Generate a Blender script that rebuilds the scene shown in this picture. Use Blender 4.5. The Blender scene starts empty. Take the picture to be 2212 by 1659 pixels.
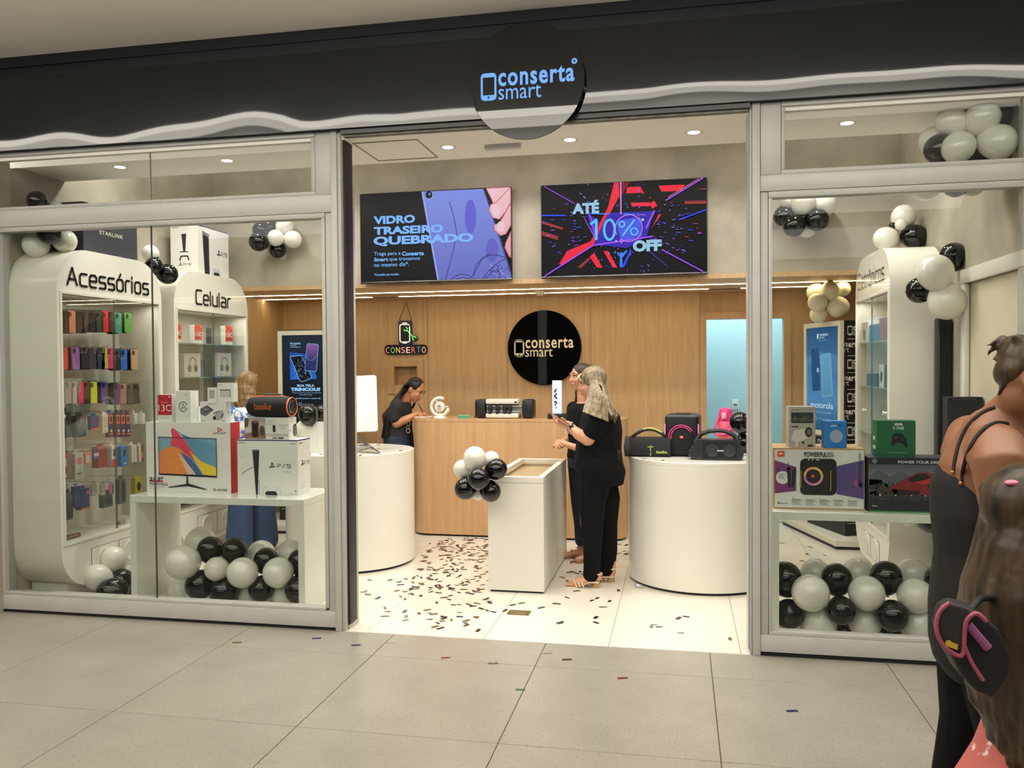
import bpy, bmesh, math, random
import numpy as np
from mathutils import Vector as V, Matrix, Quaternion
S = bpy.context.scene
COL = S.collection
RND = random.Random(7)
PI = math.pi
# ---------------------------------------------------------------- camera, world, exposure
C0 = V((0.0, -4.9051, 1.65))
FW = V((-0.196104, 0.980362, -0.020822)); RT = V((0.980578, 0.195993, -0.007285)); UP = V((0.003061, 0.021846, 0.999757))
FPX, CX, CY = 1810.12, 1106.0, 829.5
cam = bpy.data.objects.new('camera', bpy.data.cameras.new('camera')); COL.objects.link(cam)
cam.matrix_world = Matrix(((RT.x, UP.x, -FW.x, C0.x), (RT.y, UP.y, -FW.y, C0.y), (RT.z, UP.z, -FW.z, C0.z), (0, 0, 0, 1)))
cam.data.sensor_width = 36.0; cam.data.lens = 36.0 * FPX / 2212.0; cam.data.clip_start = 0.05
S.camera = cam
wd = bpy.data.worlds.new('world'); S.world = wd; wd.use_nodes = True
wd.node_tree.nodes['Background'].inputs[0].default_value = (1.0, 0.93, 0.82, 1); wd.node_tree.nodes['Background'].inputs[1].default_value = 0.035
vs = S.view_settings
vs.view_transform = 'Standard'; vs.look = 'None'; vs.gamma = 1.0; vs.use_curve_mapping = False; vs.exposure = 0.0
S.cycles.use_denoising = True; S.cycles.max_bounces = 8; S.cycles.transparent_max_bounces = 16
S.cycles.sample_clamp_indirect = 6.0; S.cycles.caustics_reflective = False; S.cycles.caustics_refractive = False
def area(name, loc, sx, sy, power, col=(1, 0.9, 0.75), rot=(0, 0, 0), spread=PI):
    l = bpy.data.lights.new(name, 'AREA'); l.shape = 'RECTANGLE'; l.size = sx; l.size_y = sy; l.energy = power; l.color = col; l.spread = spread
    o = bpy.data.objects.new(name, l); COL.objects.link(o); o.location = loc; o.rotation_euler = rot; return o
WARM = (1.0, 0.965, 0.91); NEUT = (1, 0.975, 0.935)
# cove strip and lamps in the raised part of the shop ceiling, and unseen fills added on the mall side
area('shop_cove_light', (-1.4, 1.0, 3.57), 5.8, 0.14, 78, WARM)
for _x in (-3.9, -3.05, -2.2, -1.4, -.6, .2, 1.05):
    for _y in (1.35, 2.2):
        _l = bpy.data.lights.new('raised_ceiling_lamp', 'SPOT'); _l.energy = 30; _l.spot_size = 2.0; _l.spot_blend = .6; _l.color = WARM; _l.shadow_soft_size = .05
        _o = bpy.data.objects.new('raised_ceiling_lamp', _l); COL.objects.link(_o); _o.location = (_x, _y, 3.58)
area('mall_front_fill', (-1.5, -4.6, 3.70), 9.0, 1.0, 130, NEUT, (0.8, 0, 0))  # unseen fill, tilted to brighten the shopfront
area('mall_front_fill_far', (-1.5, -8.6, 3.70), 9.0, 1.2, 130, NEUT, (0.65, 0, 0))  # second added fill, farther back and also tilted at the facade
area('mall_ceiling_fill', (-1.5, -3.2, 3.0), 8.0, 0.15, 180, NEUT, (PI, 0, 0))  # added upward fill that only brightens the mall ceiling
area('back_room_light', (0.75, 4.75, 2.95), 1.4, 0.7, 42, (0.95, 0.98, 1.0))
# ---------------------------------------------------------------- helpers
def at(px, py, X=None, Y=None, Z=None):
    """the point of a real plane (X, Y or Z given) that the photograph shows at a pixel of its 2212 x 1659 frame"""
    d = FW * FPX + RT * (px - CX) - UP * (py - CY)
    if X is not None: t = (X - C0.x) / d.x
    elif Y is not None: t = (Y - C0.y) / d.y
    else: t = (Z - C0.z) / d.z
    return C0 + d * t
def mpp(p): return (p - C0).dot(FW) / FPX          # metres that one photo pixel covers at p
def lin(c):
    return tuple((x / 12.92 if x <= 0.04045 else ((x + 0.055) / 1.055) ** 2.4) for x in (v / 255.0 for v in c[:3])) + (1.0,)
MATS = {}
def M(name, rgb=(200, 200, 200), rough=0.5, metal=0.0, spec=0.5, noise=0.0, nscale=8.0, rgb2=None, stretch=None, bump=0.0, bscale=60.0,
      emit=None, estr=1.0, coat=0.0, alpha=1.0, sss=0.0, sheen=0.0):
    if name in MATS: return MATS[name]
    m = bpy.data.materials.new(name); m.use_nodes = True; nt = m.node_tree; b = nt.nodes['Principled BSDF']
    b.inputs['Base Color'].default_value = lin(rgb); b.inputs['Roughness'].default_value = rough
    b.inputs['Metallic'].default_value = metal; b.inputs['Specular IOR Level'].default_value = spec
    b.inputs['Coat Weight'].default_value = coat; b.inputs['Alpha'].default_value = alpha; b.inputs['Sheen Weight'].default_value = sheen
    if sss: b.inputs['Subsurface Weight'].default_value = sss; b.inputs['Subsurface Radius'].default_value = (0.01, 0.004, 0.002)
    if emit is not None:
        b.inputs['Emission Color'].default_value = lin(emit); b.inputs['Emission Strength'].default_value = estr
    if noise or rgb2 or bump:
        tc = nt.nodes.new('ShaderNodeTexCoord'); mp = nt.nodes.new('ShaderNodeMapping')
        nt.links.new(tc.outputs['Object'], mp.inputs[0])
        if stretch: mp.inputs['Scale'].default_value = stretch
        if noise or rgb2:
            n = nt.nodes.new('ShaderNodeTexNoise'); n.inputs['Scale'].default_value = nscale; n.inputs['Detail'].default_value = 6; n.inputs['Roughness'].default_value = 0.6
            nt.links.new(mp.outputs[0], n.inputs['Vector'])
            r = nt.nodes.new('ShaderNodeValToRGB'); r.color_ramp.elements[0].position = 0.3; r.color_ramp.elements[1].position = 0.7
            c1 = rgb; c2 = rgb2 or tuple(max(0, min(255, v * (1 - noise))) for v in rgb)
            r.color_ramp.elements[0].color = lin(c2); r.color_ramp.elements[1].color = lin(c1)
            nt.links.new(n.outputs['Fac'], r.inputs[0]); nt.links.new(r.outputs[0], b.inputs['Base Color'])
        if bump:
            n2 = nt.nodes.new('ShaderNodeTexNoise'); n2.inputs['Scale'].default_value = bscale; n2.inputs['Detail'].default_value = 4
            nt.links.new(mp.outputs[0], n2.inputs['Vector'])
            bp = nt.nodes.new('ShaderNodeBump'); bp.inputs['Strength'].default_value = bump; bp.inputs['Distance'].default_value = 0.01
            nt.links.new(n2.outputs['Fac'], bp.inputs['Height']); nt.links.new(bp.outputs[0], b.inputs['Normal'])
    MATS[name] = m; return m
def E(rgb, s=1.0):
    """a lit patch of a screen: glossy black panel that gives off one colour"""
    return M('screen_%d_%d_%d_%d' % (*rgb[:3], int(s * 100)), (2, 2, 2), 0.3, spec=.12, emit=rgb, estr=s)
def P(rgb, rough=0.55): return M('print_%d_%d_%d' % tuple(rgb[:3]), rgb, rough, noise=0.04, nscale=30)
def grad(name, stops, axis=2, emit=True, s=1.0):
    if name in MATS: return MATS[name]
    m = bpy.data.materials.new(name); m.use_nodes = True; nt = m.node_tree; b = nt.nodes['Principled BSDF']
    tc = nt.nodes.new('ShaderNodeTexCoord'); sp = nt.nodes.new('ShaderNodeSeparateXYZ'); r = nt.nodes.new('ShaderNodeValToRGB')
    nt.links.new(tc.outputs['Generated'], sp.inputs[0]); nt.links.new(sp.outputs[axis], r.inputs[0])
    while len(r.color_ramp.elements) < len(stops): r.color_ramp.elements.new(0.5)
    for e, (p, c) in zip(r.color_ramp.elements, stops): e.position = p; e.color = lin(c)
    if emit:
        b.inputs['Base Color'].default_value = (0.005, 0.005, 0.005, 1); b.inputs['Roughness'].default_value = 0.3; b.inputs['Specular IOR Level'].default_value = 0.12
        nt.links.new(r.outputs[0], b.inputs['Emission Color']); b.inputs['Emission Strength'].default_value = s
    else:
        nt.links.new(r.outputs[0], b.inputs['Base Color'])
    MATS[name] = m; return m
def glass_mat(name, tint=(250, 252, 250), refl=0.9, dark=1.0):
    if name in MATS: return MATS[name]
    m = bpy.data.materials.new(name); m.use_nodes = True; nt = m.node_tree; nt.nodes.clear()
    out = nt.nodes.new('ShaderNodeOutputMaterial'); mix = nt.nodes.new('ShaderNodeMixShader'); fr = nt.nodes.new('ShaderNodeFresnel')
    tr = nt.nodes.new('ShaderNodeBsdfTransparent'); gl = nt.nodes.new('ShaderNodeBsdfGlossy'); mu = nt.nodes.new('ShaderNodeMath')
    fr.inputs[0].default_value = 1.45; tr.inputs[0].default_value = tuple(v * dark for v in lin(tint)[:3]) + (1,)
    gl.inputs['Roughness'].default_value = 0.0; mu.operation = 'MULTIPLY'; mu.inputs[1].default_value = refl
    nt.links.new(fr.outputs[0], mu.inputs[0]); nt.links.new(mu.outputs[0], mix.inputs[0])
    nt.links.new(tr.outputs[0], mix.inputs[1]); nt.links.new(gl.outputs[0], mix.inputs[2]); nt.links.new(mix.outputs[0], out.inputs[0])
    MATS[name] = m; return m
W = {}                                       # world matrix of every empty / parent made here
def WM(o): return W.get(o.name, Matrix.Identity(4))
def tag(o, label=None, cat=None, group=None, kind=None):
    if label: o['label'] = label
    if cat: o['category'] = cat
    if group: o['group'] = group
    if kind: o['kind'] = kind
    return o
def thing(name, label, cat, loc=(0, 0, 0), rz=0.0, group=None):
    o = bpy.data.objects.new(name, None); COL.objects.link(o); o.empty_display_size = 0.1
    o.location = loc; o.rotation_euler = (0, 0, rz)
    W[o.name] = Matrix.Translation(V(loc)) @ Matrix.Rotation(rz, 4, 'Z')
    return tag(o, label, cat, group)
class MB:
    """collects shapes, then builds them as ONE mesh object"""
    def __init__(s): s.v = []; s.f = []; s.m = []; s.mats = []
    def mi(s, mat):
        if mat is None: return 0
        if mat not in s.mats: s.mats.append(mat)
        return s.mats.index(mat)
    def add(s, vs, fs, mat=None):
        o = len(s.v); s.v += [V(p) for p in vs]; i = s.mi(mat)
        for f in fs: s.f.append(tuple(o + k for k in f)); s.m.append(i)
        return s
    def box(s, lo, hi, mat=None, mw=None):
        x0, y0, z0 = lo; x1, y1, z1 = hi
        vs = [V(p) for p in ((x0, y0, z0), (x1, y0, z0), (x1, y1, z0), (x0, y1, z0), (x0, y0, z1), (x1, y0, z1), (x1, y1, z1), (x0, y1, z1))]
        if mw is not None: vs = [mw @ p for p in vs]
        return s.add(vs, [(0, 3, 2, 1), (4, 5, 6, 7), (0, 1, 5, 4), (1, 2, 6, 5), (2, 3, 7, 6), (3, 0, 4, 7)], mat)
    def bbox(s, lo, hi, r=0.005, mat=None, seg=2, mw=None):
        bm = bmesh.new(); bmesh.ops.create_cube(bm, size=1.0)
        for p in bm.verts:
            for k in range(3): p.co[k] = lo[k] + (p.co[k] + 0.5) * (hi[k] - lo[k])
        bmesh.ops.bevel(bm, geom=bm.edges[:], offset=r, segments=seg, affect='EDGES', profile=0.5)
        return s.bm(bm, mat, mw)
    def bm(s, bm, mat=None, mw=None):
        bm.verts.index_update()
        vs = [(mw @ p.co) if mw is not None else p.co.copy() for p in bm.verts]
        fs = [[q.index for q in f.verts] for f in bm.faces]; bm.free()
        return s.add(vs, fs, mat)
    def prism(s, pts, fn, d0, d1, mat=None):
        """closed outline pts (2d) swept between two depths; fn(a, b, d) -> point"""
        n = len(pts); vs = [fn(a, b, d0) for a, b in pts] + [fn(a, b, d1) for a, b in pts]
        fs = [tuple(range(n - 1, -1, -1)), tuple(range(n, 2 * n))] + [(i, (i + 1) % n, n + (i + 1) % n, n + i) for i in range(n)]
        return s.add(vs, fs, mat)
    def rings(s, rings, mat=None, cap=True, closed=False):
        n = len(rings[0]); vs = [p for r in rings for p in r]; fs = []
        m = len(rings)
        for i in range(m if closed else m - 1):
            a = i * n; b = ((i + 1) % m) * n
            for k in range(n): fs.append((a + k, a + (k + 1) % n, b + (k + 1) % n, b + k))
        if cap and not closed: fs += [tuple(range(n - 1, -1, -1)), tuple((m - 1) * n + k for k in range(n))]
        return s.add(vs, fs, mat)
    def tube(s, pts, rad, mat=None, seg=8, closed=False):
        pts = [V(p) for p in pts]; n = len(pts); rs = rad if isinstance(rad, (list, tuple)) else [rad] * n
        out = []; up = None
        for i, p in enumerate(pts):
            a = pts[i - 1] if (i > 0 or closed) else pts[i]; b = pts[(i + 1) % n] if (i < n - 1 or closed) else pts[i]
            t = (b - a).normalized()
            if up is None: up = t.orthogonal().normalized()
            up = (up - t * up.dot(t)).normalized(); w = t.cross(up)
            out.append([p + (up * math.cos(2 * PI * k / seg) + w * math.sin(2 * PI * k / seg)) * rs[i] for k in range(seg)])
        return s.rings(out, mat, True, closed)
    def lathe(s, prof, c=(0, 0, 0), seg=24, mat=None, mw=None, cap=True):
        c = V(c); rr = []
        for r, z in prof:
            ring = [c + V((r * math.cos(2 * PI * k / seg), r * math.sin(2 * PI * k / seg), z)) for k in range(seg)]
            rr.append([mw @ p for p in ring] if mw is not None else ring)
        return s.rings(rr, mat, cap)
    def ell(s, c, r, mat=None, seg=16, n=10, mw=None):
        prof = [(max(1e-4, math.sin(PI * i / n)), -math.cos(PI * i / n)) for i in range(n + 1)]
        c = V(c); rr = []
        for a, z in prof:
            ring = [V((a * math.cos(2 * PI * k / seg) * r[0], a * math.sin(2 * PI * k / seg) * r[1], z * r[2])) for k in range(seg)]
            rr.append([c + (mw @ p if mw is not None else p) for p in ring])
        return s.rings(rr, mat, True)
    def build(s, name, mats=None, parent=None, smooth=False, local=False):
        me = bpy.data.meshes.new(name); vs = s.v
        if parent is not None and not local:
            inv = WM(parent).inverted(); vs = [inv @ p for p in vs]
        me.from_pydata(vs, [], s.f)
        ms = s.mats if s.mats else ([mats] if not isinstance(mats, (list, tuple)) else mats)
        for m in ms: me.materials.append(m)
        if len(ms) > 1: me.polygons.foreach_set('material_index', s.m)
        if smooth:
            me.polygons.foreach_set('use_smooth', [True] * len(me.polygons)); me.set_sharp_from_angle(angle=math.radians(smooth if smooth > 1 else 38))
        me.update(); o = bpy.data.objects.new(name, me); COL.objects.link(o)
        if parent is not None: o.parent = parent; W[o.name] = WM(parent)
        return o
def struct(name, mb, mat=None, smooth=False): return tag(mb.build(name, mat, smooth=smooth), kind='structure')
def copy_tree(o, parent=None):
    c = o.copy(); COL.objects.link(c)
    if parent is not None: c.parent = parent
    for ch in o.children: copy_tree(ch, c)
    return c
# ---- lettering
_TXT = {}
def text_geo(s, bold=0.0, sp=1.0):
    k = (s, bold, sp)
    if k not in _TXT:
        cu = bpy.data.curves.new('txt', 'FONT'); cu.body = s; cu.size = 1.0; cu.offset = bold; cu.space_character = sp; cu.resolution_u = 3
        o = bpy.data.objects.new('txt', cu); me = bpy.data.meshes.new_from_object(o)
        vs = [p.co.copy() for p in me.vertices]; fs = [tuple(f.vertices) for f in me.polygons]
        bpy.data.objects.remove(o); bpy.data.curves.remove(cu); bpy.data.meshes.remove(me)
        xs = [p.x for p in vs] or [0]; ys = [p.y for p in vs] or [0]
        _TXT[k] = (vs, fs, min(xs), max(xs), min(ys), max(ys))
    return _TXT[k]
STROKES = {
 'A': (1.0, [[(0, 0), (.5, 1.4), (1, 0)], [(.2, .45), (.8, .45)]]), 'c': (.75, [[(.75, 1), (.15, 1), (0, .85), (0, .15), (.15, 0), (.75, 0)]]),
 'e': (.75, [[(0, .5), (.75, .5), (.75, .85), (.6, 1), (.15, 1), (0, .85), (0, .15), (.15, 0), (.7, 0)]]),
 's': (.72, [[(.7, 1), (.12, 1), (0, .9), (0, .6), (.1, .5), (.62, .5), (.72, .4), (.72, .1), (.62, 0), (0, 0)]]),
 'o': (.75, [[(.15, 0), (.6, 0), (.75, .15), (.75, .85), (.6, 1), (.15, 1), (0, .85), (0, .15), (.15, 0)]]),
 'r': (.5, [[(0, 0), (0, .8), (.15, 1), (.5, 1)]]), 'i': (.05, [[(0, 0), (0, 1)], [(0, 1.25), (0, 1.4)]]), 'l': (.05, [[(0, 0), (0, 1.4)]]),
 'u': (.75, [[(0, 1), (0, .15), (.15, 0), (.75, 0), (.75, 1)]]),
 'a': (.75, [[(.05, 1), (.6, 1), (.75, .85), (.75, 0), (.15, 0), (0, .12), (0, .42), (.12, .52), (.75, .52)]]),
 't': (.5, [[(.12, 1.35), (.12, .15), (.27, 0), (.5, 0)], [(-.05, 1), (.5, 1)]]), 'n': (.75, [[(0, 0), (0, 1), (.6, 1), (.75, .85), (.75, 0)]]),
 'C': (.85, [[(.85, 1.4), (.15, 1.4), (0, 1.25), (0, .15), (.15, 0), (.85, 0)]]),
 'E': (.85, [[(.85, 1.4), (.15, 1.4), (0, 1.25), (0, .15), (.15, 0), (.85, 0)], [(0, .7), (.8, .7)]]),
 'P': (.85, [[(0, 1), (.7, 1), (.85, .85), (.85, .6), (.7, .45), (0, .45), (0, 0)]]), 'S': (.85, [[(.85, 1), (.5, 1), (.4, .9), (.4, .1), (.3, 0), (0, 0)]]),
 '5': (.85, [[(.85, 1), (0, 1), (0, .55), (.75, .55), (.85, .45), (.85, .1), (.75, 0), (0, 0)]])}
STROKES['ó'] = (.75, STROKES['o'][1] + [[(.3, 1.2), (.48, 1.5)]]); STROKES['ô'] = (.75, STROKES['o'][1] + [[(.15, 1.2), (.37, 1.42), (.6, 1.2)]])
class Face:
    """draws flat print on a plane: o origin, u right, v up (unit vectors); coordinates in metres"""
    def __init__(s, o, u, v, lift=0.0008):
        s.o = V(o); s.u = V(u).normalized(); s.v = V(v).normalized(); s.n = s.u.cross(s.v); s.l = lift; s.k = 1; s.mb = MB()
    def p(s, x, y, l=None): return s.o + s.u * x + s.v * y + s.n * (s.l * (s.k if l is None else l))
    def layer(s, k=None): s.k = s.k + 1 if k is None else k; return s
    def poly(s, pts, mat): s.mb.add([s.p(*q) for q in pts], [tuple(range(len(pts)))], mat); return s
    def rect(s, x0, y0, x1, y1, mat): return s.poly([(x0, y0), (x1, y0), (x1, y1), (x0, y1)], mat)
    def rr(s, x0, y0, x1, y1, r, mat, ang=0.0):
        return s.poly(rot2(rrect(x0, y0, x1, y1, r), ang, ((x0 + x1) / 2, (y0 + y1) / 2)), mat)
    def disc(s, x, y, rx, mat, ry=None, n=24): return s.poly([(x + rx * math.cos(2 * PI * k / n), y + (ry or rx) * math.sin(2 * PI * k / n)) for k in range(n)], mat)
    def line(s, pts, w, mat, closed=False):
        h = w / 2; pts = list(pts) + ([pts[0]] if closed else [])
        for (x0, y0), (x1, y1) in zip(pts, pts[1:]):
            d = math.hypot(x1 - x0, y1 - y0) or 1e-6; nx, ny = -(y1 - y0) / d * h, (x1 - x0) / d * h
            s.poly([(x0 - nx, y0 - ny), (x1 - nx, y1 - ny), (x1 + nx, y1 + ny), (x0 + nx, y0 + ny)], mat)
        for x, y in pts[1:-1] if not closed else pts: s.disc(x, y, h, mat, n=8)
        return s
    def ring(s, x, y, r, w, mat, a0=0.0, a1=2 * PI, n=28):
        for k in range(n):
            a, b = a0 + (a1 - a0) * k / n, a0 + (a1 - a0) * (k + 1) / n; q = []
            for rr_, t in ((r - w / 2, a), (r + w / 2, a), (r + w / 2, b), (r - w / 2, b)): q.append((x + rr_ * math.cos(t), y + rr_ * math.sin(t)))
            s.poly(q, mat)
        return s
    def text(s, t, x0, y0, x1, y1, mat, bold=0.0, sp=1.0):
        """lettering fitted to the box x0..x1, y0..y1"""
        vs, fs, a, b, c, d = text_geo(t, bold, sp); kx = (x1 - x0) / max(1e-6, b - a); ky = (y1 - y0) / max(1e-6, d - c)
        s.mb.add([s.p(x0 + (q.x - a) * kx, y0 + (q.y - c) * ky) for q in vs], fs, mat); return s
    def strokes(s, t, x0, y0, h, wid, w, mat):
        """squared lettering; h is the x-height, wid the whole width"""
        tot = sum(STROKES[c][0] + .32 for c in t) - .32; kx = wid / tot; x = 0
        for c in t:
            a, ls = STROKES[c]
            for l in ls: s.line([(x0 + (x + q[0]) * kx, y0 + q[1] * h) for q in l], w, mat)
            for l in ls:
                for q in (l[0], l[-1]): s.disc(x0 + (x + q[0]) * kx, y0 + q[1] * h, w / 2, mat, n=6)
            x += a + .32
        return s
    def build(s, name, parent): return s.mb.build(name, None, parent) if s.mb.f else None
def rrect(x0, y0, x1, y1, r, n=5):
    r = min(r, (x1 - x0) / 2, (y1 - y0) / 2); out = []
    for cx, cy, a in ((x1 - r, y0 + r, -PI / 2), (x1 - r, y1 - r, 0), (x0 + r, y1 - r, PI / 2), (x0 + r, y0 + r, PI)):
        out += [(cx + r * math.cos(a + PI / 2 * k / n), cy + r * math.sin(a + PI / 2 * k / n)) for k in range(n + 1)]
    return out
def rot2(pts, a, c):
    ca, sa = math.cos(a), math.sin(a)
    return [(c[0] + (x - c[0]) * ca - (y - c[1]) * sa, c[1] + (x - c[0]) * sa + (y - c[1]) * ca) for x, y in pts]
def logo(f, x, y, k, mat, bold=0.035):
    """phone outline and the two words, total width k"""
    w = .17 * k; h = .29 * k; t = .022 * k
    f.line(rrect(x + t / 2, y + t / 2, x + w - t / 2, y + h - t / 2, .03 * k), t, mat, True)
    f.rect(x + t, y + h - .045 * k, x + w - t, y + h - .01 * k, mat)
    f.rect(x + t * .9, y + .01 * k, x + w - t * .9, y + .058 * k, mat); f.layer(); f.disc(x + w / 2, y + .034 * k, .013 * k, M('icon_dark', (8, 8, 10), .3), n=10); f.layer(f.k - 1)
    f.text('conserta', x + .19 * k, y + .140 * k, x + k, y + .315 * k, mat, bold, 1.13)
    f.text('smart', x + .19 * k, y + .0 * k, x + .65 * k, y + .135 * k, mat, 0.0)
def smooth_path(pts, n=4):
    pts = [V(p) for p in pts]; out = []
    for i in range(len(pts) - 1):
        p0, p1, p2, p3 = pts[max(i - 1, 0)], pts[i], pts[i + 1], pts[min(i + 2, len(pts) - 1)]
        for k in range(n):
            t = k / n; out.append(.5 * ((2 * p1) + (p2 - p0) * t + (2 * p0 - 5 * p1 + 4 * p2 - p3) * t * t + (3 * p1 - p0 - 3 * p2 + p3) * t ** 3))
    return out + [pts[-1]]
# ---- organic shapes: overlapping tapered solids fused by a voxel remesh
TS = bpy.data.scenes.new('scratch')
def fuse(mb, voxel=0.006, smooth=4):
    me = bpy.data.meshes.new('f'); me.from_pydata(mb.v, [], mb.f)
    o = bpy.data.objects.new('f', me); TS.collection.objects.link(o)
    r = o.modifiers.new('r', 'REMESH'); r.mode = 'VOXEL'; r.voxel_size = voxel
    if smooth: q = o.modifiers.new('s', 'SMOOTH'); q.iterations = smooth; q.factor = 0.5
    TS.view_layers[0].update(); dg = TS.view_layers[0].depsgraph
    m2 = bpy.data.meshes.new_from_object(o.evaluated_get(dg)); bpy.data.objects.remove(o); bpy.data.meshes.remove(me)
    return m2
def mesh_obj(me, name, mat, parent=None):
    me.name = name; me.materials.clear(); me.materials.append(mat)
    me.polygons.foreach_set('use_smooth', [True] * len(me.polygons)); me.update()
    o = bpy.data.objects.new(name, me); COL.objects.link(o)
    if parent is not None: o.parent = parent; W[o.name] = WM(parent)
    return o
def limb(mb, pts, seg=14):
    """pts: (x, y, z, r) or (x, y, z, rx, ry): tapered tube with rounded ends, horizontal or path-aligned rings"""
    ps = [V(p[:3]) for p in pts]; rs = [p[3] for p in pts]; n = len(ps); up = None; rings = []
    def ring(c, t, r, up):
        w = t.cross(up); return [c + (up * math.cos(2 * PI * k / seg) + w * math.sin(2 * PI * k / seg)) * r for k in range(seg)]
    for i, p in enumerate(ps):
        t = (ps[min(i + 1, n - 1)] - ps[max(i - 1, 0)]).normalized()
        if up is None: up = t.orthogonal().normalized()
        up = (up - t * up.dot(t)).normalized()
        if i == 0:
            for a in (-0.96, -0.7, -0.35): rings.append(ring(p + t * a * rs[0], t, rs[0] * math.sqrt(1 - a * a), up))
        rings.append(ring(p, t, rs[i], up))
        if i == n - 1:
            for a in (0.35, 0.7, 0.96): rings.append(ring(p + t * a * rs[i], t, rs[i] * math.sqrt(1 - a * a), up))
    mb.rings(rings, None, True); return mb
def loft(mb, secs, seg=20, mw=None):
    """secs: (x, y, z, rx, ry) horizontal ellipses, closed at both ends"""
    rings = []
    for x, y, z, rx, ry in secs:
        r = [V((x + rx * math.cos(2 * PI * k / seg), y + ry * math.sin(2 * PI * k / seg), z)) for k in range(seg)]
        rings.append([mw @ q for q in r] if mw is not None else r)
    mb.rings(rings, None, True); return mb
# ================================================================ THE SETTING
WOOD = M('oak_panel', (204, 170, 126), 0.45, rgb2=(186, 150, 106), nscale=3.0, stretch=(9, 9, 0.55), bump=0.03, bscale=40)
WOODD = M('oak_frame', (200, 163, 120), 0.45, rgb2=(180, 142, 100), nscale=3.0, stretch=(7, 7, 0.5))
CONC = M('polished_concrete', (190, 181, 163), 0.55, rgb2=(146, 138, 122), nscale=1.5, bump=0.02, bscale=14)
CEIL = M('ceiling_paint', (240, 237, 230), 0.8, noise=0.02, nscale=3)
MCEIL = M('mall_ceiling_paint', (232, 229, 220), 0.8, noise=0.03, nscale=1.5)
WHITE = M('white_lacquer', (232, 228, 216), 0.25, noise=0.02, nscale=2, coat=0.3)
WHITE2 = M('white_laminate', (226, 222, 210), 0.35, noise=0.02, nscale=2)
FRAME = M('white_frame_paint', (190, 189, 183), 0.32, noise=0.05, nscale=5, bump=0.02, bscale=180)
FRAME2 = M('white_frame_paint_worn', (183, 182, 175), 0.35, noise=0.06, nscale=7)
BLACKG = M('black_gloss', (9, 9, 11), 0.06, spec=0.5, noise=0.15, nscale=3)
BLACKM = M('black_matt', (14, 14, 16), 0.5, noise=0.1)
GAP = M('dark_gap', (16, 14, 13), 0.9)
GLASS = glass_mat('shop_glass', (250, 252, 250), 0.38, 0.985)
GLASSC = glass_mat('cabinet_glass', (252, 253, 252), 0.18, 0.99)
MTILE = M('mall_porcelain_tile', (157, 151, 139), 0.28, rgb2=(146, 140, 128), nscale=3.5, bump=0.012, bscale=9)
# speckle of the porcelain tile
nt = MTILE.node_tree; b = nt.nodes['Principled BSDF']; lk = b.inputs['Base Color'].links[0]; src = lk.from_socket
tc = nt.nodes.new('ShaderNodeTexCoord'); vo = nt.nodes.new('ShaderNodeTexNoise'); vo.inputs['Scale'].default_value = 90; vo.inputs['Detail'].default_value = 2
rp = nt.nodes.new('ShaderNodeValToRGB'); rp.color_ramp.elements[0].position = 0.33; rp.color_ramp.elements[0].color = lin((138, 120, 98)); rp.color_ramp.elements[1].position = 0.40; rp.color_ramp.elements[1].color = (1, 1, 1, 1)
mx = nt.nodes.new('ShaderNodeMix'); mx.data_type = 'RGBA'; mx.blend_type = 'MULTIPLY'; mx.inputs['Factor'].default_value = 0.45
nt.links.new(tc.outputs['Object'], vo.inputs['Vector']); nt.links.new(vo.outputs['Fac'], rp.inputs[0])
nt.links.new(src, mx.inputs['A']); nt.links.new(rp.outputs[0], mx.inputs['B']); nt.links.new(mx.outputs['Result'], b.inputs['Base Color'])
STILE = M('shop_white_tile', (224, 217, 203), 0.16, rgb2=(217, 210, 195), nscale=2.5)
GROUT = M('grout', (92, 80, 66), 0.9, noise=0.1)
GROUT2 = M('light_grout', (150, 138, 120), 0.9, noise=0.1)
# ---- floors, laid tile by tile
fl = struct('floor', MB().box((-9, -16, -0.06), (7, 0.0, -0.004)), GROUT)
xs = [0.165 + 0.9503 * k for k in range(-6, 5)]; ys = [0.0, -0.39, -1.352, -2.314, -3.276, -4.238]
for i in range(len(xs) - 1):
    for j in range(len(ys) - 1):
        MB().bbox((xs[i] + .0022, ys[j + 1] + .0022, -0.012), (xs[i + 1] - .0022, ys[j] - .0022, 0.0), 0.0012, None, 1).build('tile', MTILE, fl)
MB().box((-9, -16, -0.012), (7, ys[-1] - .003, 0.0)).build('tiling', MTILE, fl)
sf = struct('floor.001', MB().box((-4.75, 0.0, -0.06), (2.0, 5.4, -0.004)), GROUT2)
xs = [-4.54, -4.19, -3.435, -2.68, -1.925, -1.17, -0.415, 0.34, 1.095, 1.82]; ys = [0.004, .79, 1.545, 2.30, 3.055, 3.81, 4.17]
for i in range(len(xs) - 1):
    for j in range(len(ys) - 1):
        MB().bbox((xs[i] + .0015, ys[j] + .0015, -0.012), (xs[i + 1] - .0015, ys[j + 1] - .0015, 0.0), 0.001, None, 1).build('tile', STILE, sf)
MB().box((-0.2, 4.30, -0.012), (1.9, 5.4, 0.0)).build('tiling', STILE, sf)
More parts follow.
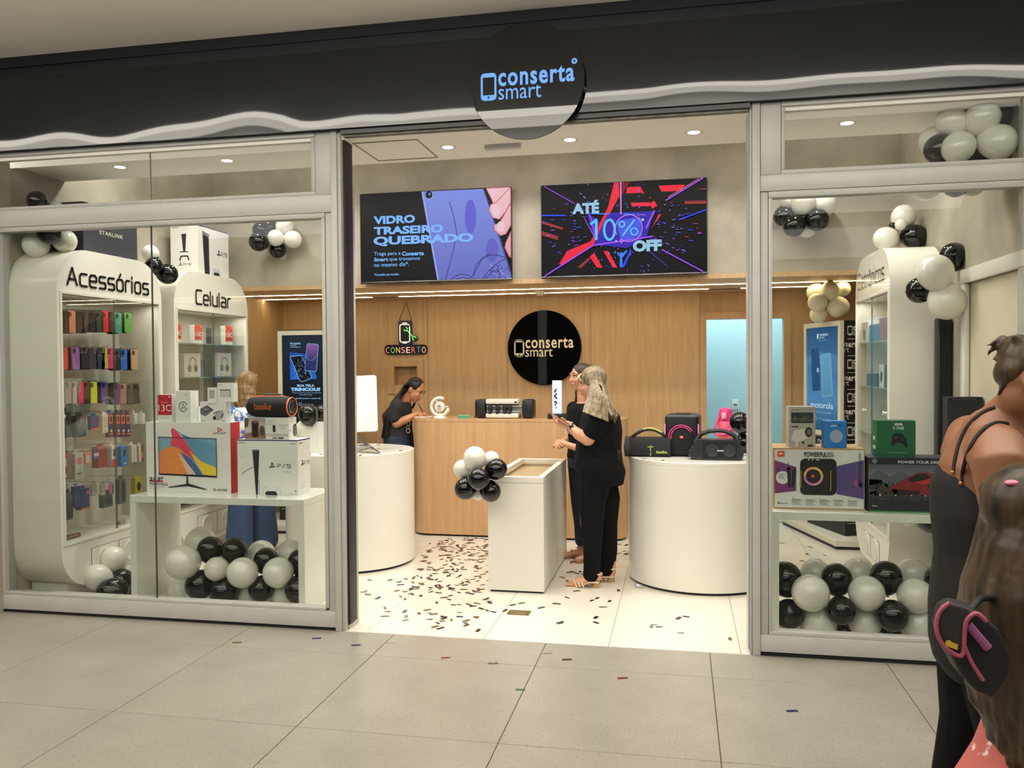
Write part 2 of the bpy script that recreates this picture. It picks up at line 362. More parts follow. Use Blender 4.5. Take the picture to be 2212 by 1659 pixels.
# ---- shop shell
struct('wall_left', MB().box((-4.66, -0.05, 0), (-4.54, 4.3, 3.7)), CONC)
wl = struct('wall_left_wood', MB().box((-4.545, 2.72, 0.1), (-4.532, 4.16, 2.413)), WOOD)
wr = struct('wall_right', MB().box((1.82, -0.05, 0), (1.94, 0.10, 3.7)).box((1.82, 0.97, 0), (1.94, 4.3, 3.7)).box((1.82, 0.10, 2.17), (1.94, 0.97, 3.7)), CONC)
struct('ceiling', MB().box((-4.6, 0.66, 3.6), (1.9, 4.3, 3.72)), CEIL)
cb = struct('ceiling.001', MB().box((-4.6, 0.02, 3.067), (1.9, 0.66, 3.12)).box((-4.6, 0.62, 3.12), (1.9, 0.66, 3.6)), CEIL)
# back of the shop: concrete bulkhead above, oak soffit and oak wall below
bk = struct('wall_back_upper', MB().box((-4.54, 2.71, 2.455), (1.82, 2.85, 3.6)), CONC)
so = struct('ceiling.002', MB().box((-4.54, 2.705, 2.413), (1.82, 4.2, 2.455)), WOOD)
bw = struct('wall_back', MB().box((-4.6, 4.165, 0), (-3.17, 4.30, 2.5)).box((-2.90, 4.165, 0), (0.21, 4.30, 2.5)).box((-3.17, 4.165, 0), (-2.90, 4.30, 1.452)).box((-3.17, 4.165, 1.66), (-2.90, 4.30, 2.5)).box((1.13, 4.165, 0), (1.9, 4.30, 2.5)).box((0.21, 4.165, 2.2), (1.13, 4.30, 2.5)), WOODD)
pe = [-4.54, -3.92, -3.42]
for a, c in ((-4.54, -3.92), (-3.92, -3.24), (-2.82, -2.775), (-2.775, -1.86), (-1.86, -0.94), (-0.94, 0.21), (1.13, 1.82)):
    MB().box((a + .0018, 4.15, 0.1), (c - .0018, 4.166, 2.413)).build('panel', WOOD, bw)
MB().box((-3.24, 4.15, 0.1), (-2.82, 4.166, 1.35)).build('panel', WOOD, bw)
MB().box((-3.24, 4.15, 1.725), (-2.82, 4.166, 2.413)).build('panel', WOOD, bw)
nf = MB()
for lo, hi in (((-3.24, 4.135, 1.35), (-2.82, 4.166, 1.452)), ((-3.24, 4.135, 1.66), (-2.82, 4.166, 1.725)), ((-3.24, 4.135, 1.452), (-3.17, 4.166, 1.66)), ((-2.90, 4.135, 1.452), (-2.82, 4.166, 1.66))): nf.box(lo, hi)
nf.build('niche_frame', WOODD, bw)
MB().box((-3.17, 4.26, 1.452), (-2.90, 4.30, 1.66)).tube([(-2.93, 4.258, 1.55), (-2.915, 4.24, 1.565), (-2.93, 4.23, 1.58)], .004).build('niche_back', WOODD, bw)
# doorway in the oak wall and the blue room behind it
dr = struct('door_2', MB().box((0.21, 4.13, 0.0), (0.278, 4.31, 2.2)).box((1.06, 4.13, 0.0), (1.13, 4.31, 2.2)).box((0.278, 4.13, 2.133), (1.06, 4.31, 2.2)), WOODD)
BLUE = M('blue_wall_paint', (160, 204, 216), 0.7, noise=0.03, nscale=2)
br = struct('wall_back_room', MB().box((-0.2, 5.3, 0), (1.9, 5.4, 3.1)).box((-0.25, 4.31, 0), (-0.2, 5.4, 3.1)).box((1.85, 4.31, 0), (1.9, 5.4, 3.1)).box((-0.25, 4.31, 3.0), (1.9, 5.4, 3.1)), BLUE)
pt = at(1588, 874, Y=5.29)
sk = thing('wall_outlet', 'small white outlet plate on the light blue wall beyond the doorway', 'outlet', pt)
MB().bbox((-.04, -.002, -.06), (.04, .01, .06), .004).build('plate', M('outlet_plastic', (190, 214, 220), .4), sk, 30, True)
MB().box((-.02, -.006, -.008), (.02, -.001, .008)).build('socket', M('outlet_dark', (60, 80, 90), .5), sk, False, True)
# ---- white side door in the right-hand wall
d1 = struct('door_1', MB().bbox((1.835, 0.10, 0.01), (1.875, 0.965, 2.165), .003), M('door_cream', (216, 206, 182), .5, noise=.02))
MB().bbox((1.795, 0.0, 2.165), (1.83, 1.045, 2.255), .004).build('frame', WHITE2, d1, 30)
MB().bbox((1.80, 0.965, 0.0), (1.83, 1.045, 2.166), .004).build('frame', WHITE2, d1, 30)
MB().tube([(1.835, .88, 1.02), (1.79, .88, 1.02), (1.79, .76, 1.02)], .009).build('handle', M('brushed_steel', (180, 178, 172), .3, 1.0), d1, 40)
# ---- mall shell
struct('ceiling.003', MB().box((-9, -2.0, 3.73), (7, 0.0, 3.85)).box((-9, -16, 3.73), (7, -2.53, 3.85)), MCEIL)
struct('ceiling_light_trough', MB().box((-9, -2.22, 3.734), (7, -2.0, 3.8)), M('lit_cove', (255, 255, 255), .5, emit=(255, 247, 232), estr=10))
struct('ceiling_light_trough.001', MB().box((-9, -2.53, 3.734), (7, -2.22, 3.8)), M('lit_cove_dim', (255, 255, 255), .5, emit=(255, 245, 228), estr=5.8))
struct('wall_front', MB().box((-9, -16.2, 0), (7, -16, 3.85)).box((-9.2, -16, 0), (-9, 0, 3.85)).box((7, -16, 0), (7.2, 0, 3.85)), M('mall_far_wall', (120, 110, 98), .7, noise=.2, nscale=.6))
struct('wall_left_outside', MB().box((-9, -0.02, 0), (-4.56, 0.1, 3.12)), FRAME)
struct('wall_right_outside', MB().box((1.86, -0.02, 0), (7, 0.1, 3.12)), FRAME)
# black fascia: a thin glossy sheet that buckles a little along its lower half
f = MB(); nx, nz = 260, 20
def buckle(x):
    t = 0.010 * math.sin(2.1 * x + .6) + 0.010 * math.sin(4.7 * x + 1.9) + 0.006 * math.sin(9.3 * x + .4)
    if -.1 > x > -1.6: t *= .25
    return t * .62 + .046 if x > -.86 else t * .8 + (.016 if -2.3 < x < -1.1 else .022)
rows = []
for j in range(nz + 1):
    z = 3.115 + (3.59 - 3.115) * j / nz; a = max(0.0, (3.42 - z)); g = a * a / .61; g2 = a - .06 if a > .12 else a * a / .24
    rows.append([V((-9 + 16 * i / nx, -0.055 + buckle(-9 + 16 * i / nx) * (g if -9 + 16 * i / nx > -.86 else g2), z)) for i in range(nx + 1)])
vs_ = [p for r in rows for p in r]; fs_ = []
for j in range(nz):
    for i in range(nx): q = j * (nx + 1) + i; fs_.append((q, q + 1, q + nx + 2, q + nx + 1))
f.add(vs_, fs_)
FAS = M('black_acrylic', (17, 18, 23), 0.035, spec=0.62, coat=0.0)
tr = struct('trim_1', f, FAS, smooth=True)
MB().box((-9, -0.035, 3.59), (7, 0.02, 3.662)).build('shadow_gap', M('black_recess', (5, 5, 8), .4), tr)
MB().box((-9, -0.05, 3.662), (7, 0.02, 3.73)).build('top_rail', M('black_rail', (11, 11, 15), .35), tr)
MB().box((-9, -0.04, 3.117), (7, 0.14, 3.60)).build('backing', BLACKM, tr)
MB().box((-2.04, -0.03, 3.085), (0.39, 0.05, 3.118)).build('shutter_track', M('track_dark', (26, 25, 24), .3, noise=.4, nscale=20), tr)
MB().box((-2.03, -0.012, 3.072), (0.385, 0.03, 3.086)).build('shutter_guide', M('track_gray', (120, 112, 100), .4, noise=.4, nscale=14), tr)
# ---- shop windows: frames, panes, posts
def rail(w, lo, hi, name='rail', mat=None, r=.003): return MB().bbox(lo, hi, r).build(name, mat or FRAME, w, 30)
w1 = struct('window_1', MB().box((-4.58, 0.0, 0.002), (-2.12, 0.10, 0.012)), GAP)
rail(w1, (-4.58, 0.0, 0.018), (-2.1, 0.10, 0.118)); rail(w1, (-4.58, 0.006, 0.1185), (-2.19, 0.08, 0.138), mat=FRAME2)
rail(w1, (-4.58, 0.0, 2.618), (-2.117, 0.10, 2.728)); rail(w1, (-4.53, 0.006, 2.585), (-2.165, 0.08, 2.617), mat=FRAME2)
rail(w1, (-4.58, 0.006, 2.7285), (-2.225, 0.08, 2.752), mat=FRAME2); rail(w1, (-4.58, 0.0, 3.09), (-2.225, 0.08, 3.117), mat=FRAME2)
rail(w1, (-4.58, 0.0, 0.119), (-4.525, 0.10, 2.617), 'stile')
rail(w1, (-2.190, 0.006, 0.1385), (-2.166, 0.08, 2.584), 'stile', FRAME2)
rail(w1, (-2.164, 0.012, 0.119), (-2.122, 0.09, 2.617), 'filler', FRAME2)
rail(w1, (-2.252, 0.006, 2.753), (-2.226, 0.08, 3.089), 'stile', FRAME2)
rail(w1, (-2.224, 0.004, 2.729), (-2.122, 0.09, 3.117), 'filler')
rail(w1, (-2.119, -0.006, 0.0), (-2.078, 0.12, 3.117), 'post')
rail(w1, (-2.0775, 0.004, 0.0), (-2.055, 0.15, 3.10), 'post', FRAME2)
rail(w1, (-2.052, 0.04, 0.03), (-2.04, 0.16, 3.10), 'gasket', BLACKM, .002)
rail(w1, (-2.0545, 0.045, 0.0), (-2.044, 0.20, 2.80), 'jamb', FRAME)
def pane(w, x0, x1, z0, z1): return MB().box((x0, 0.040, z0), (x1, 0.041, z1)).build('pane', GLASS, w)
pane(w1, -4.54, -3.396, .12, 2.60); pane(w1, -3.392, -2.17, .12, 2.60); pane(w1, -4.6, -3.396, 2.74, 3.10); pane(w1, -3.392, -2.23, 2.74, 3.10)
MB().box((-3.3965, 0.034, .125), (-3.3915, 0.047, 2.60)).build('pane_joint', M('joint_dark', (70, 72, 66), .3), w1)
MB().box((-3.3965, 0.034, 2.74), (-3.3915, 0.047, 3.10)).build('pane_joint', M('joint_pale', (150, 146, 130), .3), w1)
w2 = struct('window_2', MB().box((0.44, 0.0, 0.002), (1.86, 0.10, 0.016)), GAP)
rail(w2, (0.447, 0.0, 0.022), (1.86, 0.10, 0.118)); rail(w2, (0.492, 0.006, 0.1185), (1.86, 0.08, 0.140), mat=FRAME2)
rail(w2, (0.447, 0.0, 2.622), (1.86, 0.10, 2.712)); rail(w2, (0.492, 0.006, 2.585), (1.86, 0.08, 2.621), mat=FRAME2)
rail(w2, (0.56, 0.006, 2.7125), (1.86, 0.08, 2.738), mat=FRAME2); rail(w2, (0.56, 0.0, 3.09), (1.86, 0.08, 3.117), mat=FRAME2)
rail(w2, (0.492, 0.006, 0.1405), (0.512, 0.08, 2.584), 'stile', FRAME2); rail(w2, (0.449, 0.012, 0.119), (0.490, 0.09, 2.621), 'filler', FRAME2)
rail(w2, (0.561, 0.006, 2.7385), (0.580, 0.08, 3.089), 'stile', FRAME2); rail(w2, (0.449, 0.004, 2.713), (0.559, 0.09, 3.117), 'filler')
rail(w2, (0.403, -0.006, 0.0), (0.446, 0.12, 3.117), 'post'); rail(w2, (0.388, 0.004, 0.0), (0.4025, 0.15, 3.09), 'post', FRAME2)
rail(w2, (0.381, 0.03, 0.02), (0.3875, 0.15, 3.09), 'jamb', FRAME); rail(w2, (1.80, 0.0, 0.119), (1.86, 0.1, 3.117), 'stile')
pane(w2, 0.505, 1.81, .12, 2.60); pane(w2, .57, 1.81, 2.72, 3.10)
# ---- ceiling band: recessed lamps, access panel, emergency lamp
LAMP = M('lamp_glow', (255, 255, 255), .4, emit=(255, 246, 232), estr=14)
for i, x in enumerate((-3.84, -3.02, -2.24, -1.46, -.67, .09, .97)):
    pos = ('nearest the left wall', 'over the left window, second from the left wall', 'just inside the white post of the left window', 'above the first screen', 'above the round black sign', 'above the second screen', 'over the right window')[i]
    d = thing('recessed_lamp', 'small round recessed ceiling lamp ' + pos, 'lamp', (x, .345, 3.067), 0, 'recessed ceiling lamps')
    MB().lathe([(.036, -.001), (.05, -.003), (.053, 0.0), (.036, 0.0)], seg=20).build('rim', WHITE2, d, 40, True)
    MB().lathe([(.001, -.0015), (.036, -.0015), (.036, .002)], seg=20).build('lens', LAMP, d, 40, True)
    l = bpy.data.lights.new('recessed_beam', 'SPOT'); l.energy = 21; l.spot_size = math.radians(95); l.spot_blend = .5; l.color = WARM; l.shadow_soft_size = .035
    o = bpy.data.objects.new('recessed_beam', l); COL.objects.link(o); o.location = (x, .345, 3.055); o.parent = None
ap = MB(); p0, p1 = V((-1.93, .13, 0)), V((-1.64, .56, 0))
for lo, hi in (((-2.02, .12, 3.062), (-2.014, .57, 3.068)), ((-1.60, .12, 3.062), (-1.594, .57, 3.068)), ((-2.02, .57, 3.062), (-1.594, .576, 3.068)), ((-2.02, .114, 3.062), (-1.594, .12, 3.068))): ap.box(lo, hi)
ap.build('access_panel_frame', M('panel_seam', (150, 140, 122), .7), cb)
pt = at(1086, 318, Z=3.05)
em = thing('emergency_lamp', 'small grey emergency lamp fixed under the white ceiling band', 'lamp', pt)
MB().bbox((-.115, -.02, -.012), (.115, .03, .035), .008).build('body', M('grey_plastic', (196, 192, 198), .4), em, 40, True)
MB().bbox((-.13, .03, .004), (.02, .06, .017), .003).build('bracket', M('grey_plastic2', (206, 202, 204), .4), em, 40, True)
# ---- light strips set into the oak soffit
LED = M('led_strip', (255, 255, 255), .4, emit=(255, 234, 190), estr=38)
for n, (x0, x1, y, lab) in enumerate(((-4.53, 1.8, 3.235, 'long continuous light strip nearest the front of the oak soffit'), (-4.53, -3.22, 3.70, 'short rear light strip at the left end of the oak soffit'),
                                 (-2.98, 0.28, 3.70, 'rear light strip above the counter'), (0.60, 1.30, 3.70, 'rear light strip above the doorway, right of the grille'))):
    t = thing('light_strip', lab, 'light strip', (x0, y, 2.413), 0, 'light strips in the oak soffit')
    MB().box((0, -.008, -.005), (x1 - x0, .008, -.001)).build('diffuser', LED, t, False, True)
    MB().box((0, -.013, -.003), (x1 - x0, -.0085, .002)).box((0, .0085, -.003), (x1 - x0, .013, .002)).build('channel', M('aluminium', (190, 180, 160), .4, 1.0), t, False, True)
for x, lab in ((-3.10, 'slotted air grille in the oak soffit above the small wall niche'), (.44, 'slotted air grille in the oak soffit above the doorway')):
    t = thing('air_grille', lab, 'grille', (x, 3.72, 2.413), 0, 'air grilles')
    MB().bbox((-.15, -.06, -.006), (.15, .06, .002), .002).build('frame', M('grille_frame', (196, 176, 140), .5), t, 30, True)
    for k in range(5): MB().box((-.135, -.045 + .02 * k, -.009), (.135, -.038 + .02 * k, -.006)).build('slat', M('grille_slat', (120, 96, 66), .5), t, False, True)
pt = at(1162, 632, Z=2.39)
t = thing('smoke_detector', 'small white ceiling detector between the two light strips', 'detector', (pt.x, 3.5, 2.413))
MB().lathe([(.05, 0), (.05, -.02), (.042, -.03), (.03, -.048), (.001, -.05)], seg=20).build('body', WHITE2, t, 40, True)
MB().box((-.02, -.036, -.044), (-.008, -.03, -.034)).box((.006, -.036, -.044), (.018, -.03, -.034)).build('sensor_window', BLACKM, t, False, True)
# ================================================================ SIGNS AND SCREENS
SIGNLIT = M('sign_letters_lit', (20, 30, 50), .5, spec=.2, emit=(122, 178, 255), estr=1.0)
CREAM = M('cream_letters', (238, 226, 200), .5, noise=.03)
t = thing('round_sign', 'big glossy black disc sign with lit blue lettering on the black fascia', 'sign', (-.862, -.07, 3.30))
DISC = M('black_mirror_acrylic', (8, 8, 10), .02, spec=.62)
rim = []
mb = MB()
for y, r in ((0.015, .325), (-.03, .338), (-.036, .336)): rim.append([V((r * math.cos(2 * PI * k / 72), y, r * math.sin(2 * PI * k / 72))) for k in range(72)])
mb.rings(rim, None, True); mb.build('disc', DISC, t, 30, True)
f = Face((-.862, -.107, 3.30), (1, 0, 0), (0, 0, 1), .002)
k = at(1249, 145, Y=-.107).x - at(1039, 145, Y=-.107).x; o = at(1039, 219, Y=-.107)
logo(f, o.x + .862, o.z - 3.30, k * .965, SIGNLIT, .025)
f.ring(o.x + .862 + k * .965, o.z - 3.30 + .335 * k, .02 * k, .018 * k, SIGNLIT); f.build('lit_lettering', t)
c = at(1176, 751, Y=4.13)
t = thing('round_sign', 'round black wall sign with cream lettering on the oak wall', 'sign', c)
r0 = (at(1256, 750, Y=4.13).x - at(1097, 750, Y=4.13).x) / 2
mb = MB(); mb.rings([[V((r * math.cos(2 * PI * k / 72), y, r * math.sin(2 * PI * k / 72))) for k in range(72)] for y, r in ((.03, r0 * .98), (-.012, r0), (-.018, r0 - .006))]); mb.build('disc', DISC, t, 30, True)
f = Face((c.x, c.y - .019, c.z), (1, 0, 0), (0, 0, 1), .002); a = at(1111, 771, Y=4.11); e = at(1239, 733, Y=4.11)
logo(f, a.x - c.x, a.z - c.z, e.x - a.x, CREAM, .02); f.build('lettering', t)
# neon style repair sign hanging on a cord
c = at(876, 740, Y=4.13)
t = thing('neon_sign', 'hanging neon style sign of a phone and wrench with coloured word below', 'sign', c)
def lp(px, py): q = at(px, py, Y=4.13); return (q.x - c.x, q.z - c.z)
def plate(pts, y0, y1, mat, name):
    mb = MB(); mb.prism(pts, lambda a, b, d: V((a, d, b)), y0, y1); return mb.build(name, mat, t, False, True)
a, b_ = lp(861, 745), lp(890, 692)
plate(rrect(a[0], a[1], b_[0], b_[1], .02), -.004, .012, M('neon_backing_blue', (30, 44, 84), .4), 'backing_phone')
a, b_ = lp(831, 766), lp(923, 744)
plate(rrect(a[0], a[1], b_[0], b_[1], .045), -.006, .010, M('neon_backing', (12, 11, 14), .35), 'backing_word')
def neon(name, lines, rgb, r=.0055, s=1.0):
    mb = MB()
    for l in lines: mb.tube([(x, -.014, z) for x, z in l], r, None, 6)
    return mb.build(name, M('neon_' + name, rgb, .4, emit=rgb, estr=s), t, True, True)
a, b_ = lp(865, 739), lp(885.5, 701)
plate(rrect(a[0], a[1], b_[0], b_[1], .02), -.006, -.0045, M('neon_backing', (12, 11, 14), .35), 'phone_face')
q = rrect(a[0], a[1], b_[0], b_[1], .02)
neon('phone_tube', [q[8:] + q[:7]], (244, 226, 196)); neon('phone_bar', [[lp(870, 698), lp(880, 698)]], (244, 226, 196)); neon('phone_bar', [[lp(871, 741), lp(879, 741)]], (244, 226, 196))
ca, cb_ = lp(877, 711), lp(896, 731)
def jaw(c, ang): return [(c[0] + .021 * math.cos(ang + x), c[1] + .021 * math.sin(ang + x)) for x in (.9, 1.6, 2.3, 3.14, 3.98, 4.7, 5.4)]
dx, dz = cb_[0] - ca[0], cb_[1] - ca[1]; an = math.atan2(dz, dx)
plate([(cb_[0] + .034 * math.cos(x * .524), cb_[1] + .034 * math.sin(x * .524)) for x in range(12)], -.005, .008, M('neon_backing', (12, 11, 14), .35), 'backing_wrench')
neon('wrench_tube', [jaw(ca, an + PI), jaw(cb_, an), [(ca[0] + dx * .17, ca[1] + dz * .17), (ca[0] + dx * .83, ca[1] + dz * .83)]], (110, 214, 120))
x0, z0 = lp(832, 764); x1, z1 = lp(921, 747)
for i, (ch, col) in enumerate(zip('CONSERTO', ((235, 130, 130), (110, 205, 120), (238, 190, 110), (235, 150, 165), (246, 222, 190), (226, 96, 88), (96, 130, 190), (240, 190, 120)))):
    f = Face((c.x, c.y - .008, c.z), (1, 0, 0), (0, 0, 1), .003); w = (x1 - x0) / 8
    f.text(ch, x0 + w * i + .012, z0 + .006, x0 + w * (i + 1) - .004, z1 - .012, M('neon_letter_%d' % i, col, .4, emit=col, estr=.9), -.01); f.build('letter', t)
MB().tube([(lp(863, 692)[0], -.004, lp(863, 692)[1]), (lp(877, 652)[0], .01, lp(877, 652)[1]), (lp(889, 692)[0], -.004, lp(889, 692)[1])], .004, None, 6).build('cord', M('cord_brown', (70, 40, 24), .8), t, True, True)
# two wall screens
def tv(label, pa, pb, pc):
    Y = 2.62; A = at(*pa, Y=Y); B = at(*pb, Y=Y); Cc = at(*pc, Y=Y); w = B.x - A.x; h = A.z - Cc.z
    t = thing('wall_screen', label, 'television', (A.x, Y, Cc.z), 0, 'screens on the concrete wall')
    MB().bbox((0, 0, 0), (w, .03, h), .004).build('casing', M('screen_casing', (12, 12, 13), .3), t, 30, True)
    MB().bbox((.2, .03, .2), (w - .2, .085, h - .2), .01).build('bracket', BLACKM, t, 30, True)
    MB().bbox((0, -.006, -.014), (w, .02, .006), .003).build('lower_bezel', M('bezel_steel', (120, 118, 116), .2, 1.0, noise=.3, nscale=6), t, 30, True)
    MB().bbox((w * .46, -.003, -.022), (w * .53, .02, -.012), .003).build('badge', BLACKM, t, False, True)
    return Face((A.x, Y, Cc.z), (1, 0, 0), (0, 0, 1), .0012), w, h, t
f, w, h, t = tv('wall screen showing a cracked phone back held by fingers', (777, 419), (1105, 405.5), (780, 611))
f.rect(.006, .008, w - .006, h - .006, grad('tv_dark', [(0, (13, 13, 17)), (.5, (8, 8, 12)), (1, (10, 10, 15))], 0)); f.layer()
X = lambda px: (px - 161) / 1452 * w
Yy = lambda py, px: (1 - (py - (262 - (px - 161) * .042)) / 850) * h
cl_ = lambda v, m: min(max(v, .008), m - .008)
def q(*pts): return [(cl_(X(a), w), cl_(Yy(b, a), h)) for a, b in pts]
LAV = grad('tv_lavender', [(0, (104, 108, 190)), (.45, (112, 124, 206)), (1, (122, 140, 222))], 2)
f.poly(q((768, 240), (1358, 222), (1500, 660), (1605, 1000), (1605, 1082), (912, 1090), (860, 760)), LAV); f.layer()
f.poly(q((765, 240), (780, 240), (925, 1090), (910, 1090)), E((150, 170, 240))); f.poly(q((1350, 222), (1362, 222), (1610, 1010), (1598, 1010)), E((60, 64, 110)))
f.poly([(X(1230) + .055 * math.cos(a * .52), Yy(480, 1230) + .16 * math.sin(a * .52)) for a in range(12)], E((98, 96, 200)))
f.poly([(X(1430) + .06 * math.cos(a * .52), Yy(790, 1430) + .11 * math.sin(a * .52)) for a in range(12)], E((98, 98, 190)))
f.rr(X(800), Yy(318, 840), X(880), h - .010, .03, E((150, 150, 200))); f.layer(); f.rr(X(805), Yy(308, 840), X(870), h - .009, .028, E((12, 12, 26))); f.layer(); f.disc(X(843), Yy(268, 843), .012, E((120, 130, 190)))
for l in (((1030, 340), (1075, 490), (1100, 640), (1065, 800), (1020, 960), (990, 1085)), ((1040, 1085), (1080, 1040), (1140, 1015), (1200, 1025), (1240, 1045), (1290, 960), (1330, 880), (1400, 840), (1470, 835), (1560, 860)),
          ((1250, 1030), (1280, 930), (1340, 860), (1420, 820)), ((1340, 1080), (1400, 980), (1490, 900), (1560, 870)), ((1360, 1085), (1420, 1010), (1500, 950)), ((1090, 1085), (1150, 1050), (1230, 1060), (1280, 1085))):
    f.line(q(*l), .006, E((46, 44, 110)))
for k in range(46):
    a, b = 1420 + RND.random() * 180, 930 + RND.random() * 140
    f.line(q((a, b), (a + RND.uniform(-28, 28), b + RND.uniform(-26, 26))), .006, E(((34, 32, 90), (160, 165, 235), (70, 72, 150))[k % 3]))
SK = grad('tv_skin', [(0, (216, 150, 160)), (1, (236, 190, 196))], 2); SK2 = E((182, 92, 104)); NAIL = E((232, 196, 210))
f.poly(q((1500, 650), (1605, 540), (1612, 1000), (1575, 900)), E((14, 10, 16)))
for pts in (((1380, 218), (1605, 210), (1605, 250), (1500, 360), (1460, 400), (1420, 300)), ((1470, 350), (1605, 210), (1610, 350), (1560, 430), (1500, 505), (1440, 490), (1405, 420), (1420, 370)),
            ((1500, 540), (1610, 360), (1612, 560), (1560, 640), (1510, 655), (1455, 610), (1450, 560)), ((1560, 720), (1612, 620), (1612, 860), (1585, 840), (1550, 770))):
    f.layer(); f.poly(q(*pts), SK); f.line(q(*pts), .008, SK2, True)
for c_ in ((1448, 262, .034), (1470, 425, .055), (1515, 575, .05)): f.layer(); f.disc(X(c_[0]), Yy(c_[1], c_[0]), c_[2] * .75, NAIL, c_[2])
f.layer(9); TX = E((126, 182, 250))
for s, x0, x1, y0, y1, sl in (('VIDRO', 300, 704, 556, 478, -.02), ('TRASEIRO', 300, 972, 656, 580, -.02), ('QUEBRADO', 296, 1256, 768, 672, -.02)):
    f.text(s, X(x0), Yy(y0, x0), X(x1), Yy(y1, x0), TX, .045)
for s, x0, x1, y0, y1, bd in (('Traga para a', 300, 560, 862, 818, .01), ('Conserta', 572, 786, 852, 812, .035), ('Smart', 300, 438, 908, 872, .035), ('que trocamos', 450, 748, 910, 872, .01), ('no mesmo dia*.', 300, 640, 960, 920, .01), ('*Consulte seu modelo', 300, 542, 1045, 1022, .02)):
    f.text(s, X(x0), Yy(y0, x0), X(x1), Yy(y1, x0), TX, bd)
f.build('picture', t)
f, w, h, t = tv('wall screen showing a discount advert of red and blue light shards', (1168, 401), (1527.5, 377), (1170, 599))
f.rect(.006, .008, w - .006, h - .006, E((7, 6, 11))); f.layer()
X = lambda px: (px - 122) / 1592 * w
Yy = lambda py, px: (1 - (py - (178 - (px - 122) * .066)) / 885) * h
RED, RED2, BLU, PUR, CYN = E((236, 40, 62), 1.0), E((150, 50, 50)), E((40, 70, 235)), E((150, 80, 240)), E((60, 130, 250))
for pts, m_ in ((((840, 135), (990, 130), (900, 280), (850, 280)), E((120, 20, 34))), (((840, 140), (880, 138), (890, 260), (640, 730), (330, 940), (300, 930), (380, 800), (610, 700), (780, 370)), RED),
                (((965, 180), (1090, 170), (1120, 228), (955, 238)), RED), (((1262, 160), (1510, 145), (1470, 205), (1290, 215)), RED), (((1000, 325), (1180, 318), (1200, 350), (1010, 362)), RED), (((1190, 318), (1220, 302), (1250, 350), (1195, 378)), RED),
                (((600, 850), (645, 808), (724, 950), (672, 950)), RED), (((735, 790), (780, 790), (868, 945), (825, 945)), RED), (((480, 958), (590, 858), (610, 870), (520, 958)), RED2),
                (((133, 520), (345, 580), (335, 602), (133, 548)), RED2), (((133, 618), (298, 665), (290, 700), (133, 660)), RED2), (((1510, 300), (1706, 292), (1706, 322), (1500, 330)), RED2), (((1615, 188), (1706, 178), (1706, 192)), RED2),
                (((580, 430), (700, 520), (640, 660), (600, 520)), E((60, 40, 190))), (((780, 430), (1220, 400), (1150, 640), (960, 760), (760, 740), (640, 730)), E((54, 34, 170))),
                (((860, 500), (1090, 460), (1100, 640), (900, 690)), E((70, 90, 225))), (((1215, 395), (1232, 400), (1150, 570), (1135, 560)), PUR), (((1262, 430), (1292, 428), (1200, 560), (1180, 600)), E((200, 50, 90)))):
    f.poly(q(*pts), m_); f.layer()
for a, b, m_, ww in (((160, 1055), (640, 740), PUR, .012), ((160, 190), (460, 350), PUR, .007), ((1675, 85), (1330, 300), PUR, .012), ((1640, 90), (1350, 270), E((210, 120, 100)), .006), ((1290, 760), (1675, 990), PUR, .010), ((1160, 770), (1340, 915), E((90, 60, 180)), .006), ((133, 470), (358, 464), BLU, .014),
                     ((1450, 478), (1706, 378), BLU, .012), ((1440, 448), (1560, 410), E((60, 60, 160)), .008), ((905, 135), (905, 440), E((200, 130, 230)), .012), ((905, 940), (905, 800), CYN, .022), ((905, 850), (960, 780), CYN, .018), ((905, 850), (870, 800), CYN, .012), ((920, 940), (1000, 780), BLU, .02),
                     ((600, 430), (660, 650), PUR, .010), ((640, 740), (1200, 640), PUR, .014), ((555, 490), (660, 680), PUR, .008), ((620, 440), (800, 440), CYN, .01), ((930, 435), (1040, 440), CYN, .012)):
    f.line(q(a, b), ww, m_)
for k in range(170):
    an = RND.uniform(0, 2 * PI); rr = RND.uniform(330, 760); a = 880 + rr * math.cos(an); b = 560 + rr * .56 * math.sin(an)
    if not (150 < a < 1680 and 160 - (a - 122) * .06 < b < 1000): continue
    ln = RND.uniform(12, 46); d = (math.cos(an), .56 * math.sin(an))
    f.line(q((a, b), (a + ln * d[0], b + ln * d[1])), RND.choice((.004, .006, .008)), RND.choice((BLU, PUR, E((120, 130, 230)), E((74, 70, 190)), E((170, 60, 70)))))
f.layer(26); LT = E((150, 196, 222)); LC = E((96, 190, 240))
f.text('ATÉ', X(435), Yy(445, 560), X(697), Yy(318, 560), LT, .06); f.text('OFF', X(1017), Yy(785, 1150), X(1290), Yy(675, 1150), LT, .06)
for ln_ in (((612, 545), (668, 500), (668, 690)),): f.line(q(*ln_), .024, LC)
f.line([(X(795) + .047 * math.cos(2 * PI * k / 26), Yy(590, 795) + .088 * math.sin(2 * PI * k / 26)) for k in range(26)], .022, LC, True)
f.ring(X(915), Yy(535, 915), .024, .012, LC); f.ring(X(1030), Yy(600, 1030), .030, .012, LC); f.line(q((1035, 490), (918, 645)), .016, LC)
f.ring(X(980), Yy(570, 980), .118, .008, E((190, 130, 230)), -2.2, 3.6); f.line(q((930, 690), (905, 712), (900, 675)), .007, E((190, 130, 230)))
for k in range(5): f.line([(X(1060 + 14 * k), Yy(452 - 3 * k, 1060)), (X(1068 + 18 * k), Yy(428 + 6 * k, 1060))], .004, E((200, 140, 230)))
f.disc(X(1112), Yy(487, 1112), .012, E((170, 210, 240))); f.disc(X(858), Yy(695, 858), .009, E((190, 170, 230))); f.build('picture', t)
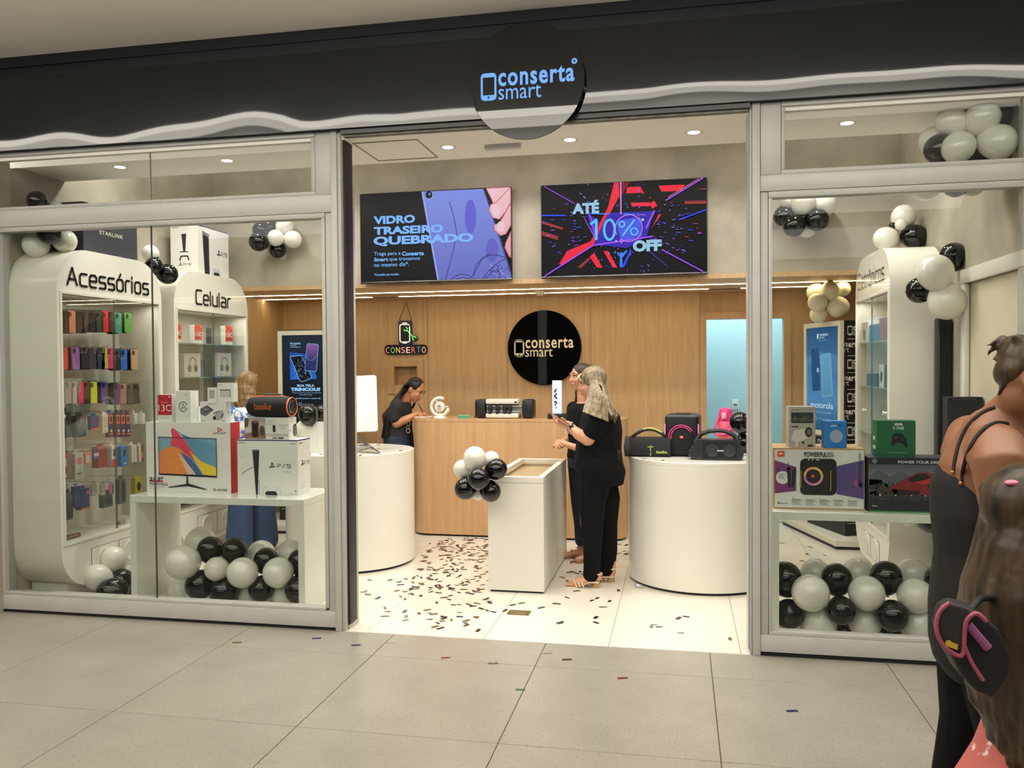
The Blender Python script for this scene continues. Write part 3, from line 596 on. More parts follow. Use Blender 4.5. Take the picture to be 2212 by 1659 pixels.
# ================================================================ COUNTER AND PEDESTALS
def outline_loop(pts, r, n=8):
    out = []
    m = len(pts)
    for i in range(m):
        p, a, b = V(pts[i]), V(pts[i - 1]), V(pts[(i + 1) % m]); d = r[i]
        if not d: out.append((p.x, p.y)); continue
        u, v = (a - p).normalized(), (b - p).normalized(); c = p + u * d + v * d
        s = p + u * d; s0 = math.atan2(s.y - c.y, s.x - c.x); e = p + v * d; e0 = math.atan2(e.y - c.y, e.x - c.x)
        while e0 - s0 > PI: e0 -= 2 * PI
        while e0 - s0 < -PI: e0 += 2 * PI
        out += [(c.x + d * math.cos(s0 + (e0 - s0) * k / n), c.y + d * math.sin(s0 + (e0 - s0) * k / n)) for k in range(n + 1)]
    return out
t = thing('counter', 'long oak service counter with rounded front corners below the round black sign', 'counter', (-1.55, 3.1, 0))
ol = outline_loop([(-2.60, 2.95), (-.50, 2.95), (-.50, 3.42), (-2.60, 3.42)], [.17, .17, .02, .02])
MB().prism(ol, lambda a, b, d: V((a, b, d)), .02, 1.118).build('front_panel', M('oak_counter', (202, 164, 120), .4, rgb2=(184, 144, 100), nscale=2.6, stretch=(8, 8, .5)), t, 30)
ol2 = outline_loop([(-2.602, 2.948), (-.498, 2.948), (-.498, 3.422), (-2.602, 3.422)], [.172, .172, .02, .02])
MB().prism(ol2, lambda a, b, d: V((a, b, d)), 1.119, 1.146).build('top', WOODD, t, 30)
ol3 = outline_loop([(-2.57, 2.98), (-.53, 2.98), (-.53, 3.40), (-2.57, 3.40)], [.15, .15, .02, .02])
MB().prism(ol3, lambda a, b, d: V((a, b, d)), 0, .02).build('plinth', BLACKM, t, 30)
def pedestal(label, cx, cy, r, h):
    t = thing('display_pedestal', label, 'pedestal', (cx, cy, 0), 0, 'round white pedestals')
    MB().lathe([(r, .02), (r, h - .035), (r - .002, h - .033), (r - .002, h - .031), (r, h - .029), (r, h - .004), (r - .004, h), (.001, h)], seg=72).build('body', WHITE, t, 30, True)
    MB().lathe([(r - .02, 0), (r - .02, .02)], seg=48).build('plinth', BLACKM, t, 30, True); return t
pedestal('round white pedestal under the white-backed monitor', -2.776, 1.869, .544, .95)
pedestal('round white pedestal under the black party speakers', .16, 1.755, .56, .95)
t = thing('display_case', 'white box pedestal with glass top standing in front of the counter', 'display case', (-1.17, 1.68, 0))
x0, x1, y0, y1, h = -1.38, -.967, 1.06, 2.30, .847
mb = MB()
for lo, hi in (((x0, y0, .015), (x1, y0 + .02, h - .045)), ((x0, y1 - .02, .015), (x1, y1, h - .045)), ((x0, y0 + .02, .015), (x0 + .02, y1 - .02, h - .045)), ((x1 - .02, y0 + .02, .015), (x1, y1 - .02, h - .045))): mb.box(lo, hi)
mb.build('body', WHITE2, t)
mb = MB()
for lo, hi in (((x0, y0, h - .043), (x1, y0 + .045, h)), ((x0, y1 - .045, h - .043), (x1, y1, h)), ((x0, y0 + .045, h - .043), (x0 + .045, y1 - .045, h)), ((x1 - .045, y0 + .045, h - .043), (x1, y1 - .045, h))): mb.bbox(lo, hi, .0015, None, 1)
mb.build('rim', WHITE2, t)
MB().box((x0 + .045, y0 + .045, h - .012), (x1 - .045, y1 - .045, h - .006)).build('glass_top', GLASSC, t)
MB().box((x0 + .02, y0 + .02, h - .075), (x1 - .02, y1 - .02, h - .065)).build('tray', M('tray_wood', (206, 178, 140), .5, noise=.1), t)
MB().box((x0 + .015, y0 + .015, 0), (x1 - .015, y1 - .015, .015)).build('plinth', BLACKM, t)
# white benches in the shop windows
def bench(label, x0, x1, y0, y1, h, th, right=True):
    t = thing('display_bench', label, 'bench', ((x0 + x1) / 2, (y0 + y1) / 2, 0), 0, 'white window benches')
    BN = M('bench_gloss', (226, 226, 216), .12, noise=.02, coat=.4)
    MB().bbox((x0, y0, h - th), (x1, y1, h), .002, None, 1).build('top', BN, t)
    MB().bbox((x0, y0, 0), (x0 + th, y1, h - th - .001), .002, None, 1).build('side_panel', BN, t)
    MB().bbox((x1 - th, y0, 0), (x1, y1, h - th - .001), .002, None, 1).build('side_panel', BN, t)
    return t
bench('white bench in the left window carrying monitor and console boxes', -3.79, -2.475, .32, .86, .765, .048)
bench('white bench in the right window carrying speaker and console boxes', .535, 1.80, .32, .86, .768, .048)
# ================================================================ TALL CABINETS WITH ROUNDED CORNERS
INN = M('cabinet_inside', (214, 208, 192), .45, noise=.03)
def cabinet(label, y0, y1, xf, xb, word, z0=.11, z1=2.50, R=.30, oz0=.46, oz1=2.18, oy0=None, oy1=None, shelves=(), text=None):
    """sgn: front looks towards +x when xf > xb"""
    s = 1 if xf > xb else -1
    t = thing('display_cabinet', label, 'cabinet', ((xf + xb) / 2, (y0 + y1) / 2, 0), 0, 'tall white cabinets')
    out = rrect(y0, z0, y1, z1, R, 10); oy0 = y0 + .045 if oy0 is None else oy0; oy1 = y1 - .045 if oy1 is None else oy1
    mb = MB(); n = len(out)
    # outer skin
    mb.add([V((xf, a, b)) for a, b in out] + [V((xb, a, b)) for a, b in out], [(i, (i + 1) % n, n + (i + 1) % n, n + i) for i in range(n)] + [tuple(range(n, 2 * n))])
    # front with the opening: quads from the outline to the opening's border
    inn = []
    for a, b in out: inn.append((min(max(a, oy0), oy1), min(max(b, oz0), oz1)))
    mb.add([V((xf, a, b)) for a, b in out] + [V((xf, a, b)) for a, b in inn], [(i, n + i, n + (i + 1) % n, (i + 1) % n) for i in range(n)])
    mb.build('shell', WHITE, t, 30)
    xi = xb + s * .03; mb = MB()
    q4 = [(oy0, oz0), (oy1, oz0), (oy1, oz1), (oy0, oz1)]
    mb.add([V((xf, a, b)) for a, b in q4] + [V((xi, a, b)) for a, b in q4], [(i, (i + 1) % 4, 4 + (i + 1) % 4, 4 + i) for i in range(4)] + [(4, 5, 6, 7)])
    mb.build('interior', INN, t)
    mb = MB(); w = .018; e = .004
    for a0, a1, b0, b1 in ((oy0 - w, oy1 + w, oz1, oz1 + w), (oy0 - w, oy1 + w, oz0 - w, oz0), (oy0 - w, oy0, oz0, oz1), (oy1, oy1 + w, oz0, oz1)):
        mb.box((min(xf, xf + s * .006), a0, b0), (max(xf, xf + s * .006), a1, b1))
    mb.build('door_frame', WHITE2, t)
    mid = (oy0 + oy1) / 2
    for a0, a1, kn in ((oy0 + .002, mid + .004, mid - .03), (mid - .002, oy1 - .002, mid + .03)):
        dx = .004 if a0 < mid - .1 else .010
        d = MB().box((xf - s * dx - .001, a0, oz0 + .003), (xf - s * dx + .001, a1, oz1 - .003)).build('glass_door', GLASSC, t)
        MB().box((xf - s * dx - .002, (a1 if a0 < mid - .1 else a0) - .002, oz0 + .003), (xf - s * dx + .002, (a1 if a0 < mid - .1 else a0) + .002, oz1 - .003)).build('door_edge', M('glass_edge', (70, 84, 78), .3), d)
    for z in shelves: MB().box((min(xi, xf - s * .02), oy0 + .003, z - .004), (max(xi, xf - s * .02), oy1 - .003, z + .004)).build('shelf', M('glass_shelf', (176, 196, 182), .1, alpha=.55), t)
    # drawers below
    for a0, a1 in ((y0 + .30, mid - .01), (mid + .01, y1 - .30)):
        d = MB().bbox((min(xf, xf + s * .004), a0, z0 + .05), (max(xf, xf + s * .004), a1, oz0 - .09), .0015, None, 1).build('drawer', WHITE, t)
        mb = MB(); m2 = Matrix.Translation(V((xf + s * .004, (a0 + a1) / 2, (z0 + oz0) / 2 - .02))) @ Matrix.Rotation(PI / 2, 4, 'Y')
        mb.lathe([(.085, -.004), (.085, .004), (.075, .007), (.068, .003), (.001, .003)], seg=28, mw=m2); mb.build('handle', WHITE2, d, 40)
        MB().box((min(xf - .001, xf + s * .0012), a0 - .003, z0 + .047), (max(xf - .001, xf + s * .0012), a1 + .003, oz0 - .087)).build('drawer_gap', GAP, d)
    l = area('cabinet_fill_light', (xf - s * .05, (oy0 + oy1) / 2, oz1 - .01), .02, oy1 - oy0 - .1, 3.2, WARM)  # fill added to brighten the cabinet interior
    MB().box((min(xf - s * .065, xf - s * .035), oy0 + .05, oz1 - .006), (max(xf - s * .065, xf - s * .035), oy1 - .05, oz1 - .001)).build('fill_light_channel', WHITE2, t)  # made-up channel that goes with the added fill
    MB().box((min(xf - s * .09, xb + s * .01), y0 + .16, 0), (max(xf - s * .09, xb + s * .01), y1 - .16, z0 + .03)).build('plinth', WHITE2, t)
    return t
BLK = M('black_vinyl_letters', (18, 17, 20), .4)
t = cabinet('tall white arched cabinet nearest the left window, full of phone cases', .085, 1.262, -4.15, -4.54, 'Acess', oz0=.452, oz1=2.175)
CAB1 = t
a = at(146, 612, X=-4.145); b_ = at(324, 634, X=-4.145); f = Face((-4.145, 0, 0), (0, 1, 0), (0, 0, 1)); f.strokes('Acessórios', a.y, a.z - .005, .085, b_.y - a.y - .02, .017, BLK); f.build('lettering', t)
t = cabinet('tall white arched cabinet behind the accessory cabinet, with glass shelves of boxes', 1.434, 2.655, -4.15, -4.54, 'Cel', oz0=.44, oz1=2.155, shelves=(1.872, 1.574, 1.25, .9))
a = at(424, 656, X=-4.145); b_ = at(498, 661, X=-4.145); f = Face((-4.145, 0, 0), (0, 1, 0), (0, 0, 1)); f.strokes('Celular', a.y, a.z - .0, .086, b_.y - a.y, .018, BLK); f.build('lettering', t)
t = cabinet('tall white arched cabinet against the right wall beside the electronics lettering', 1.40, 2.57, 1.45, 1.80, 'Ele', oz0=.41, oz1=2.165, shelves=(1.82, 1.47, 1.1, .76))
a = at(1853, 625, X=1.445); b_ = at(1912, 602, X=1.445); f = Face((1.445, 0, 0), (0, -1, 0), (0, 0, 1)); f.strokes('Eletrônicos', -a.y + .01, b_.z + .0, .085, a.y - b_.y - .05, .012, BLK); f.build('lettering', t)
kn = MB()
for yy, zz in ((1.46, 1.30), (2.13, 1.285)):
    kn.lathe([(.011, 0), (.008, .012), (.014, .018), (.014, .026), (.001, .028)], seg=14, mw=Matrix.Translation(V((1.444, yy, zz))) @ Matrix.Rotation(-PI / 2, 4, 'Y'))
    kn.build('door_knob', WHITE2, t, 40); kn = MB()
# ================================================================ DIGITAL TOTEMS ON PATTERNED PILLARS
PATB = M('pattern_black', (20, 19, 22), .45, noise=.08); PATW = M('pattern_white', (222, 216, 204), .5)
def pattern(o, u, w, h, t, name):
    f = Face(o, u, (0, 0, 1), .001); row = .152; j = 0; y = h - .13
    while y > .02:
        x = (.02 if j % 2 == 0 else -.16)
        while x < w:
            k = .30
            g = Face(o, u, (0, 0, 1), .001); logo(g, x, y, k, PATW)
            base = V(o)
            for fc, mi_ in zip(g.mb.f, g.mb.m):
                pts = [g.mb.v[i] for i in fc]; xs = [(p - base).dot(f.u) for p in pts]
                if min(xs) > 0.0 and max(xs) < w: f.mb.add(pts, [tuple(range(len(pts)))], PATW)
            x += .36
        f.rect(max(0.0, .02), y - .035, min(w, .02 + w * .75), y - .030, PATW); y -= row; j += 1
    f.build(name, t)
def totem(label_p, label_s, label_b, corner, lend, depth_dir, hbase=.10):
    pass
def pillar(label, A, B, D, h, z0, group='patterned pillars'):
    """A front corner, B other end of the screen face, D end of the side face (all xy)"""
    t = thing('patterned_pillar', label, 'pillar', (A[0], A[1], z0), 0, group)
    E_ = (B[0] + D[0] - A[0], B[1] + D[1] - A[1])
    MB().prism([A, B, E_, D], lambda a, b, d: V((a, b, d)), z0, z0 + h).build('body', PATB, t)
    return t
A = (1.467, 3.104); B = (1.235, 3.76); D = (1.78, 3.215)
def slab(label, pts, h=.09):
    t = thing('platform', label, 'platform', (pts[0][0], pts[0][1], 0), 0, 'low white platforms')
    MB().prism(pts, lambda a, b, d: V((a, b, d)), .03, h).build('top', WHITE2, t)
    c = V((sum(p[0] for p in pts) / len(pts), sum(p[1] for p in pts) / len(pts)))
    MB().prism([((p[0] - c.x) * .975 + c.x, (p[1] - c.y) * .975 + c.y) for p in pts], lambda a, b, d: V((a, b, d)), 0, .03).build('plinth', BLACKM, t)
    MB().prism([((p[0] - c.x) * 1.003 + c.x, (p[1] - c.y) * 1.003 + c.y) for p in pts], lambda a, b, d: V((a, b, d)), .032, .075).build('edge_band', M('platform_edge', (205, 198, 182), .4), t)
slab('low white platform under the pillar with the blue phone advert', [(1.357, 2.93), (1.81, 2.93), (1.81, 4.12), (1.03, 4.12)])
ZP = .09
t = pillar('black pillar with repeated white lettering behind the blue phone advert', A, B, D, 1.955, ZP)
ua = V((A[0] - B[0], A[1] - B[1], 0)).normalized(); la = math.hypot(A[0] - B[0], A[1] - B[1])
pattern((B[0], B[1], ZP), ua, la, 1.95, t, 'lettering'); ub = V((D[0] - A[0], D[1] - A[1], 0)); pattern((A[0], A[1], ZP), ub, ub.length, 1.95, t, 'lettering')
def screen(label, o, u, w, z0, z1, n_off=.035):
    """white framed upright screen; o lower left, u to the right"""
    u = V(u).normalized(); n = u.cross(V((0, 0, 1))); o = V((o[0], o[1], 0)) + n * .004
    t = thing('advert_screen', label, 'screen', (o.x, o.y, z0))
    fn = lambda a, b, d: o + u * a + n * d + V((0, 0, b))
    fr = MB(); b_ = .045
    for x0, x1, y0, y1 in ((0, w, z1 - b_, z1), (0, w, z0, z0 + b_), (0, b_, z0 + b_, z1 - b_), (w - b_, w, z0 + b_, z1 - b_)): fr.prism([(x0, y0), (x1, y0), (x1, y1), (x0, y1)], fn, 0, n_off)
    fr.build('frame', M('screen_frame_white', (226, 218, 196), .4, noise=.02), t)
    MB().prism([(b_, z0 + b_), (w - b_, z0 + b_), (w - b_, z1 - b_), (b_, z1 - b_)], fn, .0, n_off - .012).build('panel', M('panel_black', (8, 8, 10), .15), t)
    f = Face(o + u * b_ + n * (n_off - .0118) + V((0, 0, z0 + b_)), u, (0, 0, 1)); return t, f, w - 2 * b_, z1 - z0 - 2 * b_
# right: blue phone advert
Bs = V((B[0], B[1], 0)) + ua * .0
t, f, w, h = screen('upright screen with a blue phone advert beside the right-hand cabinet', Bs, ua, la - .015, .98, 2.045)
f.rect(0, 0, w, h, grad('advert_blue', [(0, (36, 74, 108)), (.3, (74, 132, 178)), (.65, (52, 110, 158)), (1, (30, 66, 108))], 2)); f.layer()
f.poly([(.0, h * .62), (w * .4, h * .66), (w, h * .55), (w, h * .72), (w * .3, h * .78), (0, h * .7)], E((70, 124, 170))); f.layer()
f.poly(rot2(rrect(w * .16, h * .38, w * .42, h * .80, .02), .06, (w * .3, h * .6)), E((34, 72, 112))); f.layer()
f.poly(rot2(rrect(w * .47, h * .33, w * .80, h * .74, .02), .10, (w * .6, h * .55)), E((120, 170, 200))); f.layer()
f.poly(rot2(rrect(w * .49, h * .34, w * .78, h * .73, .015), .10, (w * .6, h * .55)), grad('advert_phone', [(0, (70, 120, 160)), (1, (110, 168, 200))], 2)); f.layer()
for y in (.77, .73, .70): f.disc(w * .23, h * y, .012, E((20, 46, 80)))
f.disc(w * .37, h * .585, .022, E((190, 214, 226))); f.disc(w * .37, h * .585, .014, E((60, 100, 140)))
f.text('motorola', w * .14, h * .215, w * .84, h * .275, E((216, 226, 230)), .0); f.text('de tá. Tipo de amigo!', w * .25, h * .165, w * .78, h * .185, E((170, 196, 210)))
f.text('conserta', w * .42, h * .915, w * .68, h * .94, E((190, 210, 222)), .02); f.text('smart', w * .42, h * .89, w * .58, h * .91, E((190, 210, 222)))
f.rr(w * .34, h * .89, w * .39, h * .94, .004, E((190, 210, 222))); f.rect(w * .38, h * .87, w * .66, h * .873, E((150, 186, 206)))
f.ring(w * .31, h * .115, .016, .004, E((150, 186, 206))); f.text('Ative já o modo seguro', w * .38, h * .105, w * .76, h * .122, E((150, 186, 206)))
f.build('advert', t)
# left: cracked phone advert
A2 = (-3.62, 3.02); B2 = (-4.06, 2.99); tl = at(600, 715, Y=3.02)
slab('low white platform under the pillar with the dark phone advert', [(-4.25, 2.80), (-3.30, 2.80), (-3.30, 4.12), (-4.25, 4.12)])
t = pillar('black pillar with repeated white lettering behind the dark phone advert', (-3.42, 3.05), (-4.04, 3.05), (-3.42, 3.45), 1.95, ZP)
pattern((-4.04, 3.05, ZP), (1, 0, 0), .62, 1.95, t, 'lettering'); pattern((-3.42, 3.05, ZP), (0, 1, 0), .4, 1.95, t, 'lettering')
o = at(600, 715, Y=3.01)
t, f, w, h = screen('upright screen with a dark cracked phone advert beside the left cabinets', (o.x, 3.04), (1, 0, 0), .60, .92, o.z)
fx = lambda px: (px - 1352) / 4.365 * mpp(V((-3.8, 3.0, 1.6))) * 1.0
hh = h; s_ = mpp(V((-3.8, 3.0, 1.6))) / 4.365
fy = lambda py: hh - (py - 1147) * s_
f.rect(0, 0, w, h, grad('advert_dark', [(0, (12, 14, 18)), (.3, (20, 24, 32)), (1, (30, 40, 56))], 2)); f.layer()
f.poly([(fx(1428), fy(1305)), (fx(1640), fy(1330)), (fx(1700), fy(1560)), (fx(1432), fy(1568))], grad('advert_square', [(0, (20, 60, 150)), (.5, (36, 110, 220)), (1, (24, 60, 150))], 2)); f.layer()
f.poly([(fx(a), fy(b)) for a, b in ((1432, 1350), (1560, 1340), (1645, 1540), (1640, 1560), (1545, 1585), (1530, 1575))], E((22, 26, 36))); f.layer()
f.line([(fx(a), fy(b)) for a, b in ((1432, 1350), (1545, 1338), (1648, 1540), (1630, 1562), (1545, 1588), (1528, 1575))], .006, E((150, 180, 220)), True)
for k in range(34):
    a, b = 1460 + RND.random() * 150, 1370 + RND.random() * 190; f.line([(fx(a), fy(b)), (fx(a + RND.uniform(-26, 40)), fy(b + RND.uniform(-30, 30)))], .003, E((140, 170, 205)))
f.layer(); f.poly(rot2(rrect(fx(1590), fy(1490), fx(1712), fy(1228), .02), -.1, (fx(1650), fy(1360))), E((110, 180, 220))); f.layer()
f.poly(rot2(rrect(fx(1594), fy(1485), fx(1706), fy(1233), .018), -.1, (fx(1650), fy(1360))), grad('advert_phone2', [(0, (40, 120, 170)), (.3, (30, 44, 80)), (.75, (50, 50, 110)), (1, (170, 110, 190))], 2)); f.layer()
f.ring(fx(1645), fy(1345), .045, .003, E((130, 190, 230)), PI, 2 * PI)
TXD = E((160, 205, 250))
f.text('conserta', fx(1460), fy(1235), fx(1540), fy(1215), TXD, .02); f.rect(fx(1438), fy(1232), fx(1452), fy(1216), TXD); f.rect(fx(1440), fy(1262), fx(1540), fy(1258), TXD); f.text('smart', fx(1438), fy(1250), fx(1500), fy(1238), TXD)
f.text('SUA TELA', fx(1500), fy(1634), fx(1676), fy(1612), TXD, .06); f.text('TRINCOU?', fx(1436), fy(1676), fx(1736), fy(1642), TXD, .07)
f.text('Troque sua tela com peças de qualidade', fx(1450), fy(1698), fx(1740), fy(1686), TXD); f.text('e atendimento ágil.', fx(1520), fy(1716), fx(1655), fy(1704), TXD)
f.text('Seu aparelho pronto no mesmo dia.', fx(1452), fy(1752), fx(1740), fy(1738), TXD, .03); f.ring(fx(1530), fy(1800), .014, .004, TXD); f.text('Compra segura', fx(1555), fy(1805), fx(1660), fy(1795), TXD)
f.build('advert', t)
# ================================================================ PRODUCTS
WC = M('white_carton', (226, 224, 218), .4, noise=.02, nscale=6)
KR = M('brown_carton', (176, 142, 98), .7, noise=.08, nscale=20)
CH = M('charcoal_plastic', (26, 26, 28), .38, noise=.08, nscale=30)
CH2 = M('black_fabric_grille', (16, 16, 18), .75, noise=.2, nscale=90, bump=.15, bscale=300)
def carton(name, label, cat, lo, hi, faces, group=None, rz=0.0, bev=.0025):
    """box from lo to hi (before turning by rz about its base centre); faces: material or dict of sides -> material"""
    c = V(((lo[0] + hi[0]) / 2, (lo[1] + hi[1]) / 2, lo[2])); t = thing(name, label, cat, c, rz, group)
    hx, hy, hz = (hi[0] - lo[0]) / 2, (hi[1] - lo[1]) / 2, hi[2] - lo[2]
    fd = faces if isinstance(faces, dict) else {'all': faces}
    dm = fd.get('all', WC); mb = MB()
    qs = {'bottom': [(-hx, -hy, 0), (-hx, hy, 0), (hx, hy, 0), (hx, -hy, 0)], 'top': [(-hx, -hy, hz), (hx, -hy, hz), (hx, hy, hz), (-hx, hy, hz)],
          'front': [(-hx, -hy, 0), (hx, -hy, 0), (hx, -hy, hz), (-hx, -hy, hz)], 'right': [(hx, -hy, 0), (hx, hy, 0), (hx, hy, hz), (hx, -hy, hz)],
          'back': [(hx, hy, 0), (-hx, hy, 0), (-hx, hy, hz), (hx, hy, hz)], 'left': [(-hx, hy, 0), (-hx, -hy, 0), (-hx, -hy, hz), (-hx, hy, hz)]}
    for k, q in qs.items(): mb.add(q, [(0, 1, 2, 3)], fd.get(k, dm))
    # closing flap seams
    mb.build('carton', None, t, False, True)
    MB().box((-hx + .002, -.0008, hz - .0002), (hx - .002, .0008, hz + .0006)).build('flap_seam', M('seam_shade', (150, 146, 138), .7), t, False, True)
    F = {}
    def face(side):
        m = WM(t)
        o, u, w = {'front': (V((-hx, -hy, 0)), V((1, 0, 0)), 2 * hx), 'right': (V((hx, -hy, 0)), V((0, 1, 0)), 2 * hy), 'left': (V((-hx, hy, 0)), V((0, -1, 0)), 2 * hy), 'top': (V((-hx, -hy, hz)), V((1, 0, 0)), 2 * hx)}[side]
        v = V((0, 1, 0)) if side == 'top' else V((0, 0, 1)); r3 = m.to_3x3()
        return Face(m @ o, r3 @ u, r3 @ v), w, (2 * hy if side == 'top' else hz)
    return t, face
INK = P((24, 24, 28)); GREY = P((150, 150, 150)); RED_ = P((196, 38, 42)); NAVY = P((30, 36, 84)); ORG = P((222, 104, 52)); BL_ = P((40, 110, 190))
def tiny(f, x0, y0, x1, n, dy, mat=GREY, h=.0025):
    for k in range(n): f.rect(x0, y0 - k * dy, x1 - (x1 - x0) * (.12 * ((k * 7) % 4)), y0 - k * dy + h, mat)
def curve_pts(fn, n=14): return [fn(k / (n - 1)) for k in range(n)]
# ---- left window: monitor box
TZ = .7655
a = at(315.6, 1062, Z=TZ); b_ = at(496.5, 1067, Z=TZ)
t, fc = carton('monitor_box', 'large white monitor carton with red side on the left window bench', 'box', (-3.775, .495, TZ), (-3.11, .625, 1.268), {'all': WC, 'right': P((200, 40, 44))})
f, w, h = fc('front')
X = lambda px: (px - 65) / 880 * w
Yy = lambda py: h - (py - 645) / 722 * h
q = lambda *pts: [(X(a), Yy(b)) for a, b in pts]
f.poly(q((200, 795), (803, 808), (803, 1195), (203, 1182)), P((126, 168, 184))); f.layer()
f.poly(q((203, 960), (250, 915), (330, 893), (420, 915), (520, 1000), (640, 1178), (203, 1178)), grad('art_orange', [(0, (222, 130, 90)), (.6, (228, 146, 60)), (1, (214, 104, 60))], 0, False)); f.layer()
f.poly(q((320, 885), (345, 800), (330, 730), (345, 703), (370, 712), (450, 800), (560, 950), (640, 1090), (520, 990), (400, 900)), grad('art_red', [(0, (196, 44, 44)), (1, (226, 80, 110))], 2, False)); f.layer()
f.poly(q((370, 712), (460, 770), (560, 808), (700, 850), (800, 885), (803, 1104), (720, 1085), (610, 1000), (520, 880), (440, 770)), grad('art_blue', [(0, (60, 116, 150)), (1, (110, 160, 186))], 0, False)); f.layer()
f.poly(q((520, 930), (640, 1040), (803, 1104), (803, 1190), (660, 1178), (600, 1080)), grad('art_yellow', [(0, (232, 160, 50)), (1, (222, 206, 70))], 0, False)); f.layer()
f.poly(q((430, 950), (520, 1000), (600, 1090), (665, 1178), (590, 1178), (500, 1060)), P((72, 98, 160))); f.layer(); f.poly(q((400, 945), (500, 1060), (590, 1178), (500, 1178), (440, 1040)), P((226, 190, 160))); f.layer()
f.line(q((200, 795), (803, 808), (803, 1195), (203, 1182)), .004, INK, True); f.poly(q((203, 1172), (803, 1188), (803, 1203), (203, 1186)), INK)
f.poly(q((490, 1195), (504, 1195), (506, 1270), (700, 1326), (698, 1333), (500, 1298), (300, 1318), (298, 1311), (488, 1275)), INK); f.layer()
f.poly(q((820, 690), (872, 714), (822, 738)), RED_); f.layer(); f.poly(q((832, 704), (856, 714), (832, 726)), WC); f.text('GRASEP', X(772), Yy(760), X(905), Yy(740), INK, .0, 1.1)
f.text('21.5"', X(100), Yy(1252), X(245), Yy(1212), INK, .03); f.rect(X(100), Yy(1259), X(245), Yy(1247), RED_); f.text('MAXIMUS', X(102), Yy(1296), X(292), Yy(1268), INK); f.text('D-A104', X(770), Yy(1342), X(908), Yy(1316), INK, .01); tiny(f, X(100), Yy(1315), X(260), 2, .012)
f.build('printed_artwork', t)
# console boxes
def ps_logo(f, x, y, w, mat):
    """upright P with the flat curl around its foot"""
    h = w * .85
    f.poly([(x + w * .38, y + h * .0), (x + w * .52, y + h * .08), (x + w * .52, y + h * .98), (x + w * .38, y + h)], mat)
    f.line([(x + w * .45, y + h * .94), (x + w * .62, y + h * .86), (x + w * .66, y + h * .66), (x + w * .58, y + h * .56)], w * .1, mat)
    f.line([(x + w * .36, y + h * .30), (x + w * .1, y + h * .2), (x + w * .06, y + h * .12), (x + w * .3, y + h * .08)], w * .09, mat)
    f.line([(x + w * .56, y + h * .30), (x + w * .86, y + h * .38), (x + w * .96, y + h * .28), (x + w * .58, y + h * .12)], w * .09, mat)
def console_front(f, w, h, t):
    X = lambda px: (px - 1010) / 650 * w
    Yy = lambda py: h - (py - 815) / 572 * h
    q = lambda *pts: [(X(a), Yy(b)) for a, b in pts]
    f.rect(0, h - .008, w, h, P((46, 50, 110))); f.text('SONY', X(1027), Yy(855), X(1095), Yy(842), INK, .03)
    f.poly(q((1178, 920), (1248, 920), (1240, 1100), (1226, 1386), (1206, 1386), (1188, 1100)), P((34, 34, 44))); f.layer(); f.poly(q((1170, 915), (1180, 930), (1192, 1100), (1186, 1100)), P((120, 124, 140))); f.poly(q((1184, 925), (1238, 925), (1236, 937), (1188, 937)), P((96, 98, 112)))
    f.line([(X(1055 + 130 * s), Yy(1182 - 84 * s ** .75)) for s in [k / 10 for k in range(11)]], .0035, INK); f.line(q((1244, 1230), (1242, 1386)), .003, INK); f.rect(X(1054), Yy(1005), X(1058), Yy(990), INK)
    f.poly(q((1310, 1386), (1306, 1365), (1330, 1348), (1420, 1348), (1442, 1386)), P((36, 36, 42))); f.line(q((1282, 1386), (1285, 1330), (1300, 1305), (1318, 1302), (1330, 1348), (1420, 1348), (1432, 1305), (1450, 1308), (1470, 1340), (1478, 1386)), .002, P((150, 150, 156)))
    ps_logo(f, X(1352), Yy(1108), X(1418) - X(1352), INK); f.strokes('PS5', X(1438), Yy(1100), Yy(1067) - Yy(1100), X(1582) - X(1438), .0042, INK)
    tiny(f, X(1500), Yy(1148), X(1588), 1, .01); f.rect(X(1575), Yy(856), X(1640), Yy(850), P((120, 116, 90))); f.text('8', X(1628), Yy(1350), X(1642), Yy(1334), INK, .06); tiny(f, X(1560), Yy(1372), X(1645), 1, .01)
    f.build('printed_artwork', t)
def console_side(f, w, h, t):
    f.rect(0, h - .008, w, h, P((46, 50, 110))); f.text('SONY', w * .1, h * .92, w * .45, h * .945, INK, .03); ps_logo(f, w * .24, h * .52, w * .24, INK); f.strokes('PS5', w * .50, h * .53, .022, w * .42, .0035, INK)
    tiny(f, w * .2, h * .2, w * .7, 3, .016); f.build('side_print', t)
t, fc = carton('console_box', 'white game console carton beside the monitor box on the left window bench', 'box', (-3.052, .485, TZ), (-2.595, .68, 1.152), WC, 'console cartons')
f, w, h = fc('front'); console_front(f, w, h, t); f, w, h = fc('right'); console_side(f, w, h, t)
# small boxes on top of the monitor box
z0 = 1.2685
def on(px0, px1, pyt, pyb, Y): a = at(px0, pyb, Y=Y); b = at(px1, pyt, Y=Y); return a.x, b.x, a.z, b.z
x0, x1, zb, zt = on(341.6, 370.7, 852, 911, .51)
t, fc = carton('phone_box', 'red and white phone box standing on top of the monitor box', 'box', (x0, .51, z0), (x1, .60, z0 + zt - zb), {'all': WC})
f, w, h = fc('front'); f.rect(0, h * .26, w, h, P((186, 30, 40))); f.layer(); f.text('13C', w * .05, h * .40, w * .95, h * .64, WC, .0); f.text('Redmi', w * .22, h * .69, w * .74, h * .76, P((232, 150, 150))); f.disc(w * .85, h * .92, .006, WC); tiny(f, w * .2, h * .14, w * .8, 1, .01)
f.build('printed_artwork', t)
x0, x1, zb, zt = on(380.5, 413, 845.5, 913, .51)
t, fc = carton('phone_box', 'plain white tall box with a black circled emblem, between red phone box and drone box', 'box', (x0, .51, z0), (x1, .60, z0 + zt - zb), {'all': WC}, None, -.08)
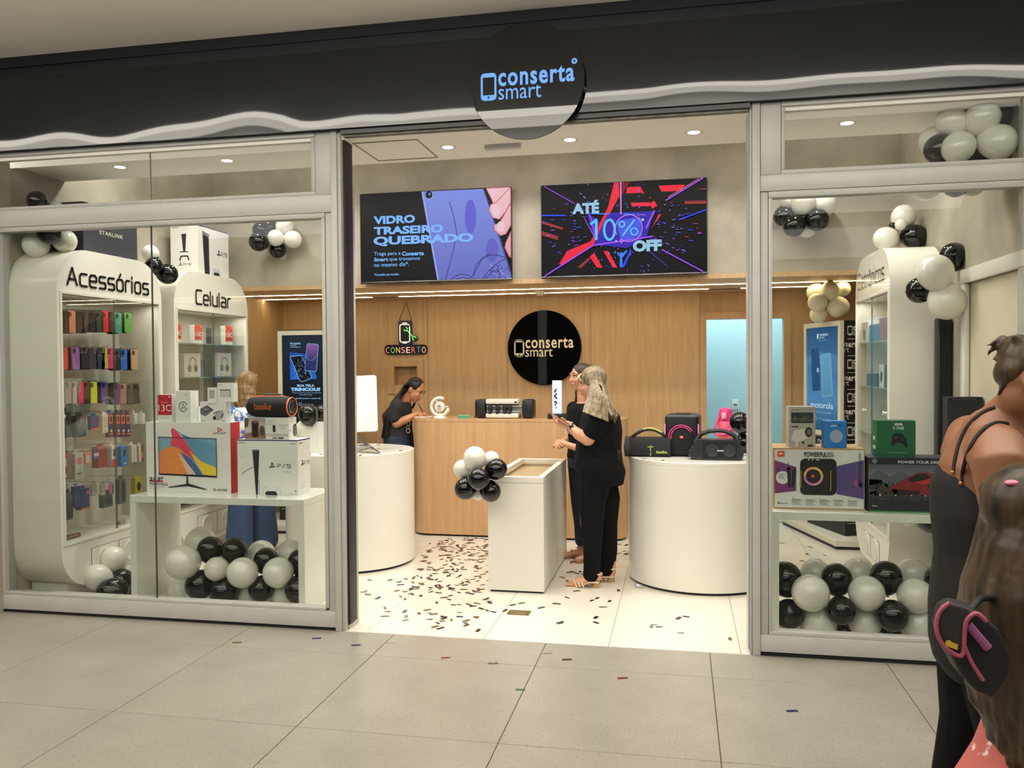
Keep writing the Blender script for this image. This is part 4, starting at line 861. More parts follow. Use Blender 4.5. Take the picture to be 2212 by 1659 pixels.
f, w, h = fc('front'); f.ring(w * .5, h * .5, w * .27, .005, INK, .3, 5.9); f.line([(w * .42, h * .42), (w * .5, h * .6), (w * .66, h * .44), (w * .48, h * .47)], .004, INK, True); f.rect(w * .64, h * .86, w * .82, h * .87, INK); f.rect(w * .64, h * .90, w * .82, h * .905, INK); tiny(f, w * .4, h * .3, w * .65, 1, .01)
f.build('printed_artwork', t); f, w, h = fc('right')
for k in range(4): f.disc(w * .5, h * (.82 - k * .16), .004, GREY)
f.build('side_print', t)
x0, x1, zb, zt = on(433, 488, 869, 913, .505)
t, fc = carton('drone_box', 'white box printed with a grey drone on top of the monitor box', 'box', (x0, .505, z0), (x1, .572, z0 + zt - zb), {'all': WC}, None)
hb = zt - zb; f, w, h = fc('front')
f.poly([(0, h * .62), (w * .28, h * .82), (w * .52, h * .6), (w * .2, h * .3), (0, h * .42)], P((110, 112, 122))); f.layer(); f.poly([(.0, h * .66), (w * .28, h * .84), (w * .5, h * .64), (w * .2, h * .46)], P((84, 84, 100))); f.layer()
f.poly([(w * .1, h * .64), (w * .28, h * .74), (w * .38, h * .66), (w * .2, h * .56)], P((150, 130, 120))); f.poly([(w * .5, h * .3), (w * .66, h * .5), (w * .88, h * .62), (w * .92, h * .3), (w * .7, h * .12), (w * .52, h * .14)], P((168, 170, 172)))
f.layer(); f.disc(w * .56, h * .22, .013, P((44, 44, 50))); f.line([(w * .52, h * .44), (w * .74, h * .56)], .006, P((60, 60, 66))); f.line([(w * .8, h * .22), (w * .9, h * .44)], .007, P((60, 60, 66))); f.poly([(w * .34, h * .9), (w * .4, h * .93), (w * .42, h * .88)], INK); f.rect(w * .45, h * .89, w * .64, h * .91, GREY); tiny(f, w * .06, h * .08, w * .2, 1, .01); tiny(f, w * .8, h * .08, w * .95, 1, .01)
f.build('printed_artwork', t); f, w, h = fc('right'); f.disc(w * .5, h * .48, .006, INK); f.build('side_print', t)
z1 = z0 + hb + .0005
for nm, lab, px0, px1, pt, pb, y0, y1 in (('small_box', 'small white box with a grey jar picture standing on the drone box', 448.7, 468.4, 837, 868, .51, .56), ('small_box', 'white battery box standing on the drone box beside the lady in the print blouse', 470, 503, 827, 868, .505, .57)):
    x0, x1, zb, zt = on(px0, px1, pt, pb, y0); t, fc = carton(nm, lab, 'box', (x0, y0, z1), (x1, y1, z1 + zt - zb), WC); f, w, h = fc('front')
    if px0 < 460: f.poly([(w * .28, h * .25), (w * .72, h * .25), (w * .76, h * .78), (w * .24, h * .78)], P((176, 178, 180))); f.layer(); f.line([(w * .28, h * .25), (w * .24, h * .78), (w * .72, h * .78)], .003, P((96, 98, 102)))
    else: f.rr(w * .16, h * .24, w * .84, h * .64, .006, P((196, 198, 198))); f.layer(); f.rect(w * .16, h * .60, w * .84, h * .66, P((110, 112, 112))); f.rect(w * .78, h * .24, w * .84, h * .62, P((150, 152, 152))); f.rect(w * .06, h * .9, w * .3, h * .92, INK)
    f.build('printed_artwork', t)
x0, x1, zb, zt = on(413, 433, 855, 882, .60); carton('small_box', 'small pale box half hidden behind the drone box', 'box', (x0 + .02, .575, z0), (x1 + .0, .61, z0 + .11), WC)
# speaker box and cylinder speaker on the console box
z2 = 1.1525; x0, x1, zb, zt = on(528.7, 624, 899.6, 946, .50)
t, fc = carton('speaker_box', 'long white speaker carton with photos lying on the left console box', 'box', (x0, .50, z2), (x1, .615, z2 + zt - zb), WC)
f, w, h = fc('front'); f.rect(0, .003, w * .475, h - .003, grad('photo_tan', [(0, (150, 116, 96)), (.4, (206, 196, 188)), (1, (150, 142, 140))], 2, False)); f.layer(); f.poly([(0, .003), (w * .475, .003), (w * .475, h * .3), (w * .2, h * .34), (0, h * .24)], P((150, 112, 92))); f.poly([(0, h * .5), (w * .08, h * .6), (w * .1, h * .95), (0, h * .97)], P((96, 82, 80))); f.layer()
f.rr(w * .16, h * .08, w * .33, h * .86, .02, INK); f.disc(w * .40, h * .4, .02, P((88, 70, 66)), .035); f.layer(); f.line(rrect(w * .175, h * .1, w * .315, h * .84, .016), .0025, ORG, True); f.disc(w * .245, h * .78, .012, P((120, 120, 124)), .006)
f.rr(w * .64, h * .34, w * .70, h * .66, .006, INK); f.rect(w * .48, h * .17, w * .98, h * .26, P((196, 194, 184))); f.rect(w * .63, h * .04, w * .73, h * .1, P((110, 110, 106))); f.rect(w * .76, h * .04, w * .88, h * .1, P((60, 60, 60))); tiny(f, w * .5, h * .86, w * .72, 3, .012); tiny(f, w * .78, h * .66, w * .98, 3, .012)
f.build('printed_artwork', t); f, w, h = fc('right'); f.rr(w * .56, h * .12, w * 1.0, h * .68, .02, INK); f.layer(); f.ring(w * .78, h * .52, .008, .003, WC); f.ring(w * .78, h * .36, .008, .003, WC); f.ring(w * .78, h * .22, .008, .003, WC); tiny(f, w * .1, h * .88, w * .5, 2, .012); f.disc(w * .15, h * .4, .005, INK); f.build('side_print', t)
z3 = z2 + zt - zb + .001; a = at(534.6, 898, Y=.55); b_ = at(612, 898, Y=.55); c = at(638, 898, Y=.55); R = (at(580, 856, Y=.55).z - z3) / 2
t = thing('portable_speaker', 'black capsule speaker with orange lettering on top of the long white carton', 'speaker', ((a.x + c.x) / 2, .555, z3)); Lx = (c.x - a.x) / 2
m2 = Matrix.Rotation(PI / 2, 4, 'Y'); m2 = Matrix.Translation(V((0, 0, R))) @ Matrix.Rotation(-.10, 4, 'Z') @ m2
mb = MB(); mb.lathe([(.01, -Lx), (R * .62, -Lx + .005), (R * .86, -Lx + .02), (R * .97, -Lx + .045), (R, -Lx + .07), (R, Lx - .07), (R * .98, Lx - .05), (R * .9, Lx - .025)], seg=32, mw=m2); mb.build('body', CH2, t, 40, True)
OR2 = M('orange_rubber', (232, 120, 64), .5)
mb = MB(); mb.lathe([(R * .90, Lx - .026), (R * .93, Lx - .018), (R * .9, Lx - .012), (R * .84, Lx - .016)], seg=32, mw=m2, cap=False); mb.build('orange_ring', OR2, t, 40, True)
mb = MB(); mb.lathe([(R * .84, Lx - .02), (R * .55, Lx - .028), (R * .5, Lx - .018), (.001, Lx - .014)], seg=28, mw=m2); mb.build('end_cap', M('dark_blue_cap', (34, 36, 46), .3), t, 40, True)
mb = MB(); mb.lathe([(R * .55, Lx - .024), (R * .58, Lx - .016), (R * .52, Lx - .014)], seg=28, mw=m2, cap=False); mb.build('chrome_ring', M('chrome', (200, 204, 210), .1, 1.0), t, 40, True)
MB().tube([(-.06, 0, 2 * R - .004), (-.05, 0, 2 * R + .010), (.07, 0, 2 * R + .010), (.08, 0, 2 * R - .004)], .009, None, 8).build('handle', CH, t, 40, True)
MB().tube([(-Lx + .06, -.012, 2 * R - .004), (-.07, -.012, 2 * R), (.09, -.012, 2 * R), (Lx - .05, -.012, 2 * R - .006)], .005, OR2, 6).build('orange_trim', OR2, t, 40, True)
f = Face((t.location.x, t.location.y - R - .004, z3), (1, -.10, 0), (0, 0, 1)); f.text('basike', -.095, R - .018, .04, R + .028, ORG, .0); f.build('lettering', t)
# console box on the second cabinet, dark boxes on the first
a = at(424, 596, X=-4.19)
t, fc = carton('console_box', 'tall white game console carton on top of the second arched cabinet', 'box', (-4.46, 1.87, 2.5005), (-4.19, 2.385, 2.5005 + .43), {'all': WC, 'left': WC}, 'console cartons')
f, w, h = fc('right')
f.rect(0, h - .008, w, h, P((46, 50, 110))); f.poly([(w * .14, h * .88), (w * .34, h * .86), (w * .35, h * .0), (w * .2, h * .0)], P((30, 30, 40))); f.layer(); f.poly([(w * .13, h * .9), (w * .36, h * .86), (w * .35, h * .80), (w * .15, h * .82)], P((120, 118, 130)))
ps_logo(f, w * .6, h * .45, w * .12, INK); f.strokes('PS5', w * .74, h * .46, .035, w * .2, .005, INK); f.line([(w * .36, 0), (w * .36, h * .22)], .003, INK)
f.poly([(w * .42, 0), (w * .44, h * .15), (w * .5, h * .17), (w * .68, h * .16), (w * .74, h * .02), (w * .72, 0)], P((200, 200, 206))); f.layer(); f.poly([(w * .47, 0), (w * .5, h * .08), (w * .64, h * .08), (w * .70, 0)], INK); f.build('printed_artwork', t)
f, w, h = fc('front'); f.poly([(w * .40, h * .82), (w * .58, h * .82), (w * .54, h * .46), (w * .46, h * .46)], P((34, 34, 44))); f.line([(w * .33, h * .45), (w * .66, h * .45)], .008, INK); f.line([(w * .33, h * .27), (w * .38, h * .36), (w * .62, h * .36), (w * .67, h * .27)], .012, INK); ps_logo(f, w * .28, h * .16, w * .14, INK); f.strokes('PS5', w * .46, h * .17, .016, w * .28, .003, INK); f.text('SONY', w * .08, h * .95, w * .32, h * .97, INK, .03); f.build('side_print', t)
DKB = M('slate_carton', (62, 62, 68), .5, noise=.05)
t, fc = carton('satellite_kit_box', 'dark slate carton with white lettering lying on the first arched cabinet', 'box', (-4.52, .42, 2.5005), (-4.20, 1.03, 2.86), {'all': M('slate_carton_dark', (40, 40, 46), .5), 'right': DKB})
f, w, h = fc('right'); f.text('STARLINK', w * .28, h * .42, w * .72, h * .50, P((214, 208, 190)), .02, 1.15); f.build('lettering', t)
# ---- right window bench
t, fc = carton('speaker_box', 'wide printed party speaker carton on the right window bench', 'box', (.562, .43, .7685), (1.088, .74, 1.140), {'all': KR})
f, w, h = fc('front')
X = lambda px: (px - 90) / 590 * w
Yy = lambda py: h - (py - 1150) / 392 * h
q = lambda *pts: [(X(a), Yy(b)) for a, b in pts]
f.rect(X(98), Yy(1532), X(674), Yy(1158), P((214, 214, 208))); f.layer()
f.poly(q((98, 1228), (240, 1272), (240, 1425), (98, 1444)), grad('art_violet', [(0, (118, 62, 112)), (1, (66, 62, 116))], 0, False)); f.poly(q((500, 1262), (674, 1220), (674, 1470), (500, 1440)), grad('art_violet2', [(0, (52, 54, 102)), (1, (92, 76, 126))], 0, False)); f.layer()
for k in range(16):
    a, b = RND.choice(((110, 230), (505, 665))); x_ = RND.uniform(a, b); y_ = RND.uniform(1290, 1420); f.poly(q((x_, y_), (x_ + RND.uniform(5, 26), y_ - RND.uniform(10, 60)), (x_ + RND.uniform(8, 30), y_ + RND.uniform(5, 30))), RND.choice((P((60, 70, 160)), P((170, 70, 120)), P((36, 36, 90)), P((120, 90, 180)))))
f.layer(); f.disc(X(150), Yy(1340), w * .075, P((222, 220, 214))); f.layer(); f.poly(q((177, 1275), (200, 1272), (204, 1400), (186, 1402)), INK); f.poly(q((214, 1290), (238, 1284), (226, 1402), (208, 1400)), INK); f.poly(q((176, 1270), (200, 1270), (200, 1290), (178, 1290)), P((140, 50, 50))); tiny(f, X(124), Yy(1320), X(170), 4, .009, INK)
f.poly([(p[0], p[1]) for p in rrect(X(265), Yy(1448), X(500), Yy(1215), .03)], P((16, 15, 20))); f.layer(); f.poly(q((280, 1235), (440, 1235), (450, 1440), (275, 1440)), P((26, 24, 30)))
for k in range(24):
    a0 = 2 * PI * k / 24; mat_ = (P((222, 196, 80)), P((226, 160, 120)), P((196, 120, 190)), P((214, 150, 160)))[k // 6] if k < 24 else INK
    f.layer(8); f.ring(X(350), Yy(1328), .050, .014, mat_, a0, a0 + 2 * PI / 24, 1)
f.rr(X(338), Yy(1336), X(356), Yy(1318), .002, P((222, 90, 60))); f.line(q((462, 1290), (462, 1420)), .003, P((222, 196, 80))); f.line(q((272, 1290), (270, 1400)), .003, P((200, 180, 90)))
for x_ in (345, 372, 384, 320): f.disc(X(x_), Yy(1222), .004, P((235, 235, 240)))
f.rr(X(116), Yy(1204), X(162), Yy(1168), .002, P((226, 84, 48))); f.layer(); f.text('JBL', X(124), Yy(1193), X(154), Yy(1180), WC, .05)
f.text('POWERFUL', X(290), Yy(1204), X(438), Yy(1172), P((40, 40, 70)), .03); f.text('BASS', X(442), Yy(1186), X(478), Yy(1172), P((40, 40, 70)), .02); f.text('BOOST', X(442), Yy(1204), X(486), Yy(1190), P((40, 40, 70)), .02)
f.text('Bluetooth', X(132), Yy(1511), X(182), Yy(1498), INK); f.disc(X(123), Yy(1504), .005, INK, .007)
for k in range(5): f.rect(X(210 + 90 * k), Yy(1482), X(268 + 90 * k), Yy(1479), INK); tiny(f, X(210 + 90 * k), Yy(1490), X(282 + 90 * k), 4, .007); f.ring(X(216 + 90 * k), Yy(1468), .004, .001, GREY)
g = Face(f.p(X(640), Yy(1176), 0), -f.v, f.u); g.layer(9); g.text('PARTYBOX ENCORE', 0, 0, Yy(1176) - Yy(1372), X(655) - X(640), P((46, 46, 60)), .01); f.mb.add(g.mb.v, g.mb.f, P((46, 46, 60)))
f.build('printed_artwork', t)
t, fc = carton('console_box', 'dark game console carton printed with a red car on the right window bench', 'box', (1.102, .40, .7685), (1.60, .62, 1.092), {'all': P((34, 36, 44)), 'top': P((46, 48, 54))}, 'console cartons')
f, w, h = fc('front')
X = lambda px: (px - 695) / 560 * w
Yy = lambda py: h - (py - 1212) / 345 * h
q = lambda *pts: [(X(a), Yy(b)) for a, b in pts]
f.rect(0, h * .42, w, h * .88, grad('art_sky', [(0, (70, 74, 76)), (.6, (116, 122, 128)), (1, (60, 64, 74))], 2, False)); f.layer(); f.poly(q((695, 1340), (760, 1290), (830, 1330), (900, 1296), (960, 1330), (1060, 1310), (1255, 1330), (1255, 1440), (695, 1440)), P((84, 90, 94))); f.poly(q((700, 1350), (780, 1352), (790, 1390), (700, 1390)), P((126, 150, 158))); f.layer()
f.poly(q((695, 1390), (790, 1370), (860, 1400), (1255, 1380), (1255, 1470), (695, 1460)), P((54, 56, 52)))
for k in range(30): x_ = RND.uniform(700, 900); y_ = RND.uniform(1370, 1450); f.disc(X(x_), Yy(y_), RND.uniform(.003, .009), P(RND.choice(((66, 66, 58), (44, 46, 44), (90, 88, 76)))), None, 7)
f.layer(); f.poly(q((820, 1430), (830, 1395), (880, 1372), (940, 1330), (1000, 1305), (1060, 1300), (1130, 1320), (1165, 1345), (1180, 1390), (1170, 1425), (1080, 1440), (900, 1445)), P((128, 32, 42))); f.layer()
f.poly(q((940, 1345), (1000, 1312), (1050, 1308), (1080, 1330), (1040, 1350), (960, 1362)), P((26, 26, 32))); f.poly(q((828, 1430), (840, 1405), (900, 1412), (1020, 1420), (1010, 1440), (880, 1446)), P((40, 22, 30))); f.poly(q((990, 1362), (1080, 1340), (1120, 1350), (1040, 1380)), P((176, 50, 56))); f.disc(X(1085), Yy(1385), .017, P((22, 22, 26))); f.disc(X(862), Yy(1425), .014, P((22, 22, 26))); f.layer(); f.disc(X(1085), Yy(1385), .010, P((92, 90, 92))); f.poly(q((1120, 1310), (1170, 1320), (1176, 1345), (1130, 1335)), P((196, 80, 80)))
f.text('POWER YOUR DREAMS', X(880), Yy(1246), X(1190), Yy(1228), P((206, 208, 210)), .03); f.ring(X(734), Yy(1233), .011, .002, WC); f.line([(X(726), Yy(1240)), (X(734), Yy(1230)), (X(742), Yy(1240))], .0025, WC)
for x_, s in ((768, 0), (866, 1), (964, 2), (1050, 3)): f.disc(X(x_), Yy(1448), .005, P((190, 190, 194)), .004 if s else .008); tiny(f, X(x_ - 10), Yy(1470), X(x_ + 60), 2, .006, P((100, 102, 108)), .0018)
f.rect(X(718), Yy(1521), X(750), Yy(1516), P((190, 190, 194))); f.rect(X(1144), Yy(1540), X(1172), Yy(1535), P((190, 190, 194))); f.rect(0, 0, w, .008, P((60, 130, 70))); f.build('printed_artwork', t)
zt_ = 1.1405
x0, x1, zb, zt = on(1703, 1760.5, 875, 963, .47)
t, fc = carton('projector_box', 'grey projector box standing at the left on the party speaker carton', 'box', (x0, .47, zt_), (x1, .58, zt_ + zt - zb), M('grey_carton', (168, 164, 152), .45, noise=.03), None, .06)
f, w, h = fc('front'); f.rect(w * .08, h * .60, w * .92, h * .86, P((40, 44, 44))); f.layer(); f.rect(w * .12, h * .64, w * .88, h * .72, P((70, 84, 60)))
for k in range(12): f.disc(w * RND.uniform(.14, .86), h * RND.uniform(.66, .84), .004, P(RND.choice(((150, 160, 150), (20, 24, 24), (96, 110, 96)))), None, 6)
f.poly([(w * .08, h * .24), (w * .2, h * .42), (w * .62, h * .47), (w * .72, h * .22), (w * .4, h * .14), (w * .12, h * .17)], P((206, 202, 192))); f.layer(); f.disc(w * .74, h * .38, .022, P((36, 36, 38)), .030); f.layer(); f.disc(w * .75, h * .38, .013, P((110, 110, 108)), .018); f.poly([(w * .22, h * .02), (w * .28, h * .2), (w * .36, h * .18), (w * .34, h * .02)], P((206, 202, 192))); f.poly([(w * .5, h * .1), (w * .58, h * .1), (w * .56, h * .16), (w * .5, h * .16)], INK)
f.text('HD 1080', w * .1, h * .91, w * .4, h * .935, P((120, 60, 50)), .02); f.rect(w * .09, h * .50, w * .34, h * .53, P((70, 56, 44))); tiny(f, w * .5, h * .94, w * .94, 2, .008); f.rect(w * .7, h * .03, w * .9, h * .07, INK); f.build('printed_artwork', t)
x0, x1, zb, zt = on(1780, 1829, 906, 964, .455)
t, fc = carton('smart_speaker_box', 'small bright blue box with a round grey speaker picture on the party speaker carton', 'box', (x0, .455, zt_), (x1, .555, zt_ + zt - zb), P((34, 118, 190)))
f, w, h = fc('front'); f.disc(w * .54, h * .44, w * .29, P((150, 164, 190)), h * .24); f.text('echo', w * .3, h * .80, w * .57, h * .87, P((225, 230, 236)), .02); f.text('pop', w * .62, h * .78, w * .80, h * .87, P((20, 70, 130)), .02); f.text('amazon', w * .48, h * .07, w * .66, h * .10, P((20, 70, 130)), .01); f.build('printed_artwork', t)
x0, x1, zb, zt = on(1894, 1978, 909, 987, .44)
t, fc = carton('game_controller_box', 'green game controller box standing on the dark console carton', 'box', (x0, .44, 1.0925), (x1, .56, 1.0925 + zt - zb), P((28, 96, 58)))
f, w, h = fc('front'); f.poly([(w * .38, h * .38), (w * .4, h * .60), (w * .5, h * .66), (w * .66, h * .64), (w * .76, h * .5), (w * .80, h * .28), (w * .74, h * .26), (w * .66, h * .38), (w * .5, h * .4), (w * .42, h * .3), (w * .38, h * .3)], INK); f.layer(); f.disc(w * .5, h * .54, .008, P((70, 74, 78))); f.disc(w * .66, h * .5, .007, P((60, 64, 68))); f.disc(w * .48, h * .53, .003, WC); f.line([(w * .58, h * .65), (w * .6, h * .7), (w * .64, h * .72)], .002, INK)
f.text('X ONE', w * .40, h * .76, w * .70, h * .84, P((220, 226, 222)), .01); f.rr(w * .46, h * .87, w * .66, h * .93, .005, P((214, 220, 214))); f.layer(); f.text('wireless', w * .49, h * .885, w * .63, h * .915, P((28, 96, 58)), .02); tiny(f, w * .28, h * .12, w * .78, 1, .01, P((150, 180, 160))); f.build('printed_artwork', t); f, w, h = fc('left'); f.rect(w * .2, h * .2, w * .7, h * .3, WC); f.rect(w * .2, h * .45, w * .6, h * .55, WC); f.build('side_print', t)
t, fc = carton('headset_box', 'small black box with orange top edge beside the console carton', 'box', (1.605, .45, .7685), (1.69, .53, 1.185), {'all': P((28, 26, 28)), 'top': ORG}); f, w, h = fc('front'); tiny(f, w * .2, h * .8, w * .8, 5, .03, WC, .006); f.build('printed_artwork', t)
t = thing('column_speaker', 'slim black column standing against the right wall behind the tall cabinet', 'speaker', (1.768, 1.30, 0))
MB().bbox((-.045, -.05, .02), (.045, .05, 1.96), .012).build('body', CH, t, 30, True); MB().bbox((-.05, -.09, 0), (.05, .07, .02), .006).build('base', CH, t, 30, True); MB().box((-.036, -.053, .5), (.036, -.05, 1.9)).build('grille', CH2, t, False, True)
a = at(2047, 905, Y=.70); t, fc = carton('monitor_box', 'black framed display carton standing at the back of the right window bench', 'box', (a.x, .70, .7685), (a.x + .20, .80, at(2060, 858, Y=.7).z), {'all': P((26, 26, 30))}); f, w, h = fc('front'); f.line(rrect(.012, .012, w - .012, h - .012, .008), .006, P((50, 50, 54)), True); f.build('printed_artwork', t)
# ---- things on the counter (top at 1.146) and the pedestals (top at .95)
CT = 1.147
p = at(948, 905, Y=3.02); t = thing('desk_fan', 'white round tabletop fan with open ring standing on the counter', 'fan', (p.x + .012, 3.02, CT))
s = mpp(p); c_ = V((0, 0, (905 - 880) * s))
RO = 19 * s; mb = MB(); pts = [(RO * math.cos(a), 0, c_.z + RO * math.sin(a)) for a in [math.radians(62 + 290 * k / 30) for k in range(31)]]; mb.tube(pts, [.010] + [.017] * 29 + [.010], None, 10); mb.build('ring', WHITE2, t, 40, True)
MB().lathe([(.001, -.03), (.04, -.028), (11 * s, -.018), (11.5 * s, 0), (11 * s, .018), (.001, .024)], seg=28, mw=Matrix.Translation(c_) @ Matrix.Rotation(PI / 2, 4, 'X')).build('hub', WHITE2, t, 40, True)
MB().lathe([(15 * s, 0), (15 * s, .012), (8 * s, .022), (.014, .03), (.014, .05)], seg=28).build('base', WHITE2, t, 40, True)
f = Face((p.x + .012, 3.02 - .0345, CT + c_.z), (1, 0, 0), (0, 0, 1)); f.disc(0, 0, .022, P((196, 176, 170))); f.layer(); f.line([(-.008, .01), (.012, .008), (.006, -.004)], .005, P((120, 70, 70))); f.build('emblem', t)
for k in range(3): MB().tube([V((0, -.004, c_.z)) + V((math.cos(a), 0, math.sin(a))) * (11 * s) for a in (k * 2.1, )] + [V((0, -.004, c_.z)) + V((math.cos(k * 2.1), 0, math.sin(k * 2.1))) * RO], .006, None, 6).build('spoke', WHITE2, t, 40, True)
p = at(1002, 905, Y=3.05); carton('card_box', 'small green and white card box on the counter beside the fan', 'box', (p.x - .062, 3.04, CT), (p.x + .052, 3.11, CT + .028), {'all': WC, 'front': P((70, 160, 110))}, None, .06)
a = at(1027, 905, Y=3.08); b_ = at(1153, 905, Y=3.08); c = at(1060, 866, Y=3.08); L = b_.x - a.x; H = c.z - a.z + .01
t = thing('film_cutter', 'black and white film cutting machine with four rollers on the counter', 'machine', ((a.x + b_.x) / 2, 3.13, CT)); h2 = L / 2
for sx in (-1, 1):
    lo, hi = sorted((sx * h2, sx * h2 * .62)); MB().bbox((lo, -.09, .006), (hi, .09, H - .004), .022).build('end_housing', CH, t, 40, True)
mb = MB(); mb.bbox((-h2 * .62, -.085, H * .74), (h2 * .50 * 1.0, .085, H), .012); mb.build('upper_cover', WHITE2, t, 40, True)
MB().bbox((-h2 * .62, -.09, .004), (h2 * .5, .085, H * .26), .012).build('lower_cover', WHITE2, t, 40, True); MB().box((-h2 * .62, -.03, H * .2), (h2 * .62, .08, H * .8)).build('cutting_bay', M('bay_grey', (176, 170, 160), .5), t, False, True)
MB().bbox((h2 * .36, -.087, H * .80), (h2 * .46, -.083, H * .88), .002).build('display', BLACKM, t, False, True)
MB().tube([(-h2 * .6, -.055, H * .62), (h2 * .6, -.055, H * .62)], .009, None, 10).build('rail', M('rail_steel', (150, 150, 150), .25, 1.0), t, 40, True)
MB().tube([(-h2 * .6, -.06, H * .36), (h2 * .6, -.06, H * .36)], .007, None, 10).build('rail', M('rail_steel', (150, 150, 150), .25, 1.0), t, 40, True)
for xx in (-.47, -.22, .03, .20):
    r = MB().bbox((xx * h2 - .018, -.085, H * .30), (xx * h2 + .018, -.045, H * .70), .006).build('roller', CH, t, 40, True)
    MB().lathe([(.001, -.012), (.017, -.012), (.017, .012), (.001, .012)], (0, 0, 0), 16, None, Matrix.Translation(V((xx * h2, -.085, H * .33))) @ Matrix.Rotation(PI / 2, 4, 'Y')).build('wheel', M('rubber', (30, 30, 30), .6), r, 40, True)
MB().tube([(-h2, .02, .02), (-h2 - .02, -.02, .01), (-h2 - .015, -.04, .004)], .004, None, 6).build('cable', BLACKM, t, 40, True)
p = at(1202, 905, Y=3.02); s = mpp(p); t = thing('light_block', 'tall lit clear block with blue glow on black stand on the counter', 'lamp', (p.x, 3.04, CT))
MB().bbox((-18 * s, -.05, 0), (21 * s, .05, 11 * s), .002).build('stand', BLACKM, t, 30, True)
ICE = bpy.data.materials.new('bubble_block'); ICE.use_nodes = True; nt = ICE.node_tree; b = nt.nodes['Principled BSDF']; b.inputs['Base Color'].default_value = lin((200, 215, 240)); b.inputs['Roughness'].default_value = .1
vo = nt.nodes.new('ShaderNodeTexVoronoi'); vo.inputs['Scale'].default_value = 95; tc = nt.nodes.new('ShaderNodeTexCoord'); rp = nt.nodes.new('ShaderNodeValToRGB'); nt.links.new(tc.outputs['Object'], vo.inputs['Vector']); nt.links.new(vo.outputs['Distance'], rp.inputs[0])
rp.color_ramp.elements[0].color = lin((235, 242, 255)); rp.color_ramp.elements[0].position = .2; rp.color_ramp.elements[1].color = lin((120, 146, 214)); rp.color_ramp.elements[1].position = .6; nt.links.new(rp.outputs[0], b.inputs['Emission Color']); b.inputs['Emission Strength'].default_value = .85
bh = 72 * s; MB().bbox((-8.5 * s, -.03, 11 * s), (11 * s, .03, 11 * s + bh), .004).build('block', ICE, t, 30, True)
f = Face((p.x, 3.04 - .031, CT), (1, 0, 0), (0, 0, 1))
for (x_, y_, r_) in ((0, .76, .012), (-.01, .70, .016), (.0, .62, .014), (-.012, .55, .017), (.002, .5, .014), (-.012, .40, .012), (.0, .36, .016), (-.008, .30, .012), (.0, .22, .01)): f.poly(rot2(rrect(x_ - r_ * .6, bh * y_ + .03, x_ + r_ * .6, bh * y_ + .03 + r_ * 1.4, .004), .4 * math.sin(y_ * 40), (x_, bh * y_ + .04)), P((34, 44, 76)))
f.build('inner_figures', t)
p = at(905, 903, Y=3.06); t = thing('notebook', 'open pale notebook on the counter under the writing woman\'s hand', 'notebook', (-2.47, 3.16, CT), .1)
MB().bbox((-.12, -.09, 0), (.12, .07, .012), .002).build('pages', M('paper_pink', (220, 204, 196), .7), t, 30, True)
for k in range(11): MB().tube([(-.10 + .02 * k, -.092, .002), (-.10 + .02 * k, -.098, .008), (-.10 + .02 * k, -.088, .015)], .0022, None, 5).build('ring', M('ring_white', (225, 222, 218), .3), t, 40, True)
# monitor with white back and cables on the left pedestal
p = at(790, 870, Y=1.72); t = thing('desktop_monitor', 'white-backed flat monitor leaning on a grey stand on the left pedestal', 'monitor', (-2.60, 1.72, .951))
A_ = at(801, 814, Y=1.72); Bq = at(813, 932, Y=1.72); Cq = at(690, 816, Y=1.72); Dq = at(700, 936, Y=1.72)
def mpt(p_, d): return V((p_.x, 1.72 + d, p_.z))
cor = [mpt(Dq, 0), mpt(Bq, .03), mpt(A_, .10), mpt(Cq, .07)]
nrm = (cor[1] - cor[0]).cross(cor[3] - cor[0]).normalized(); U_ = (cor[1] - cor[0]).normalized(); V_ = nrm.cross(U_)
ww = (cor[1] - cor[0]).length; hh_ = (cor[3] - cor[0]).length; sh = (cor[3] - cor[0]).dot(U_)
pl = [(x + sh * y / hh_, y) for x, y in rrect(0, 0, ww, hh_, .022)]
MB().prism(pl, lambda a, b, d: cor[0] + U_ * a + V_ * b + nrm * d, 0, -.012).build('white_back', M('monitor_white', (244, 240, 230), .35), t, 40)
pl2 = [(x + sh * y / hh_, y) for x, y in rrect(-.003, -.003, ww + .003, hh_ + .003, .024)]
MB().prism(pl2, lambda a, b, d: cor[0] + U_ * a + V_ * b + nrm * d, -.012, -.02).build('steel_edge', M('alu_edge', (150, 148, 144), .25, 1.0), t, 40)
s0 = at(752, 935, Y=1.74); s1 = at(823, 973, Y=1.62)
MB().prism([(0, 0), (.26, 0), (.26, .012), (0, .012)], lambda a, b, d: V((s0.x - .03, s0.y, s0.z)).lerp(V((s1.x, s1.y - .05, .955)), a / .26) + V((d * .6, -d, b * (3.2 - 9 * a))), -.06, .06).build('stand', M('stand_grey', (120, 120, 120), .35, .6), t, 30)
s2 = at(757, 965, Y=1.8); MB().bbox((s2.x - .16, 1.66, .951), (s2.x + .0, 1.84, .958), .003).build('foot', M('stand_grey', (120, 120, 120), .35, .6), t, 30)
t = thing('cable_bundle', 'loose bundle of pale cables lying under the white-backed monitor', 'cable', (at(772, 958, Y=1.6).x, 1.62, .951))
for k in range(9):
    x0 = RND.uniform(-.10, .02); pts = [(x0 + .16 * math.sin(a + k) + RND.uniform(-.01, .01), .10 * math.cos(a * 1.1 + k * .7), .006 + .05 * abs(math.sin(a * .8 + k * .5))) for a in [i * .45 for i in range(9)]]
    MB().tube(pts, .0045, None, 6).build('cable', M('cable_pale' if k % 2 else 'cable_grey', (206, 196, 180) if k % 2 else (120, 118, 114), .5), t, 40, True)
